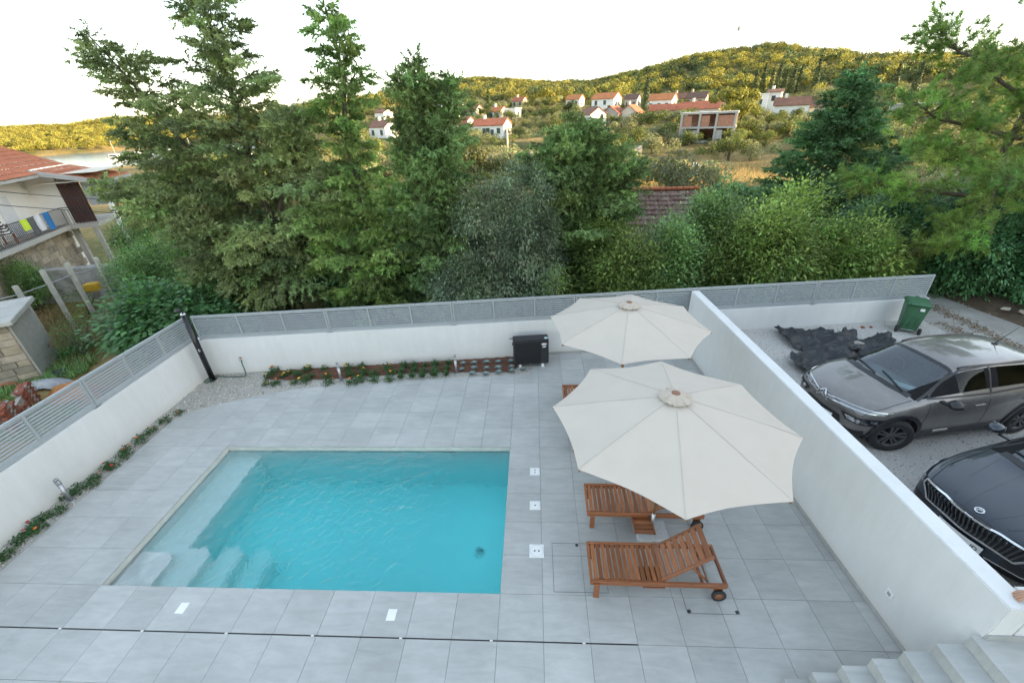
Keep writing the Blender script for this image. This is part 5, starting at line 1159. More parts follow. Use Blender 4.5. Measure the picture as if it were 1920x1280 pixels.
# ------------------------------------------------------------------ nearer house behind the hedge: mossy tiled roof
def tile_roof(name, L_, Wd, pitchx, pitchy, mt, parent, M4, amp=.035, step=.03):
    nxx = int(L_/pitchx)*6; nyy = int(Wd/pitchy); V = []; F = []
    for j in range(nyy):
        b0 = len(V)
        for e_ in (0,1):
            y = (j+e_)*pitchy+(0 if e_ else -.03)
            for i in range(nxx+1):
                x = L_*i/nxx; ph = 2*math.pi*x/pitchx; z = amp*(abs(math.sin(ph/2))**.8)+(step if not e_ else 0)+.008*math.sin(j*7.3+i//6*3.7)
                V.append(M4 @ Vector((x,y,z)))
        for i in range(nxx): F.append((b0+i,b0+i+1,b0+nxx+2+i,b0+nxx+1+i))
    me = bpy.data.meshes.new(name); me.from_pydata([tuple(v) for v in V],[],F); me.materials.append(mt); return link(name, me, parent)
moss = mat('mossy_roof_tiles',(.12,.062,.045),.9,.4,3,c2=(.25,.20,.165),thr=(.42,.72),bump=.3)
rust = mat('red_roof_tiles',(.46,.15,.065),.85,.3,2,c2=(.36,.11,.055))
nh = empty('tiled_house', (7.1,27.2,-1.5), R(-4), 'old house behind the hedge with a dark mossy tiled roof', 'house')
MB().extrude([(-2.6,-2.3,0),(-2.6,2.3,0),(-2.6,2.3,1.6),(-2.6,0,2.9),(-2.6,-2.3,1.6)],(5.2,0,0)).build('wall', HM['stonew'], nh)
for s_ in (0,1):
    M4 = Matrix.Rotation(math.pi*s_,4,'Z') @ Matrix.Translation((-2.8,-2.62,1.50)) @ Matrix.Rotation(math.atan2(1.32,2.3),4,'X')
    tile_roof('roof', 5.6, 3.06, .24, .40, moss, nh, M4, .055, .055)
for k in range(17): MB().tube([(-2.78+.335*k,0,3.06),(-2.46+.335*k,0,3.04)],[.11,.095],8).build('ridge_tile', rust, nh)
# pale garden wall and pole in the valley
vw = MB()
for k in range(20):
    x0 = -14+1.6*k; y0 = 75+.12*k; vw.bar((x0,y0,float(height(x0,y0))+.35),(x0+1.62,y0+.12,float(height(x0+1.6,y0))+.35),.4,1.6)
tag(vw.build('field_wall', HM['grey']),'long low grey field wall crossing the valley behind the conifers','wall')
zp = float(height(-4.1,77.4)); tag(MB().tube([(-4.1,73,zp-.3),(-4.1,73,zp+5.6)],[.16,.11],8).build('utility_pole', HM['cream']),'pale utility pole standing by the dry field','pole')
zp = float(height(22,58)); sw_ = MB().box((19.6,55,zp+.5),(.3,4.5,2.2),R(-8)); tag(sw_.build('gable_wall', HM['white']),'bright white end wall beside the dry grass field','wall')
# radio mast on the hill top
hx, hy = 325*math.sin(R(21.4)), 325*math.cos(R(21.4)); hz0 = float(height(hx,hy)); ms_ = empty('radio_mast',(hx,hy,hz0),0,'thin radio mast with a small drum standing on the hilltop','mast')
MB().tube([(0,0,-1),(0,0,15)],[.22,.14],6).build('pole', M['steel'], ms_); MB().lathe([(.7,0),(.9,.4),(.9,1.6),(.5,2)],10,(0,0,12.3)).build('drum', HM['grey'], ms_)
# ------------------------------------------------------------------ foliage generators
M['bark'] = mat('grey_brown_bark',(.10,.08,.06),.95,.35,9,bump=.8,bscale=22,stretch=(1,1,.25)); M['bark_far'] = mat('bark_far',(.09,.075,.06),.95,.2,1)
M['cypress'] = leaf_mat('cypress_spray',(0.260,0.321,0.137),.22); M['cypress2'] = leaf_mat('cypress_spray_bright',(0.228,0.333,0.105),.25); M['cypress3'] = leaf_mat('juniper_spray',(0.192,0.284,0.106),.25); M['cypress4'] = leaf_mat('dark_conifer_spray',(0.117,0.228,0.097),.22)
M['olive'] = leaf_mat('grey_olive_leaf',(0.209,0.270,0.165),.2); M['laurel'] = leaf_mat('laurel_leaf',(0.224,0.314,0.087),.3,rnd=.3); M['darkleaf'] = leaf_mat('dark_evergreen_leaf',(0.110,0.244,0.100),.2,rnd=.25); M['pine'] = leaf_mat('pine_needle',(0.213,0.322,0.087),.35)
M['fig'] = leaf_mat('fig_leaf',(0.121,0.260,0.099),.3); M['shrub'] = leaf_mat('shrub_leaf',(0.228,0.373,0.136),.3)
def unit(v): return v/(np.linalg.norm(v,axis=-1,keepdims=True)+1e-9)
def shoots(P, A, AL, K, sl, sw, spread, tb, droop=.1):
    """feathery plume at every P along axis A (length AL): K thin triangular shoots each"""
    n = len(P); u = rng.random((n,K,1))**.8; Ax = A[:,None,:]
    rd = rng.normal(size=(n,K,3)); d = unit(Ax*(.75)+unit(rd)*spread+np.array([0,0,-droop])); b = P[:,None,:]+Ax*AL[:,None,None]*u
    L_ = sl*(.7+.6*rng.random((n,K,1)))*(1.1-.45*u); s = unit(np.cross(d,rng.normal(size=(n,K,3))))*sw*(.7+.6*rng.random((n,K,1)))
    V = np.stack([b-s*.5,b+s*.5,b+d*L_],2).reshape(-1,3); F = np.arange(len(V)).reshape(-1,3)
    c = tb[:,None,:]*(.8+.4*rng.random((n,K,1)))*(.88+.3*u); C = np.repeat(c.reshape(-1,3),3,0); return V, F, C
def conifer(leaders, seed, K=13, dens=16, sl=.13, sw=.028, bark='bark', leafm='cypress', spread=.75, warm=.07, al=.30, tube_n=7):
    """leaders: (start, end, [(t, branch length)], first t, branches, rise, droop)"""
    global rng; rng = np.random.default_rng(seed); tb = MB(); PP = []; AA = []; LL = []; TT = []
    for (s0, e0, prof, t0, nb, rise, droop, r0) in leaders:
        s0 = np.array(s0,float); e0 = np.array(e0,float); H_ = np.linalg.norm(e0-s0); wob = rng.normal(0,.03*H_**.5,(7,3)); wob[0] = 0
        path = [s0+(e0-s0)*i/6+wob[i]*[1,1,0] for i in range(7)]; tb.tube([tuple(p) for p in path],[r0*(1-.82*i/6) for i in range(7)],tube_n)
        ts = np.array([p[0] for p in prof]); ls = np.array([p[1] for p in prof]); az0 = rng.random()*6.28
        for i in range(nb):
            t = t0+(1-t0)*((i+.5*rng.random())/nb); a = az0+i*2.39996+rng.normal(0,.25); L_ = np.interp(t,ts,ls)*(.55+.6*rng.random())
            k = t*6; i0 = min(int(k),5); b = path[i0]*(1-(k-i0))+path[i0+1]*(k-i0)
            d = np.array([np.cos(a),np.sin(a),0]); rs = rise*(.7+.6*rng.random())+.55*t; n = max(5,int(L_*dens*(1.25 if t > .6 else 1)))
            s = np.sort(rng.random(n)**.75); tang = d[None]*1.0+np.array([0,0,1.0])[None]*(rs-2*droop*s[:,None])
            pos = b+d*L_*s[:,None]+np.array([0,0,1.0])*(L_*(rs*s-droop*s*s))[:,None]
            lat = rng.normal(0,1,(n,3))*[1,1,.22]; pos += lat*(.05+.20*L_*np.sin(np.clip(s*2.6,0,3.1)))[:,None]*.46
            PP.append(pos); AA.append(unit(unit(tang)*.8+unit(lat)*.6+rng.normal(0,.18,(n,3))-[0,0,.28])); LL.append(al*(.6+.7*rng.random(n)))
            br = .55+.85*rng.random(); hue = 1+rng.normal(0,warm,3)*[.8,.3,.8]; TT.append(np.tile(br*hue,(n,1))*(.8+.4*rng.random((n,1))))
            if L_ > .5: tb.tube([tuple(b+d*L_*q+np.array([0,0,L_*(rs*q-droop*q*q)])) for q in (0,.3,.6,.9)],[r0*.22*(1-t*.6),r0*.16*(1-t*.6),.010,.004],4,cap=False)
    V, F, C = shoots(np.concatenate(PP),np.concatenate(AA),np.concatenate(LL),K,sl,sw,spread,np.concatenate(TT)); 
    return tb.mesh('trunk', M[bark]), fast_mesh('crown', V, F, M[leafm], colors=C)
def place_tree(name, meshes, loc, rz, label, cat='tree', group=None, s=1):
    t = empty(name, loc, rz, label, cat, group); t.scale = (s,s,s) if not isinstance(s,tuple) else s; link('trunk', meshes[0], t); link('crown', meshes[1], t); return t
def bush(rx, ry, rz_, ncl, nl, ll, lw, leafm, seed, cl=.3, zc=None, lo=-.35, trunk=True, droop=.25, warm=.12, upb=.0):
    """leaf clumps over an uneven ellipsoid, a few stems"""
    global rng; rng = np.random.default_rng(seed); zc = rz_*.9 if zc is None else zc
    D = rand_dirs(ncl,lo,1); bump_ = 1+.20*np.sin(D[:,0]*3.1+seed)*np.cos(D[:,1]*2.7+seed*2)+.14*np.sin(D[:,2]*5+seed)+.12*np.sin(D[:,0]*9+D[:,1]*7+seed); rad = (.55+.45*rng.random(ncl)**.5)*bump_
    Cc = D*rad[:,None]*[rx,ry,rz_]+[0,0,zc]; tb = (.45+.95*rng.random((ncl,1))**1.2)*(1+rng.normal(0,warm,(ncl,3))*[.8,.3,.8])
    off = rng.normal(0,1,(ncl,nl,3)); off = off*cl*.5; P = (Cc[:,None]+off).reshape(-1,3); Dr = unit(off*1.2/cl+D[:,None]*.8+rng.normal(0,.55,off.shape)+[0,0,upb]).reshape(-1,3)
    n = len(P); V, F = blades(P, Dr, ll*(.65+.7*rng.random(n)), lw*(.7+.6*rng.random(n)), droop=droop)
    C = np.repeat((tb[:,None]*(.7+.6*rng.random((ncl,nl,1)))).reshape(-1,3),4,0)
    tr = MB()
    for k in range(5 if trunk else 3):
        a = k*1.3+seed; e = Cc[rng.integers(0,ncl)]; tr.tube([(.06*math.cos(a),.06*math.sin(a),-.5),(e[0]*.35,e[1]*.35,zc*.5),tuple(e*[.9,.9,.95])],[.06,.04,.012],5)
    return tr.mesh('trunk', M['bark']), fast_mesh('crown', V, F, M[leafm], colors=C)
def needle_tree(limbs, seed, leafm='pine'):
    """open pine: limbs as polylines, tufts of long needles along their ends"""
    global rng; rng = np.random.default_rng(seed); tb = MB(); PP = []; AA = []; TT = []
    for pts, r0, n, sp in limbs:
        pts = [np.array(p,float) for p in pts]; tb.tube([tuple(p) for p in pts],[r0*(1-.8*i/(len(pts)-1)) for i in range(len(pts))],7)
        seg = len(pts)-1
        for i in range(n):
            k = seg*(.12+.88*rng.random()**.7); i0 = min(int(k),seg-1); b = pts[i0]*(1-(k-i0))+pts[i0+1]*(k-i0); ax = unit(pts[i0+1]-pts[i0])
            d = unit(ax*.55+rng.normal(0,1,3)*[1,1,.5]); L_ = sp*(.4+.8*rng.random())*(1.2-.5*k/seg); e = b+d*L_+np.array([0,0,.12*L_])
            tb.tube([tuple(b),tuple(b*.5+e*.5+[0,0,.04]),tuple(e)],[.014,.009,.004],4,cap=False)
            m_ = int(5+L_*9); s = .25+.75*rng.random(m_)**.7; pos = b+(e-b)*s[:,None]+rng.normal(0,.13,(m_,3)); PP.append(pos); AA.append(unit(d+rng.normal(0,.45,(m_,3))+[0,0,.35])); br = (.7+.6*rng.random())
            TT.append(np.tile(br*(1+rng.normal(0,.10,3)),(m_,1))*(.8+.4*rng.random((m_,1))))
    P = np.concatenate(PP); V, F, C = shoots(P,np.concatenate(AA),np.full(len(P),.13),34,.19,.016,.95,np.concatenate(TT),0.0)
    return tb.mesh('trunk', M['bark']), fast_mesh('crown', V, F, M[leafm], colors=C)

# ------------------------------------------------------------------ the trees behind the fence
GZ = -1.0
def pr(*a): return list(a)
t1 = conifer([((0,0,0),(-.3,.2,10.9),[(0,2.6),(.25,2.9),(.5,2.2),(.75,1.25),(.92,.7),(1,.25)],.10,96,.35,.35,.20),
              ((-.1,0,3.2),(-3.9,-.2,9.5),[(0,1.2),(.4,1.5),(.8,1.0),(1,.3)],.25,46,.30,.3,.11),
              ((0,0,3.6),(2.3,-.2,7.3),[(0,1.0),(.4,1.3),(.8,.8),(1,.25)],.3,40,.35,.3,.10),
              ((0,0,2.2),(-5.3,-.6,5.4),[(0,1.3),(.5,1.6),(.85,1.0),(1,.4)],.25,44,.20,.35,.10),
              ((0,0,2.4),(-4.6,.4,7.2),[(0,1.2),(.5,1.4),(.85,.9),(1,.3)],.3,38,.25,.3,.09),
              ((0,-.2,1.2),(3.4,-.8,5.6),[(0,1.4),(.5,1.6),(.85,1.0),(1,.4)],.15,46,.25,.35,.10),
              ((0,-.3,.6),(-2.0,-1.6,4.2),[(0,1.5),(.5,1.5),(.85,1.0),(1,.5)],.1,44,.2,.35,.08)], 11, K=20, dens=26, sl=.16, sw=.042, al=.36)
place_tree('conifer_tree', t1, (-9.6,15.2,GZ), 0, 'broadest dark conifer with several leaning tops behind the left half of the fence')
t2 = conifer([((0,0,0),(.1,.1,9.7),[(0,1.8),(.3,1.7),(.5,1.2),(.64,.55),(.72,.8),(.85,.75),(.95,.45),(1,.2)],.06,96,.30,.30,.16),((0,0,.5),(1.5,-.6,5.0),[(0,1.3),(.5,1.2),(1,.4)],.1,34,.2,.3,.07),((0,0,.5),(-1.3,-.9,4.6),[(0,1.3),(.5,1.2),(1,.4)],.1,34,.2,.3,.07)], 12, K=20, dens=30, sl=.155, sw=.042, leafm='cypress2', al=.34)
place_tree('conifer_tree', t2, (-5.75,14.1,GZ), 0, 'conifer with a bare slender top standing second from the left')
t3 = conifer([((0,0,0),(-.3,0,8.25),[(0,1.2),(.3,1.25),(.6,1.0),(.85,.6),(1,.15)],.04,110,.75,.25,.14),((.1,0,2.5),(.65,0,7.9),[(0,.9),(.5,.85),(.85,.5),(1,.15)],.15,50,.8,.25,.09),((0,-.2,.2),(.5,-.8,3.6),[(0,.9),(.5,.9),(1,.4)],.05,30,.4,.3,.06)], 13, K=20, dens=36, sl=.15, sw=.04, leafm='cypress3', al=.30)
place_tree('cypress_tree', t3, (-3.05,13.5,GZ), 0, 'dense columnar cypress with a forked wispy top, third from the left')
t5 = conifer([((0,0,0),(.0,0,6.5),[(0,1.3),(.25,1.7),(.55,1.9),(.8,1.3),(1,.45)],.12,110,.45,.30,.16),((0,0,1.6),(1.5,0,5.3),[(0,.9),(.5,1.1),(1,.5)],.3,34,.4,.3,.07),((0,0,1.6),(-1.5,-.1,5.7),[(0,.9),(.5,1.0),(1,.4)],.3,34,.4,.3,.07)], 15, K=20, dens=34, sl=.15, sw=.042, leafm='cypress3', al=.32)
place_tree('juniper_tree', t5, (1.55,15.0,GZ), 0, 'rounded bushy juniper tree left of the mossy roof')
t6 = conifer([((0,0,0),(.7,0,8.1),[(0,2.3),(.2,2.9),(.45,2.0),(.7,1.1),(.9,.6),(1,.2)],.08,120,.30,.22,.18),((.1,0,1.0),(3.1,.3,4.9),[(0,1.3),(.5,1.4),(1,.4)],.2,36,.3,.25,.08),((.1,0,.8),(-3.4,.2,3.4),[(0,1.3),(.5,1.4),(1,.4)],.2,36,.25,.25,.08)], 16, K=19, dens=26, sl=.18, sw=.052, leafm='cypress4', al=.40)
place_tree('conifer_tree', t6, (13.4,22,-1.2), 0, 'dark leaning conifer standing right of the dry field', s=(1.18,1.1,1.0))
tol = bush(1.75,1.5,2.35,420,100,.115,.042,'olive',4,cl=.30,zc=3.2,lo=-.75,warm=.06)
place_tree('olive_tree', tol, (-.75,13.1,GZ), 0, 'grey green olive tree between the cypress and the juniper', s=.93)
place_tree('olive_tree', bush(1.1,1.1,1.2,200,90,.115,.042,'olive',14,cl=.30,zc=2.1,lo=-.6,warm=.06), (-1.9,12.2,GZ), 1.0, 'smaller grey green olive low in front of the cypress')
lim = [([(0,0,0),(.1,0,2.5),(-.2,.1,5),(.2,.2,7.5),(.5,.3,10)],.16,40,1.2)]
for (z0, dx, dy, dz, n_) in ((2.4,-3.6,-1.0,-.4,26),(2.9,-2.2,-1.6,-.2,22),(3.6,-3.6,.4,.6,26),(4.4,-3.0,-.8,.7,24),(5.2,-3.4,-.3,1.0,26),(6.0,-2.4,-.9,1.0,22),(6.6,-2.9,.4,1.2,24),(7.4,-1.8,-.5,1.2,20),(3.2,2.5,-.8,.5,18),(5,2.4,.5,.8,18),(7,2,-.5,1,18),(4.0,-1.4,-2.2,.4,20),(5.8,-.6,-2.2,.9,18)):
    lim.append(([(0,0,z0),(dx*.4,dy*.4,z0+dz*.3),(dx*.8,dy*.8,z0+dz*.6),(dx,dy,z0+dz)],.07,n_,1.0))
tp7 = needle_tree(lim, 17); place_tree('pine_tree', tp7, (13.6,13.6,-.4), 0, 'light green pine with open branches at the right edge')
# laurel hedge: each bush a thing of its own
hb = [bush(1.35,1.1,1.7,230,100,.135,.058,'laurel',21+k,cl=.42,zc=1.8,lo=-.8,upb=.05,droop=.35) for k in range(3)]+[bush(1.1,1.0,2.0,240,90,.11,.06,'shrub',27,cl=.40,zc=2.0,lo=-.8,upb=.1)]
HP = [(2.9,12.6,.98),(4.2,12.9,1.0),(5.5,12.8,.9),(6.9,13.0,1.12),(8.2,12.9,.9),(9.5,13.2,1.05),(6.0,14.6,1.15),(8.6,14.8,1.2),(10.7,13.4,.92),(2.3,14.2,1.0),(3.9,14.6,.86),(5.2,15.4,.80)]
HL = ['left end of the hedge, beside the juniper','second from the left end, under the mossy roof','right of the mossy roof','tallest bush in the middle of the hedge','middle right of the hedge, over the single fence posts','next to last toward the lane','second row behind the tallest bush','second row toward the lane','right end of the hedge, overhanging the end of the fence','second row at the foot of the juniper','second row in front of the mossy roof','third row right under the mossy roof']
for k,(x,y,s_) in enumerate(HP): place_tree('laurel_bush', hb[(0,3,1,2,0,1,3,2,1,2,0,1)[k]], (x,y,GZ-.1), k*1.7, 'laurel bush, '+HL[k], 'bush', 'laurel hedge behind the fence', s_)
db = [bush(1.5,1.3,1.5,380,76,.115,.052,'darkleaf',31+k,cl=.36,zc=1.3,lo=-.8) for k in range(2)]
for k,(x,y,s_,lb) in enumerate(((13.7,13.5,1.0,'nearest the end of the fence'),(14.9,12.2,1.0,'behind the boulders on the verge'),(16.0,10.9,1.0,'at the right edge above the lane'),(15.2,14.8,1.3,'taller one under the pine'),(17.2,13.6,1.3,'far right under the pine'),(12.5,15.2,1.1,'left of the pine, over the lane'))):
    place_tree('dark_bush', db[k%2], (x,y,.1), k*2.1, 'dark evergreen bush, '+lb, 'bush', 'dark bushes along the lane', s_)
for k,(x,y,s_,lb) in enumerate(((-7.4,17.2,1.55,'filling the gap between the two left conifers'),(-4.4,16.8,1.5,'behind the columnar cypress'),(.4,17.2,1.4,'behind the olive and the juniper'),(-12.4,18.2,1.5,'behind the broad conifer on its left'))):
    place_tree('dark_bush', db[k%2], (x,y,GZ-.2), k*1.9+.5, 'large dark evergreen bush '+lb, 'bush', 'dark bushes behind the conifers', s_)
sprig = bush(.30,.3,.45,26,30,.10,.020,'pine',41,cl=.3,zc=.5,lo=-.4)
place_tree('bright_sprig', sprig, (.55,11.2,1.1), 0, 'bright yellow green sprig hanging over the fence above the heat pump','plant')
# left garden
fg = bush(1.55,1.3,1.15,230,30,.19,.16,'fig',51,cl=.55,zc=1.5,lo=-.7,droop=.35)
place_tree('fig_tree', fg, (-12.6,12.3,-1.3), 0, 'fig tree with large blue green leaves left of the shower post')
place_tree('fig_tree', fg, (-10.9,11.9,-1.5), 2.0, 'lower fig tree close behind the wall corner', s=.8)
sh_ = [bush(1.2,1.0,1.2,280,70,.095,.042,'shrub',61+k,cl=.34,zc=1.3,lo=-.6,upb=.2) for k in range(2)]
for k,(x,y,z,s_,lb) in enumerate(((-19.6,20.4,-1.3,1.35,'pale green shrub at the right end of the neighbour terrace'),(-15.6,16.3,-1.3,1.3,'pale green shrub in front of the left house terrace'),(-13.6,16.0,-1.2,1.25,'pale green shrub under the broad conifer'),(-17.8,17.2,-1.2,.9,'small pale green shrub below the house wall'),(-24.3,17.6,-1.5,.85,'grey green shrub at the left edge below the grey wall'),(-12.0,14.2,-1.3,1.1,'dense green shrub behind the fig tree'))):
    place_tree('garden_shrub', sh_[k%2], (x,y,z), k*1.3, lb, 'shrub', None, s_)
yb = bush(.75,.7,.5,70,40,.06,.028,'laurel',71,cl=.35,zc=.55,lo=-.4,upb=.2); place_tree('low_bush', yb, (-17.9,13.9,-1.35), 0, 'low yellow green bush right of the old shed','bush')
place_tree('low_bush', yb, (-20.6,16.6,-1.4), 1, 'low yellow green bush between the concrete posts','bush')
rb = bush(.7,.6,.5,70,40,.06,.028,'fig',72,cl=.35,zc=.5,lo=-.4); t = place_tree('flowering_bush', rb, (-17.0,12.9,-1.4), 0, 'low bush covered in dark red flowers beside the shed','bush')
n = 150; P = rand_dirs(n,.1,1)*[.78,.68,.5]+[0,0,.55]; V, F = blades(P, rand_dirs(n,-.2,1), .06, .06); link('blossom', fast_mesh('blossom', V, F, mat('dark_red_petal',(.26,.02,.035),.7)), t)
def tufts(n, reg, cmat, label, ll=.28, seed=5, zoff=0.0, name='weeds'):
    global rng; rng = np.random.default_rng(seed); P = np.column_stack([rng.uniform(reg[0],reg[1],n),rng.uniform(reg[2],reg[3],n)]); z = height(P[:,0],P[:,1])+zoff; P = np.column_stack([P,z]); ok = fbm(P[:,0]*.9,P[:,1]*.9,3,9) > .40; P = P[ok]
    K = 7; Q = np.repeat(P,K,0)+rng.normal(0,.05,(len(P)*K,3))*[1,1,0]; D = rand_dirs(len(Q),.35,1); V, F = blades(Q,D,ll*(.5+rng.random(len(Q))),.022); tag(link(name, fast_mesh(name, V, F, cmat, colors=tint(len(Q),4,.5,1.5,.2))),label,'weeds',kind='stuff')
tufts(5200,(-19,-9.3,8.2,13.5),M['shrub'],'rough green weeds growing outside the left wall')
tufts(2600,(-24,-12,12,18),leaf_mat('straw',(.30,.22,.11),.2),'dry straw coloured grass in the left garden',.25,6,name='dry_grass')
tufts(6000,(-9,10.2,11.3,14),leaf_mat('under_weeds',(.05,.085,.03),.2),'low green weeds under the trees behind the fence',.35,8,name='undergrowth')
tufts(9000,(8,40,42,64),leaf_mat('tall_straw',(.46,.33,.15),.25),'tall dry grass in the sunlit field',.9,9,name='field_grass')

# ------------------------------------------------------------------ valley trees, cypresses, wooded hill
def puff(n, lumps, seed, sz, flat=.8):
    g = np.random.default_rng(seed); L_ = np.array(lumps,float); k = g.integers(0,len(L_),n); D = g.normal(size=(n,3)); D /= np.linalg.norm(D,axis=1,keepdims=True); r_ = (.55+.45*g.random(n)**.5)[:,None]
    P = L_[k,:3]+D*r_*L_[k,3:4]*[1,1,flat]; A = g.normal(size=(n,3))*.8+D*1.5; A /= np.linalg.norm(A,axis=1,keepdims=True); B = np.cross(A,g.normal(size=(n,3))); B /= np.linalg.norm(B,axis=1,keepdims=True); C = np.cross(A,B)
    s = sz*(.55+.9*g.random((n,1))); V = np.stack([P-B*s,P-C*s*.7,P+B*s,P+C*s*.7],1).reshape(-1,3); c = np.repeat((.78+.44*g.random((n,1)))*(1+g.normal(0,.08,(n,3))),4,0); c *= np.repeat((.85+.3*g.random((len(L_),1)))[k],4,0); return V, c
def one_mesh_tree(name, lumps, seed, n, sz, leafm, th, flat=.8):
    V, c = puff(n,lumps,seed,sz,flat); F = np.arange(len(V)).reshape(-1,4); tv = np.array([(a*.12,b*.12,z) for z in (-1,th) for a,b in ((-1,-1),(1,-1),(1,1),(-1,1))]); tf = np.array([(i,(i+1)%4,4+(i+1)%4,4+i) for i in range(4)])+len(V)
    return fast_mesh(name, np.concatenate([V,tv]), np.concatenate([F,tf]), [leafm,M['bark_far']], colors=np.concatenate([c,np.ones((8,3))]), matidx=np.concatenate([np.zeros(len(F)),np.ones(4)]))
def rl(g, k, R_, r_, z): return [(g.normal(0,R_),g.normal(0,R_),z+g.normal(0,.35*R_),r_*(.7+.5*g.random())) for _ in range(k)]
LM = dict(ol=leaf_mat('valley_olive',(.23,.235,.125),.35,rnd=.35), gr=leaf_mat('valley_green',(.14,.165,.05),.35,rnd=.35), ye=leaf_mat('valley_pine',(.21,.20,.035),.25), cy=leaf_mat('valley_cypress',(.055,.08,.03),.15), wood=leaf_mat('hill_pine',(.26,.235,.05),.35,rnd=.45), wood2=leaf_mat('hill_pine_dark',(.08,.105,.038),.3,rnd=.45))
g = np.random.default_rng(3)
olm = [one_mesh_tree('olive_tree', rl(g,7,.75,.85,1.35), k, 2000, .08, LM['ol'], 1.6) for k in range(3)]
grm = [one_mesh_tree('garden_tree', rl(g,7,.8,.95,1.7), 10+k, 2000, .09, LM['gr'], 1.8) for k in range(3)]
HX = [(o.location.x,o.location.y) for o in col.objects if o.name.startswith(('village_house','unfinished','tiled_house')) and o.parent is None]
CYP = [(30.9,134),(-13.9,150.5),(81.6,114.6),(83.7,111.1)]
cnt = 0; tries = 0
while cnt < 285 and tries < 4000:
    tries += 1; a = R(g.uniform(-24,44)); r_ = 46+150*g.random()**.8; x, y = r_*math.sin(a), r_*math.cos(a)
    if any(math.hypot(x-hx_,y-hy_) < (7 if y > hy_-3 else 9.5) and (y < hy_+2) or math.hypot(x-hx_,y-hy_) < 5 for hx_,hy_ in HX): continue
    if 12 < x < 36 and 44 < y < 62: continue
    if any(abs(x-c_[0]) < 3 and -9 < y-c_[1] < 2 for c_ in CYP): continue
    if -12 < x < 3 and 78 < y < 104 and g.random() < .75: continue
    k = g.random(); z = float(height(x,y))-.2
    if k < .58: o = link('olive_tree', olm[g.integers(3)], None, (x,y,z), (0,0,g.random()*6)); o.scale = [g.uniform(.8,1.5)]*3; tag(o,'small silvery olive tree on the sunlit valley slope','tree','olive trees scattered over the valley')
    else: o = link('garden_tree', grm[g.integers(3)], None, (x,y,z), (0,0,g.random()*6)); o.scale = [g.uniform(.8,1.6)]*3; tag(o,'round green garden tree between the village houses','tree','garden trees scattered over the valley')
    cnt += 1
for k,(x,y,s_,lb) in enumerate(((27.2,82.5,1.0,'green tree in front of the left corner of the unfinished house'),(34.5,80.5,1.05,'green tree in front of the right corner of the unfinished house'),(38.2,84.5,1.25,'green tree right of the unfinished house'),(25.0,88,1.3,'green tree left of the unfinished house'))):
    o = link('garden_tree', grm[k%3], None, (x,y,float(height(x,y))-.2), (0,0,k)); o.scale = [s_]*3; tag(o,lb,'tree')
for hx_,hy_ in HX:
    if hy_ < 60: continue
    for q_ in range(2):
        x = hx_+(-1 if q_ else 1)*g.uniform(4,6.5); y = hy_-g.uniform(1,4.5); o = link('garden_tree', grm[g.integers(3)], None, (x,y,float(height(x,y))-.3), (0,0,g.random()*6)); o.scale = [g.uniform(.6,1.15)]*3; tag(o,'round green garden tree between the village houses','tree','garden trees scattered over the valley')
# nearer sunlit bushes just beyond the shade
for k,(x,y,s_,lb) in enumerate(((6.5,44,1.9,'large golden lit bush behind the juniper tree'),(9.5,47,1.7,'golden lit bush left of the mossy roof ridge'),(13.5,41,1.6,'sunlit olive right above the mossy roof'),(11.5,38,1.8,'dark olive behind the mossy roof'),(-3,60,1.8,'sunlit olive by the pale utility pole'),(-9,66,1.6,'sunlit olive left of the utility pole'),(2.5,52,1.7,'sunlit olive behind the juniper, left one'))):
    o = link('olive_tree', olm[k%3], None, (x,y,float(height(x,y))-.2), (0,0,k)); o.scale = [s_]*3; tag(o,lb,'tree')
yp = [one_mesh_tree('umbrella_pine', rl(g,9,1.5,1.5,5.2), 30+k, 1700, .19, LM['ye'], 4) for k in range(2)]
for k,(x,y,s_,lb) in enumerate(((46.0,113,1.15,'tall yellow green pine, left of the pair by the flat roofed house'),(49.5,113,1.0,'yellow green pine, right of the pair by the flat roofed house'),(41.2,96,.9,'yellow green pine half hiding the unfinished house'),(6.0,168,1.0,'rounded yellow pine at the forest edge above the village'))):
    o = link('umbrella_pine', yp[k%2], None, (x,y,float(height(x,y))-.3), (0,0,k)); o.scale = [s_]*3; tag(o,lb,'tree')
def cyp(k): return one_mesh_tree('cypress', [(0,0,.7+.62*i,.95*(1-(i/12.5)**1.8)+.05) for i in range(12)], 50+k, 1500, .13, LM['cy'], 1.5, 1.0)
cm = [cyp(k) for k in range(2)]
CY = [(30.9,134.0,1.75,'tallest cypress in the village, beside the orange roofed house'),(-13.9,150.5,1.5,'cypress beside the small white house'),(80.8,182.4,1.5,'first cypress from the left in the dark row above the village'),(80.9,176.9,1.75,'second cypress from the left in the dark row above the village'),(79.7,168.1,1.55,'third cypress from the left in the dark row above the village'),(82.7,170.0,1.8,'fourth cypress from the left in the dark row above the village'),(86.0,171.7,1.4,'fifth cypress from the left in the dark row above the village'),(89.5,173.8,1.7,'sixth cypress from the left in the dark row above the village'),(92.1,174.7,1.5,'seventh cypress from the left in the dark row above the village'),(97.3,174.1,1.9,'lone cypress right of the dark row'),(81.6,114.6,1.7,'slim cypress above the modern house, left one'),(83.7,111.1,1.75,'slim cypress above the modern house, right one'),(96.4,128,1.6,'slim cypress near the pine at the right edge')]
for k,(x,y,s_,lb) in enumerate(CY):
    o = link('cypress', cm[k%2], None, (x,y,float(height(x,y))-.5), (0,0,k)); o.scale = (s_*.72,s_*.72,s_*.78); tag(o,lb,'tree','cypresses on the slope')
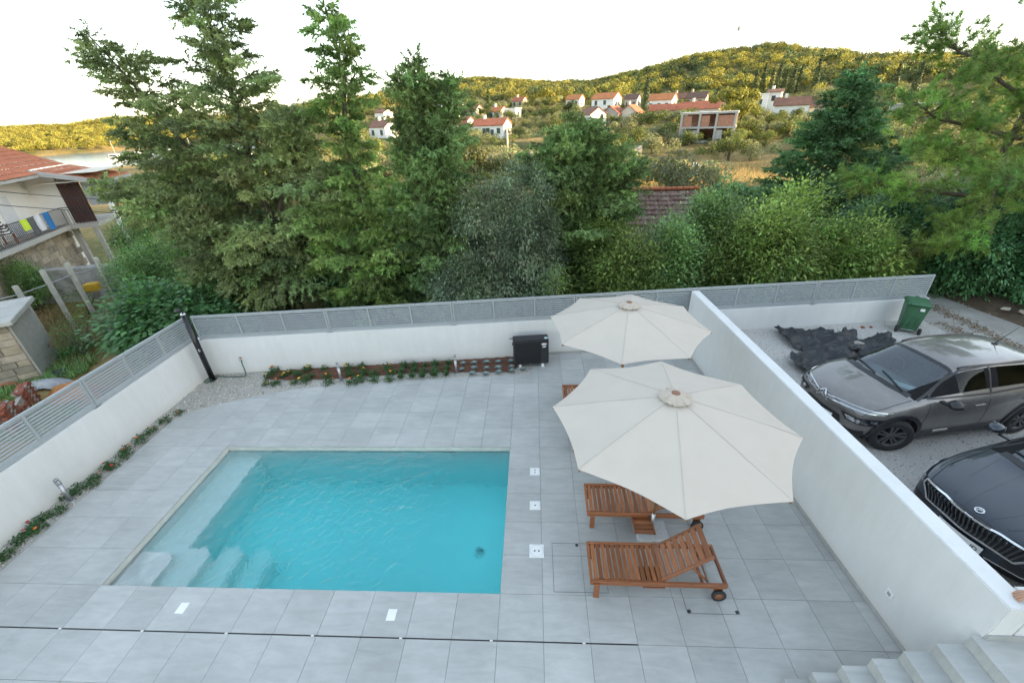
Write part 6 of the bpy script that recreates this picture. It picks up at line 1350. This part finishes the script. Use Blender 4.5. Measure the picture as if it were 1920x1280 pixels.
def forest(name, n, azr, rr, sizes, leafm, label, seed, quads=80, keep=None):
    """one mass of far trees: five crowns kept in the mesh itself, instanced by geometry nodes on the points scattered over the slope"""
    g = np.random.default_rng(seed); az = np.radians(g.uniform(*azr,n)); r_ = np.sqrt(g.uniform(rr[0]**2,rr[1]**2,n)); x = r_*np.sin(az); y = r_*np.cos(az); z = height(x,y); ok = z > SEA+.5
    if keep is not None: ok &= keep(x,y,z,r_,np.degrees(az))
    x, y, z = x[ok], y[ok], z[ok]; n = len(x); Vs = []; Cs = []; ids = []
    for q in range(5):
        V0, c0 = puff(quads,rl(np.random.default_rng(seed+q),5,.52,.72,1.6),seed+q,.115,.85); Vs.append(V0); Cs.append(c0); ids.append(np.full(len(V0),q+1))
    V = np.concatenate(Vs); F = np.arange(len(V)).reshape(-1,4); V = np.concatenate([V,np.column_stack([x,y,z-.3])]); sv = np.ones(len(V),np.float32); sv[-n:] = g.uniform(*sizes,n); V[-n:,2] -= .45*sv[-n:]; C = np.concatenate(Cs+[np.ones((n,3))]); ids = np.concatenate(ids+[np.zeros(n)])
    me = fast_mesh(name, V, F, leafm, colors=C)
    a_ = me.attributes.new('pid','INT','POINT'); a_.data.foreach_set('value', ids.astype(np.int32)); a_ = me.attributes.new('siz','FLOAT','POINT'); a_.data.foreach_set('value', sv)
    o = tag(link(name, me),label,'forest',kind='stuff'); ng = bpy.data.node_groups.new(name,'GeometryNodeTree'); ng.interface.new_socket('Geometry',in_out='INPUT',socket_type='NodeSocketGeometry'); ng.interface.new_socket('Geometry',in_out='OUTPUT',socket_type='NodeSocketGeometry')
    nd = ng.nodes; L = ng.links; gi = nd.new('NodeGroupInput'); go = nd.new('NodeGroupOutput'); at = nd.new('GeometryNodeInputNamedAttribute'); at.data_type = 'INT'; at.inputs[0].default_value = 'pid'
    def sep(k):
        c = nd.new('FunctionNodeCompare'); c.data_type = 'INT'; c.operation = 'EQUAL'; L.new(at.outputs[0], c.inputs['A'] if False else c.inputs[2]); c.inputs[3].default_value = k
        s_ = nd.new('GeometryNodeSeparateGeometry'); s_.domain = 'POINT'; L.new(gi.outputs[0], s_.inputs[0]); L.new(c.outputs[0], s_.inputs[1]); return s_
    ti = nd.new('GeometryNodeGeometryToInstance')
    for k in range(5,0,-1): L.new(sep(k).outputs[0], ti.inputs[0])
    ip = nd.new('GeometryNodeInstanceOnPoints'); L.new(sep(0).outputs[0], ip.inputs['Points']); L.new(ti.outputs[0], ip.inputs['Instance']); ip.inputs['Pick Instance'].default_value = True
    ri = nd.new('FunctionNodeRandomValue'); ri.data_type = 'INT'; ri.inputs[4].default_value = 0; ri.inputs[5].default_value = 4; L.new(ri.outputs[2], ip.inputs['Instance Index'])
    rv = nd.new('FunctionNodeRandomValue'); rv.data_type = 'FLOAT_VECTOR'; rv.inputs[1].default_value = (.1,.1,6.28); L.new(rv.outputs[0], ip.inputs['Rotation'])
    sz = nd.new('GeometryNodeInputNamedAttribute'); sz.data_type = 'FLOAT'; sz.inputs[0].default_value = 'siz'; L.new(sz.outputs[0], ip.inputs['Scale']); L.new(ip.outputs[0], go.inputs[0])
    md = o.modifiers.new('scatter','NODES'); md.node_group = ng
forest('hill_forest',3800,(-23,47),(196,540),(1.1,2.7),LM['wood'],'golden lit pine forest covering the hill behind the village',101,260,lambda x,y,z,r_,az: (r_ < np.interp(az,_RD[:,0],_RD[:,1])+20) & (fbm(x*.025,y*.025,3,40) > .30))
forest('hill_forest',5000,(-23,47),(200,540),(1.0,2.6),LM['wood2'],'darker green pines mixed into the forest on the hill',102,260,lambda x,y,z,r_,az: (r_ < np.interp(az,_RD[:,0],_RD[:,1])+20) & (fbm(x*.02,y*.02,3,60) > .30))
forest('shore_forest',4200,(-58,-22),(350,560),(1.3,2.6),LM['wood'],'golden lit pine wood on the headland across the bay',103,260)
forest('valley_scrub',4200,(-22,46),(56,205),(.35,.9),LM['ol'],'low sunlit olive coloured scrub between the village trees',104,200,lambda x,y,z,r_,az: (fbm(x*.06,y*.06,3,70) > .43) & ~((x > 10) & (x < 36) & (y < 62)))
forest('valley_scrub',3600,(-22,46),(50,205),(.35,1.0),LM['gr'],'low green scrub filling the ground between the village trees',105,200,lambda x,y,z,r_,az: (fbm(x*.06+5,y*.06,3,75) > .44) & ~((x > 10) & (x < 36) & (y < 60)))
# ------------------------------------------------------------------ left neighbour: house with terrace, laundry, shed, posts
lh = empty('neighbour_house', (-24.5,18.5,0), R(23.6), 'white two storey house with red tiled roof and terrace at the left edge', 'house')
MB().bbox((-9,-10,-2),(-.75,7.2,4.08)).build('wall', HM['white'], lh)
MB().bbox((-.749,4.5,1.403),(.55,4.7,4.0)).build('porch_wall', HM['white'], lh)
MB().bbox((-.748,-10,1.18),(.33,4.2,1.4)).bbox((-.748,4.201,1.18),(1.6,7.4,1.4)).build('terrace_slab', HM['concrete'], lh, bevel=.01)
stm = [mat('rubble_stone_%d'%k,c,.95,.2,4,bump=.5) for k,c in enumerate(((.36,.30,.22),(.30,.255,.19),(.42,.36,.28),(.26,.23,.18)))]
MB().bbox((-.74,-10,-2),(-.30,5.2,1.178)).build('stone_wall_core', HM['stonew'], lh)
yy = -2.4; row = 0; z0 = -1.6
while z0 < 1.1:
    h_ = .26+.12*random.random(); y0 = -2.6+.2*random.random()
    while y0 < 5.0:
        l_ = .35+.4*random.random(); MB().bbox((-.30,y0+.012,z0+.012),(-.262-.02*random.random(),y0+l_-.012,min(z0+h_-.012,1.17))).build('stone', random.choice(stm), lh, bevel=.012); y0 += l_
    z0 += h_
MB().bbox((.06,4.75,-1.5),(.30,5.0,1.178)).build('pillar', HM['concrete'], lh); MB().bbox((1.25,4.3,-1.5),(1.45,4.5,1.178)).build('pillar', HM['concrete'], lh)
MB().bbox((2.45,4.26,-1.5),(2.65,4.46,3.50)).build('porch_post', HM['white'], lh)
ag = math.atan2(2.5,5.35)
tile_roof('roof', 14.0, 5.95, .26, .40, rust, lh, Matrix.Translation((.42,-10.1,4.10)) @ Matrix.Rotation(R(90),4,'Z') @ Matrix.Rotation(ag,4,'X'))
tile_roof('roof', 3.7, 5.85, .26, .40, rust, lh, Matrix.Translation((.02,3.75,4.30)) @ Matrix.Rotation(R(90),4,'Z') @ Matrix.Rotation(ag,4,'X'))
tile_roof('porch_roof', 3.7, 2.98, .26, .40, rust, lh, Matrix.Translation((2.9,3.75,3.60)) @ Matrix.Rotation(R(90),4,'Z') @ Matrix.Rotation(math.atan2(.70,2.88),4,'X'))
fa = MB(); fa.bar((2.93,3.66,3.52),(0,3.66,4.22),.10,.22); fa.bar((2.90,3.6,3.52),(2.90,7.5,3.52),.10,.12); fa.bar((.40,-10,4.02),(.40,3.6,4.02),.1,.12); fa.build('fascia', HM['grey'], lh)
MB().bbox((-1.2,3.8,4.02),(2.75,7.3,4.05)).box((1.3,5.5,3.62),(2.9,3.4,.05)).build('porch_ceiling', HM['cream'], lh)
cur = MB(); nn = 26; pts = []
for k in range(nn+1):
    x_ = .56+1.0*k/nn; o_ = .05*math.sin(k*1.7); pts += [(x_,4.42+o_,1.45),(x_,4.42+o_*.7,3.66)]
cur.add(pts,[(2*k,2*k+2,2*k+3,2*k+1) for k in range(nn)],True); cur.build('brown_curtain', mat('brown_curtain',(.085,.045,.04),.9,.15,8), lh)
MB().bbox((1.62,4.40,2.30),(2.42,4.42,3.52)).build('grey_blind', mat('grey_blind',(.36,.37,.39),.8,.06,3), lh); MB().box((2.68,5.6,2.9),(.02,2.2,1.2)).build('grey_blind', mat('grey_blind2',(.42,.43,.45),.8,.06,3), lh)
MB().bbox((-.76,.9,3.05),(-.50,1.75,3.65)).build('air_conditioner', M['plate'], lh, bevel=.03)
for y_ in (-1.9,1.6): MB().bbox((-.752,y_,1.42),(-.70,y_+1.0,3.3)).build('shutter', mat('pale_shutter',(.66,.67,.68),.6,.05,4), lh, bevel=.01)
rl_ = MB(); 
for k in range(118):
    y_ = -9.5+.125*k
    if y_ < 5.15: rl_.bar((.27,y_,1.42),(.27,y_,2.32),.014)
for k in range(10): rl_.bar((.3+.135*k,4.24,1.42),(.3+.135*k,4.24,2.2),.014)
ro_ = rl_.build('railing_bars', M['dark'], lh); ro_['kind'] = 'stuff'
MB().bar((.27,-9.6,2.33),(.27,4.25,2.33),.035,.03).bar((.27,4.24,2.33),(1.6,4.24,2.28),.035,.03).bar((.27,-9.6,1.5),(.27,4.25,1.5),.02,.02).build('railing_rail', M['dark'], lh)
lw = lh.matrix_basis.copy() if False else Matrix.Translation((-24.5,18.5,0)) @ Matrix.Rotation(R(23.6),4,'Z')
def laundry(y0, w_, drop, c, label):
    V = []; F = []; n_ = 10; m_ = 8
    for j in range(m_+1):
        for i in range(n_+1):
            u = i/n_; v = j/m_; V.append(lw @ Vector((.31+.015*math.sin(u*11+v*2)+.015*v, y0+w_*u+.02*math.sin(v*4+y0), 2.36-drop*v)))
    F = [(j*(n_+1)+i,j*(n_+1)+i+1,(j+1)*(n_+1)+i+1,(j+1)*(n_+1)+i) for j in range(m_) for i in range(n_)]
    me = bpy.data.meshes.new('hanging_towel'); me.from_pydata([tuple(v) for v in V],[],F); me.polygons.foreach_set('use_smooth',[True]*len(F)); me.materials.append(mat('cloth_'+label[:5],c,.9,.08,4)); tag(link('hanging_towel', me),label,'towel','laundry on the terrace railing'); 
laundry(.55,.6,.5,(.55,.68,.05),'neon yellow shirt hung on the terrace railing of the left house')
laundry(1.15,.5,.8,(.10,.105,.115),'dark grey towel on the railing between yellow and white cloths')
laundry(1.75,.5,.75,(.62,.63,.68),'white towel hung on the terrace railing of the left house')
laundry(2.45,.6,.85,(.03,.17,.42),'bright blue towel at the right end of the laundry')
sp_ = empty('striped_parasol', tuple(lw @ Vector((-.15,-.5,1.4))), 0, 'half closed parasol with dark and white stripes on the neighbour terrace', 'parasol')
n_ = 24; rings = [(0.02,1.85),(.16,1.6),(.3,1.25),(.42,.9),(.5,.55)]
def stripe_mat():
    m, n, p = new_mat('striped_canvas'); tc = N(n,'TexCoord'); w_ = N(n,'TexWave', Scale=2.6); w_.bands_direction = 'Z'; n.links.new(tc.outputs['Object'], w_.inputs[0]); r_ = N(n,'ValToRGB'); r_.color_ramp.interpolation = 'CONSTANT'; e = r_.color_ramp.elements; e[0].color = (.05,.045,.045,1); e[1].position = .5; e[1].color = (.62,.60,.57,1)
    n.links.new(w_.outputs[0], r_.inputs[0]); n.links.new(r_.outputs[0], p.inputs['Base Color']); p.inputs['Roughness'].default_value = .9; return m
cn = MB(); pts = []
for ri,(r_,z_) in enumerate(rings):
    for j in range(n_):
        a = 2*math.pi*j/n_; rr = r_*(1+.16*math.sin(6*a)*ri/4); pts.append((rr*math.cos(a),rr*math.sin(a),z_))
cn.add(pts,[(i*n_+j,i*n_+(j+1)%n_,(i+1)*n_+(j+1)%n_,(i+1)*n_+j) for i in range(4) for j in range(n_)],True); cn.build('canopy', stripe_mat(), sp_); MB().tube([(0,0,0),(0,0,1.9)],.02,8).build('pole', M['plate'], sp_)
ch = empty('terrace_chair', tuple(lw @ Vector((-.2,.25,1.4))), R(60), 'small brown wooden chair beside the striped parasol', 'chair')
cb_ = mat('chair_wood',(.30,.09,.035),.5,.2,6)
MB().box((0,0,.44),(.42,.42,.035)).build('seat', cb_, ch)
for sx in (-1,1):
    for sy in (-1,1): MB().bar((sx*.18,sy*.18,0),(sx*.18,sy*.18,.43 if sy < 0 else .9),.035).build('leg', cb_, ch)
MB().box((0,.185,.78),(.38,.02,.16)).build('backrest', cb_, ch)
# grey retaining wall, shed, posts, rubble
rw = MB().bar((-30,17.6,-.75),(-20.2,19.4,-.75),.5,1.7); tag(rw.build('retaining_wall', mat('stained_concrete',(.24,.23,.215),.95,.4,1.6,c2=(.46,.45,.42),thr=(.35,.6),bump=.3)),'stained grey retaining wall below the left house','wall')
sd_ = empty('old_shed', (-16.9,11.3,-1.5), math.atan2(1.7,-1.3), 'small old stone shed with flat concrete roof at the left edge', 'shed')
plm = mat('rough_plaster',(.36,.35,.325),.95,.25,6,bump=.8,bscale=18,c2=(.46,.45,.42)); 
MB().bbox((0.02,.02,-.5),(2.15,2.9,2.15)).build('wall_core', HM['stonew'], sd_); MB().bbox((0,-.03,-.5),(2.17,.019,2.14)).build('plaster_face', plm, sd_, bevel=.015)
MB().bbox((-.25,-.2,2.153),(2.45,3.1,2.32)).build('roof_slab', mat('weathered_concrete',(.42,.41,.385),.95,.25,2,bump=.3,c2=(.52,.51,.48)), sd_, bevel=.02)
z0 = -.3
while z0 < 2.05:
    y0 = .03; h_ = .2+.1*random.random()
    while y0 < 2.8: 
        l_ = .3+.35*random.random(); MB().bbox((-.022-.02*random.random(),y0+.012,z0+.01),(.0195,min(y0+l_,2.88)-.012,min(z0+h_-.01,2.14))).build('stone', random.choice(stm), sd_, bevel=.012); y0 += l_
    z0 += h_
cpm = mat('post_concrete',(.48,.46,.41),.9,.15,5)
for k,(x,y,h_) in enumerate(((-19.9,14.2,2.3),(-19.6,15.1,2.6),(-19.5,16.0,2.6),(-18.9,16.7,2.6))):
    tag(MB().bar((x,y,-1.6),(x+.05,y,-1.4+h_),.13,.13).build('concrete_post', cpm),'pale concrete vine post, '+('nearest to the shed','second from the shed','third from the shed','farthest from the shed')[k],'post','concrete vine posts in the left garden')
tag(MB().tube([(-20.3,13.2,.6),(-19.9,14.15,.55),(-19.6,15.05,.62),(-19.45,16.0,.70),(-18.85,16.75,.75)],.022,6).build('vine_pipe', M['steel']),'thin grey pipe strung between the vine posts','pipe')
tag(MB().box((-20.3,17.2,-.3),(.5,.4,.35),.4).build('yellow_crate', mat('crate_yellow',(.50,.30,.02),.6),None,bevel=.03),'small yellow crate behind the vine posts','crate')
# broken brick wall and rubble outside the left fence
bw_ = empty('brick_ruin', (-15.1,9.15,-1.4), R(128), 'broken red brick wall with patches of old plaster at the left edge', 'wall')
bm_ = [MB().box((0,0,0),(.235,.115,.068)).mesh('brick', mat('old_brick_%d'%k,c,.95,.3,8,c2=c2,thr=(.45,.6),bump=.4), bevel=.006) for k,(c,c2) in enumerate((((.26,.075,.045),(.33,.11,.07)),((.20,.06,.04),(.42,.40,.37)),((.30,.10,.06),(.24,.07,.045))))]
MB().bbox((-1.05,-.05,-.4),(.95,.05,.55)).build('mortar_core', mat('old_mortar',(.40,.37,.33),.95,.2,8), bw_)
for j in range(15):
    zz = .0+.08*j
    for i in range(9):
        x_ = -1.0+.25*i+(.125 if j%2 else 0)
        if zz > .62+.35*math.sin(i*.9+1)-.25*(i > 6): continue
        for yo in (-.062,.062): link('brick', bm_[(i*7+j*3+(yo > 0))%3], bw_, (x_,yo+.006*math.sin(i*5+j),zz), (0,0,.03*math.sin(i*3+j*5)))
def crumple(cx, cy_, cz, rx, ry, hz, c, name, label, cat, seed):
    n_ = 34; u = np.linspace(-1,1,n_); X, Y = np.meshgrid(u,u); rr = np.sqrt(X*X+Y*Y); Z = np.maximum(0,1-rr**2)*hz*(.6+.8*fbm(X*2+seed,Y*2,3,seed))+.06*fbm(X*6,Y*6,2,seed); ins_ = rr < .95+.12*np.sin(np.arctan2(Y,X)*5+seed)
    idx_ = np.arange(n_*n_).reshape(n_,n_); cc_ = ins_[:-1,:-1]&ins_[1:,:-1]&ins_[:-1,1:]&ins_[1:,1:]; F_ = np.stack([idx_[:-1,:-1],idx_[:-1,1:],idx_[1:,1:],idx_[1:,:-1]],-1)[cc_]
    o = link(name, fast_mesh(name, np.stack([X*rx+cx,Y*ry+cy_,Z+cz],-1).reshape(-1,3), F_, mat('m_'+name+str(seed),c,.8,.25,4), True)); so_ = o.modifiers.new('t','SOLIDIFY'); so_.thickness = .01; tag(o,label,cat)
crumple(-14.6,10.2,-1.45,.95,.7,.55,(.42,.17,.05),'orange_tarp','crumpled orange tarpaulin heap just outside the left fence','tarpaulin',3)
crumple(-16.3,10.9,-1.45,.9,.4,.25,(.36,.36,.38),'grey_sheet','grey plastic sheet lying beside the brick ruin','sheet',5)
crumple(-16.6,11.6,-1.45,.35,.3,.2,(.03,.04,.045),'rubbish_bag','small dark rubbish bag at the foot of the shed','bag',7)
crumple(-17.9,10.9,-1.4,.6,.4,.35,(.33,.10,.06),'rubble_heap','heap of red tile rubble against the shed at the left edge','rubble',9)
# moored boats across the bay
for k,(a,r_) in enumerate(((-43.5,238),(-41.8,246),(-40.6,240),(-39.2,250),(-37.5,244))):
    b_ = empty('moored_boat', (r_*math.sin(R(a)),r_*math.cos(R(a)),SEA+.1), k*.3, 'small white boat moored in the bay, number %s from the left'%('one','two','three','four','five')[k], 'boat', 'boats moored in the bay')
    MB().add([(-4,-1.2,1),(4.5,0,1.3),(-4,1.2,1),(-3.6,-.8,-.3),(3.4,0,-.3),(-3.6,.8,-.3)],[(0,1,2),(3,5,4),(0,3,4,1),(1,4,5,2),(2,5,3,0)]).build('hull', HM['white'], b_)
    MB().bbox((-2.5,-.8,1.05),(.8,.8,2.3)).build('cabin', HM['white'], b_); MB().bbox((-2.2,-.82,1.5),(.5,.82,2.0)).build('cabin_window', HM['glass'], b_); MB().tube([(0,0,2.2),(0,0,7)],.08,5).build('mast', HM['grey'], b_)
for k,(a,b,lb) in enumerate((((-21.4,17,4.25),(-19.6,21,3.0),'upper thin black cable crossing in front of the left house'),((-22.0,17.2,3.7),(-19.4,21.2,2.3),'lower thin black cable crossing in front of the left house'))):
    p0 = Vector(a); p1 = Vector(b); dd = (p1-p0); tag(MB().tube([p0-dd*1.6+dd*3.4*q_/14+Vector((0,0,-.35*math.sin(math.pi*q_/14))) for q_ in range(15)],.014,5).build('overhead_cable', M['black']),lb,'cable')
# trees and houses of the shore on the left
for k in range(46):
    a = R(g.uniform(-39,-24)); r_ = g.uniform(48,200); x, y = r_*math.sin(a), r_*math.cos(a); z = float(height(x,y))
    if z < SEA+.6: continue
    o = link('shore_tree', (grm if k%3 else olm)[k%3], None, (x,y,z-.2), (0,0,k)); o.scale = [g.uniform(1.0,1.9)]*3; tag(o,'green tree standing between the left house and the bay','tree','trees between the left house and the bay')
for k,(a,r_,lb) in enumerate(((-33,120,'white shore house behind the broad conifer'),(-29.5,135,'cream shore house glimpsed between the left conifers'),(-36.5,150,'white harbour house near the moored boats'))):
    far_house(r_*math.sin(R(a)),r_*math.cos(R(a)),8,6,3,1.6,R(-30),('white','cream','white')[k],('red','orange','red')[k],lb)

# ------------------------------------------------------------------ person at the top of the stairs, one forearm on the wall corner
def skin_body(name, joints, edges, rad, mt, root, parent=None, sub=2):
    me = bpy.data.meshes.new(name); me.from_pydata(joints, edges, []); o = bpy.data.objects.new(name, me); col.objects.link(o)
    o.modifiers.new('skin','SKIN'); s_ = o.modifiers.new('sub','SUBSURF'); s_.levels = sub; s_.render_levels = sub
    for i, r_ in enumerate(rad): me.skin_vertices[0].data[i].radius = (r_,r_) if not isinstance(r_,tuple) else r_
    for i in range(len(joints)): me.skin_vertices[0].data[i].use_root = (i == root)
    dg = bpy.context.evaluated_depsgraph_get(); dg.update(); m2 = bpy.data.meshes.new_from_object(o.evaluated_get(dg)); bpy.data.objects.remove(o); m2.materials.clear(); m2.materials.append(mt); m2.polygons.foreach_set('use_smooth',[True]*len(m2.polygons)); return link(name, m2, parent)
LZ = 1.162
pe = empty('person', (5.69,2.06,LZ), 0, 'person in navy clothing at the right edge resting an arm on the wall', 'person')
skinm = mat('warm_skin',(.42,.23,.15),.5,.08,12); navy = mat('navy_cloth',(.02,.03,.06),.85,.15,10); denim = mat('dark_trousers',(.05,.055,.065),.9,.15,10)
J = [(0,0,.92),(0,0,1.12),(-.01,0,1.34),(-.02,0,1.47),(-.05,0,1.55),(-.06,0,1.64),(-.05,0,1.75),(.10,-.04,.90),(.11,-.04,.48),(.12,.0,.06),(.02,-.02,.02),(-.08,.06,.90),(-.07,.06,.48),(-.06,.1,.06),(-.17,.08,.02),
     (-.10,.17,1.40),(-.46,.36,1.02),(-.80,.47,.66),(-.98,.50,.585),(.08,-.19,1.40),(.12,-.24,1.12),(.0,-.22,.88),(-.05,-.20,.80)]
E_ = [(0,1),(1,2),(2,3),(3,4),(4,5),(5,6),(0,7),(7,8),(8,9),(9,10),(0,11),(11,12),(12,13),(13,14),(3,15),(15,16),(16,17),(17,18),(3,19),(19,20),(20,21),(21,22)]
rd = [.15,.135,.15,.09,.058,.085,.075,.09,.062,.045,.04,.09,.062,.045,.04,.065,.056,.056,.056,.065,.05,.04,.035]
skin_body('body', J, E_, rd, skinm, 0, pe)
skin_body('shirt', [J[0],J[1],J[2],J[3],J[15],(-.30,.27,1.20),J[19],(.11,-.22,1.22)], [(0,1),(1,2),(2,3),(3,4),(4,5),(3,6),(6,7)], [.165,.15,.165,.10,.082,.075,.082,.072], navy, 0, pe)
skin_body('trousers', [J[0],J[7],J[8],J[9],J[11],J[12],J[13]], [(0,1),(1,2),(2,3),(0,4),(4,5),(5,6)], [.165,.105,.075,.06,.105,.075,.06], denim, 0, pe)
bmh = bmesh.new(); bmesh.ops.create_icosphere(bmh, subdivisions=3, radius=.1); me = bpy.data.meshes.new('hair')
for v in bmh.verts: v.co = Vector((v.co.x*1.02-.03,v.co.y*.9,v.co.z*1.1+1.72)) if v.co.z > -.02 or v.co.x > .03 else Vector((v.co.x*.6-.02,v.co.y*.6,1.70))
bmh.to_mesh(me); bmh.free(); me.materials.append(mat('dark_hair',(.03,.02,.015),.6)); link('hair', me, pe)
hd = Vector((-.98,.50,.585)); fd = Vector((-.98,.16,-.10)).normalized(); sdv = Vector((.16,.98,0)); 
for k in range(4):
    o_ = sdv*(-.033+.022*k); L_ = (.06,.07,.066,.052)[k]; p0 = hd+fd*.03+o_
    skin_body('finger', [tuple(p0),tuple(p0+fd*.045+Vector((0,0,.004))),tuple(p0+fd*(.045+L_*.45)+Vector((0,0,-.018))),tuple(p0+fd*(.045+L_*.55)+Vector((0,0,-.05)))], [(0,1),(1,2),(2,3)], [.026,.0145,.0135,.012], skinm, 0, pe, 1)
skin_body('thumb', [tuple(hd+sdv*-.03),tuple(hd+sdv*-.065+fd*.03),tuple(hd+sdv*-.08+fd*.065+Vector((0,0,-.01)))], [(0,1),(1,2)], [.016,.011,.009], skinm, 0, pe, 1)
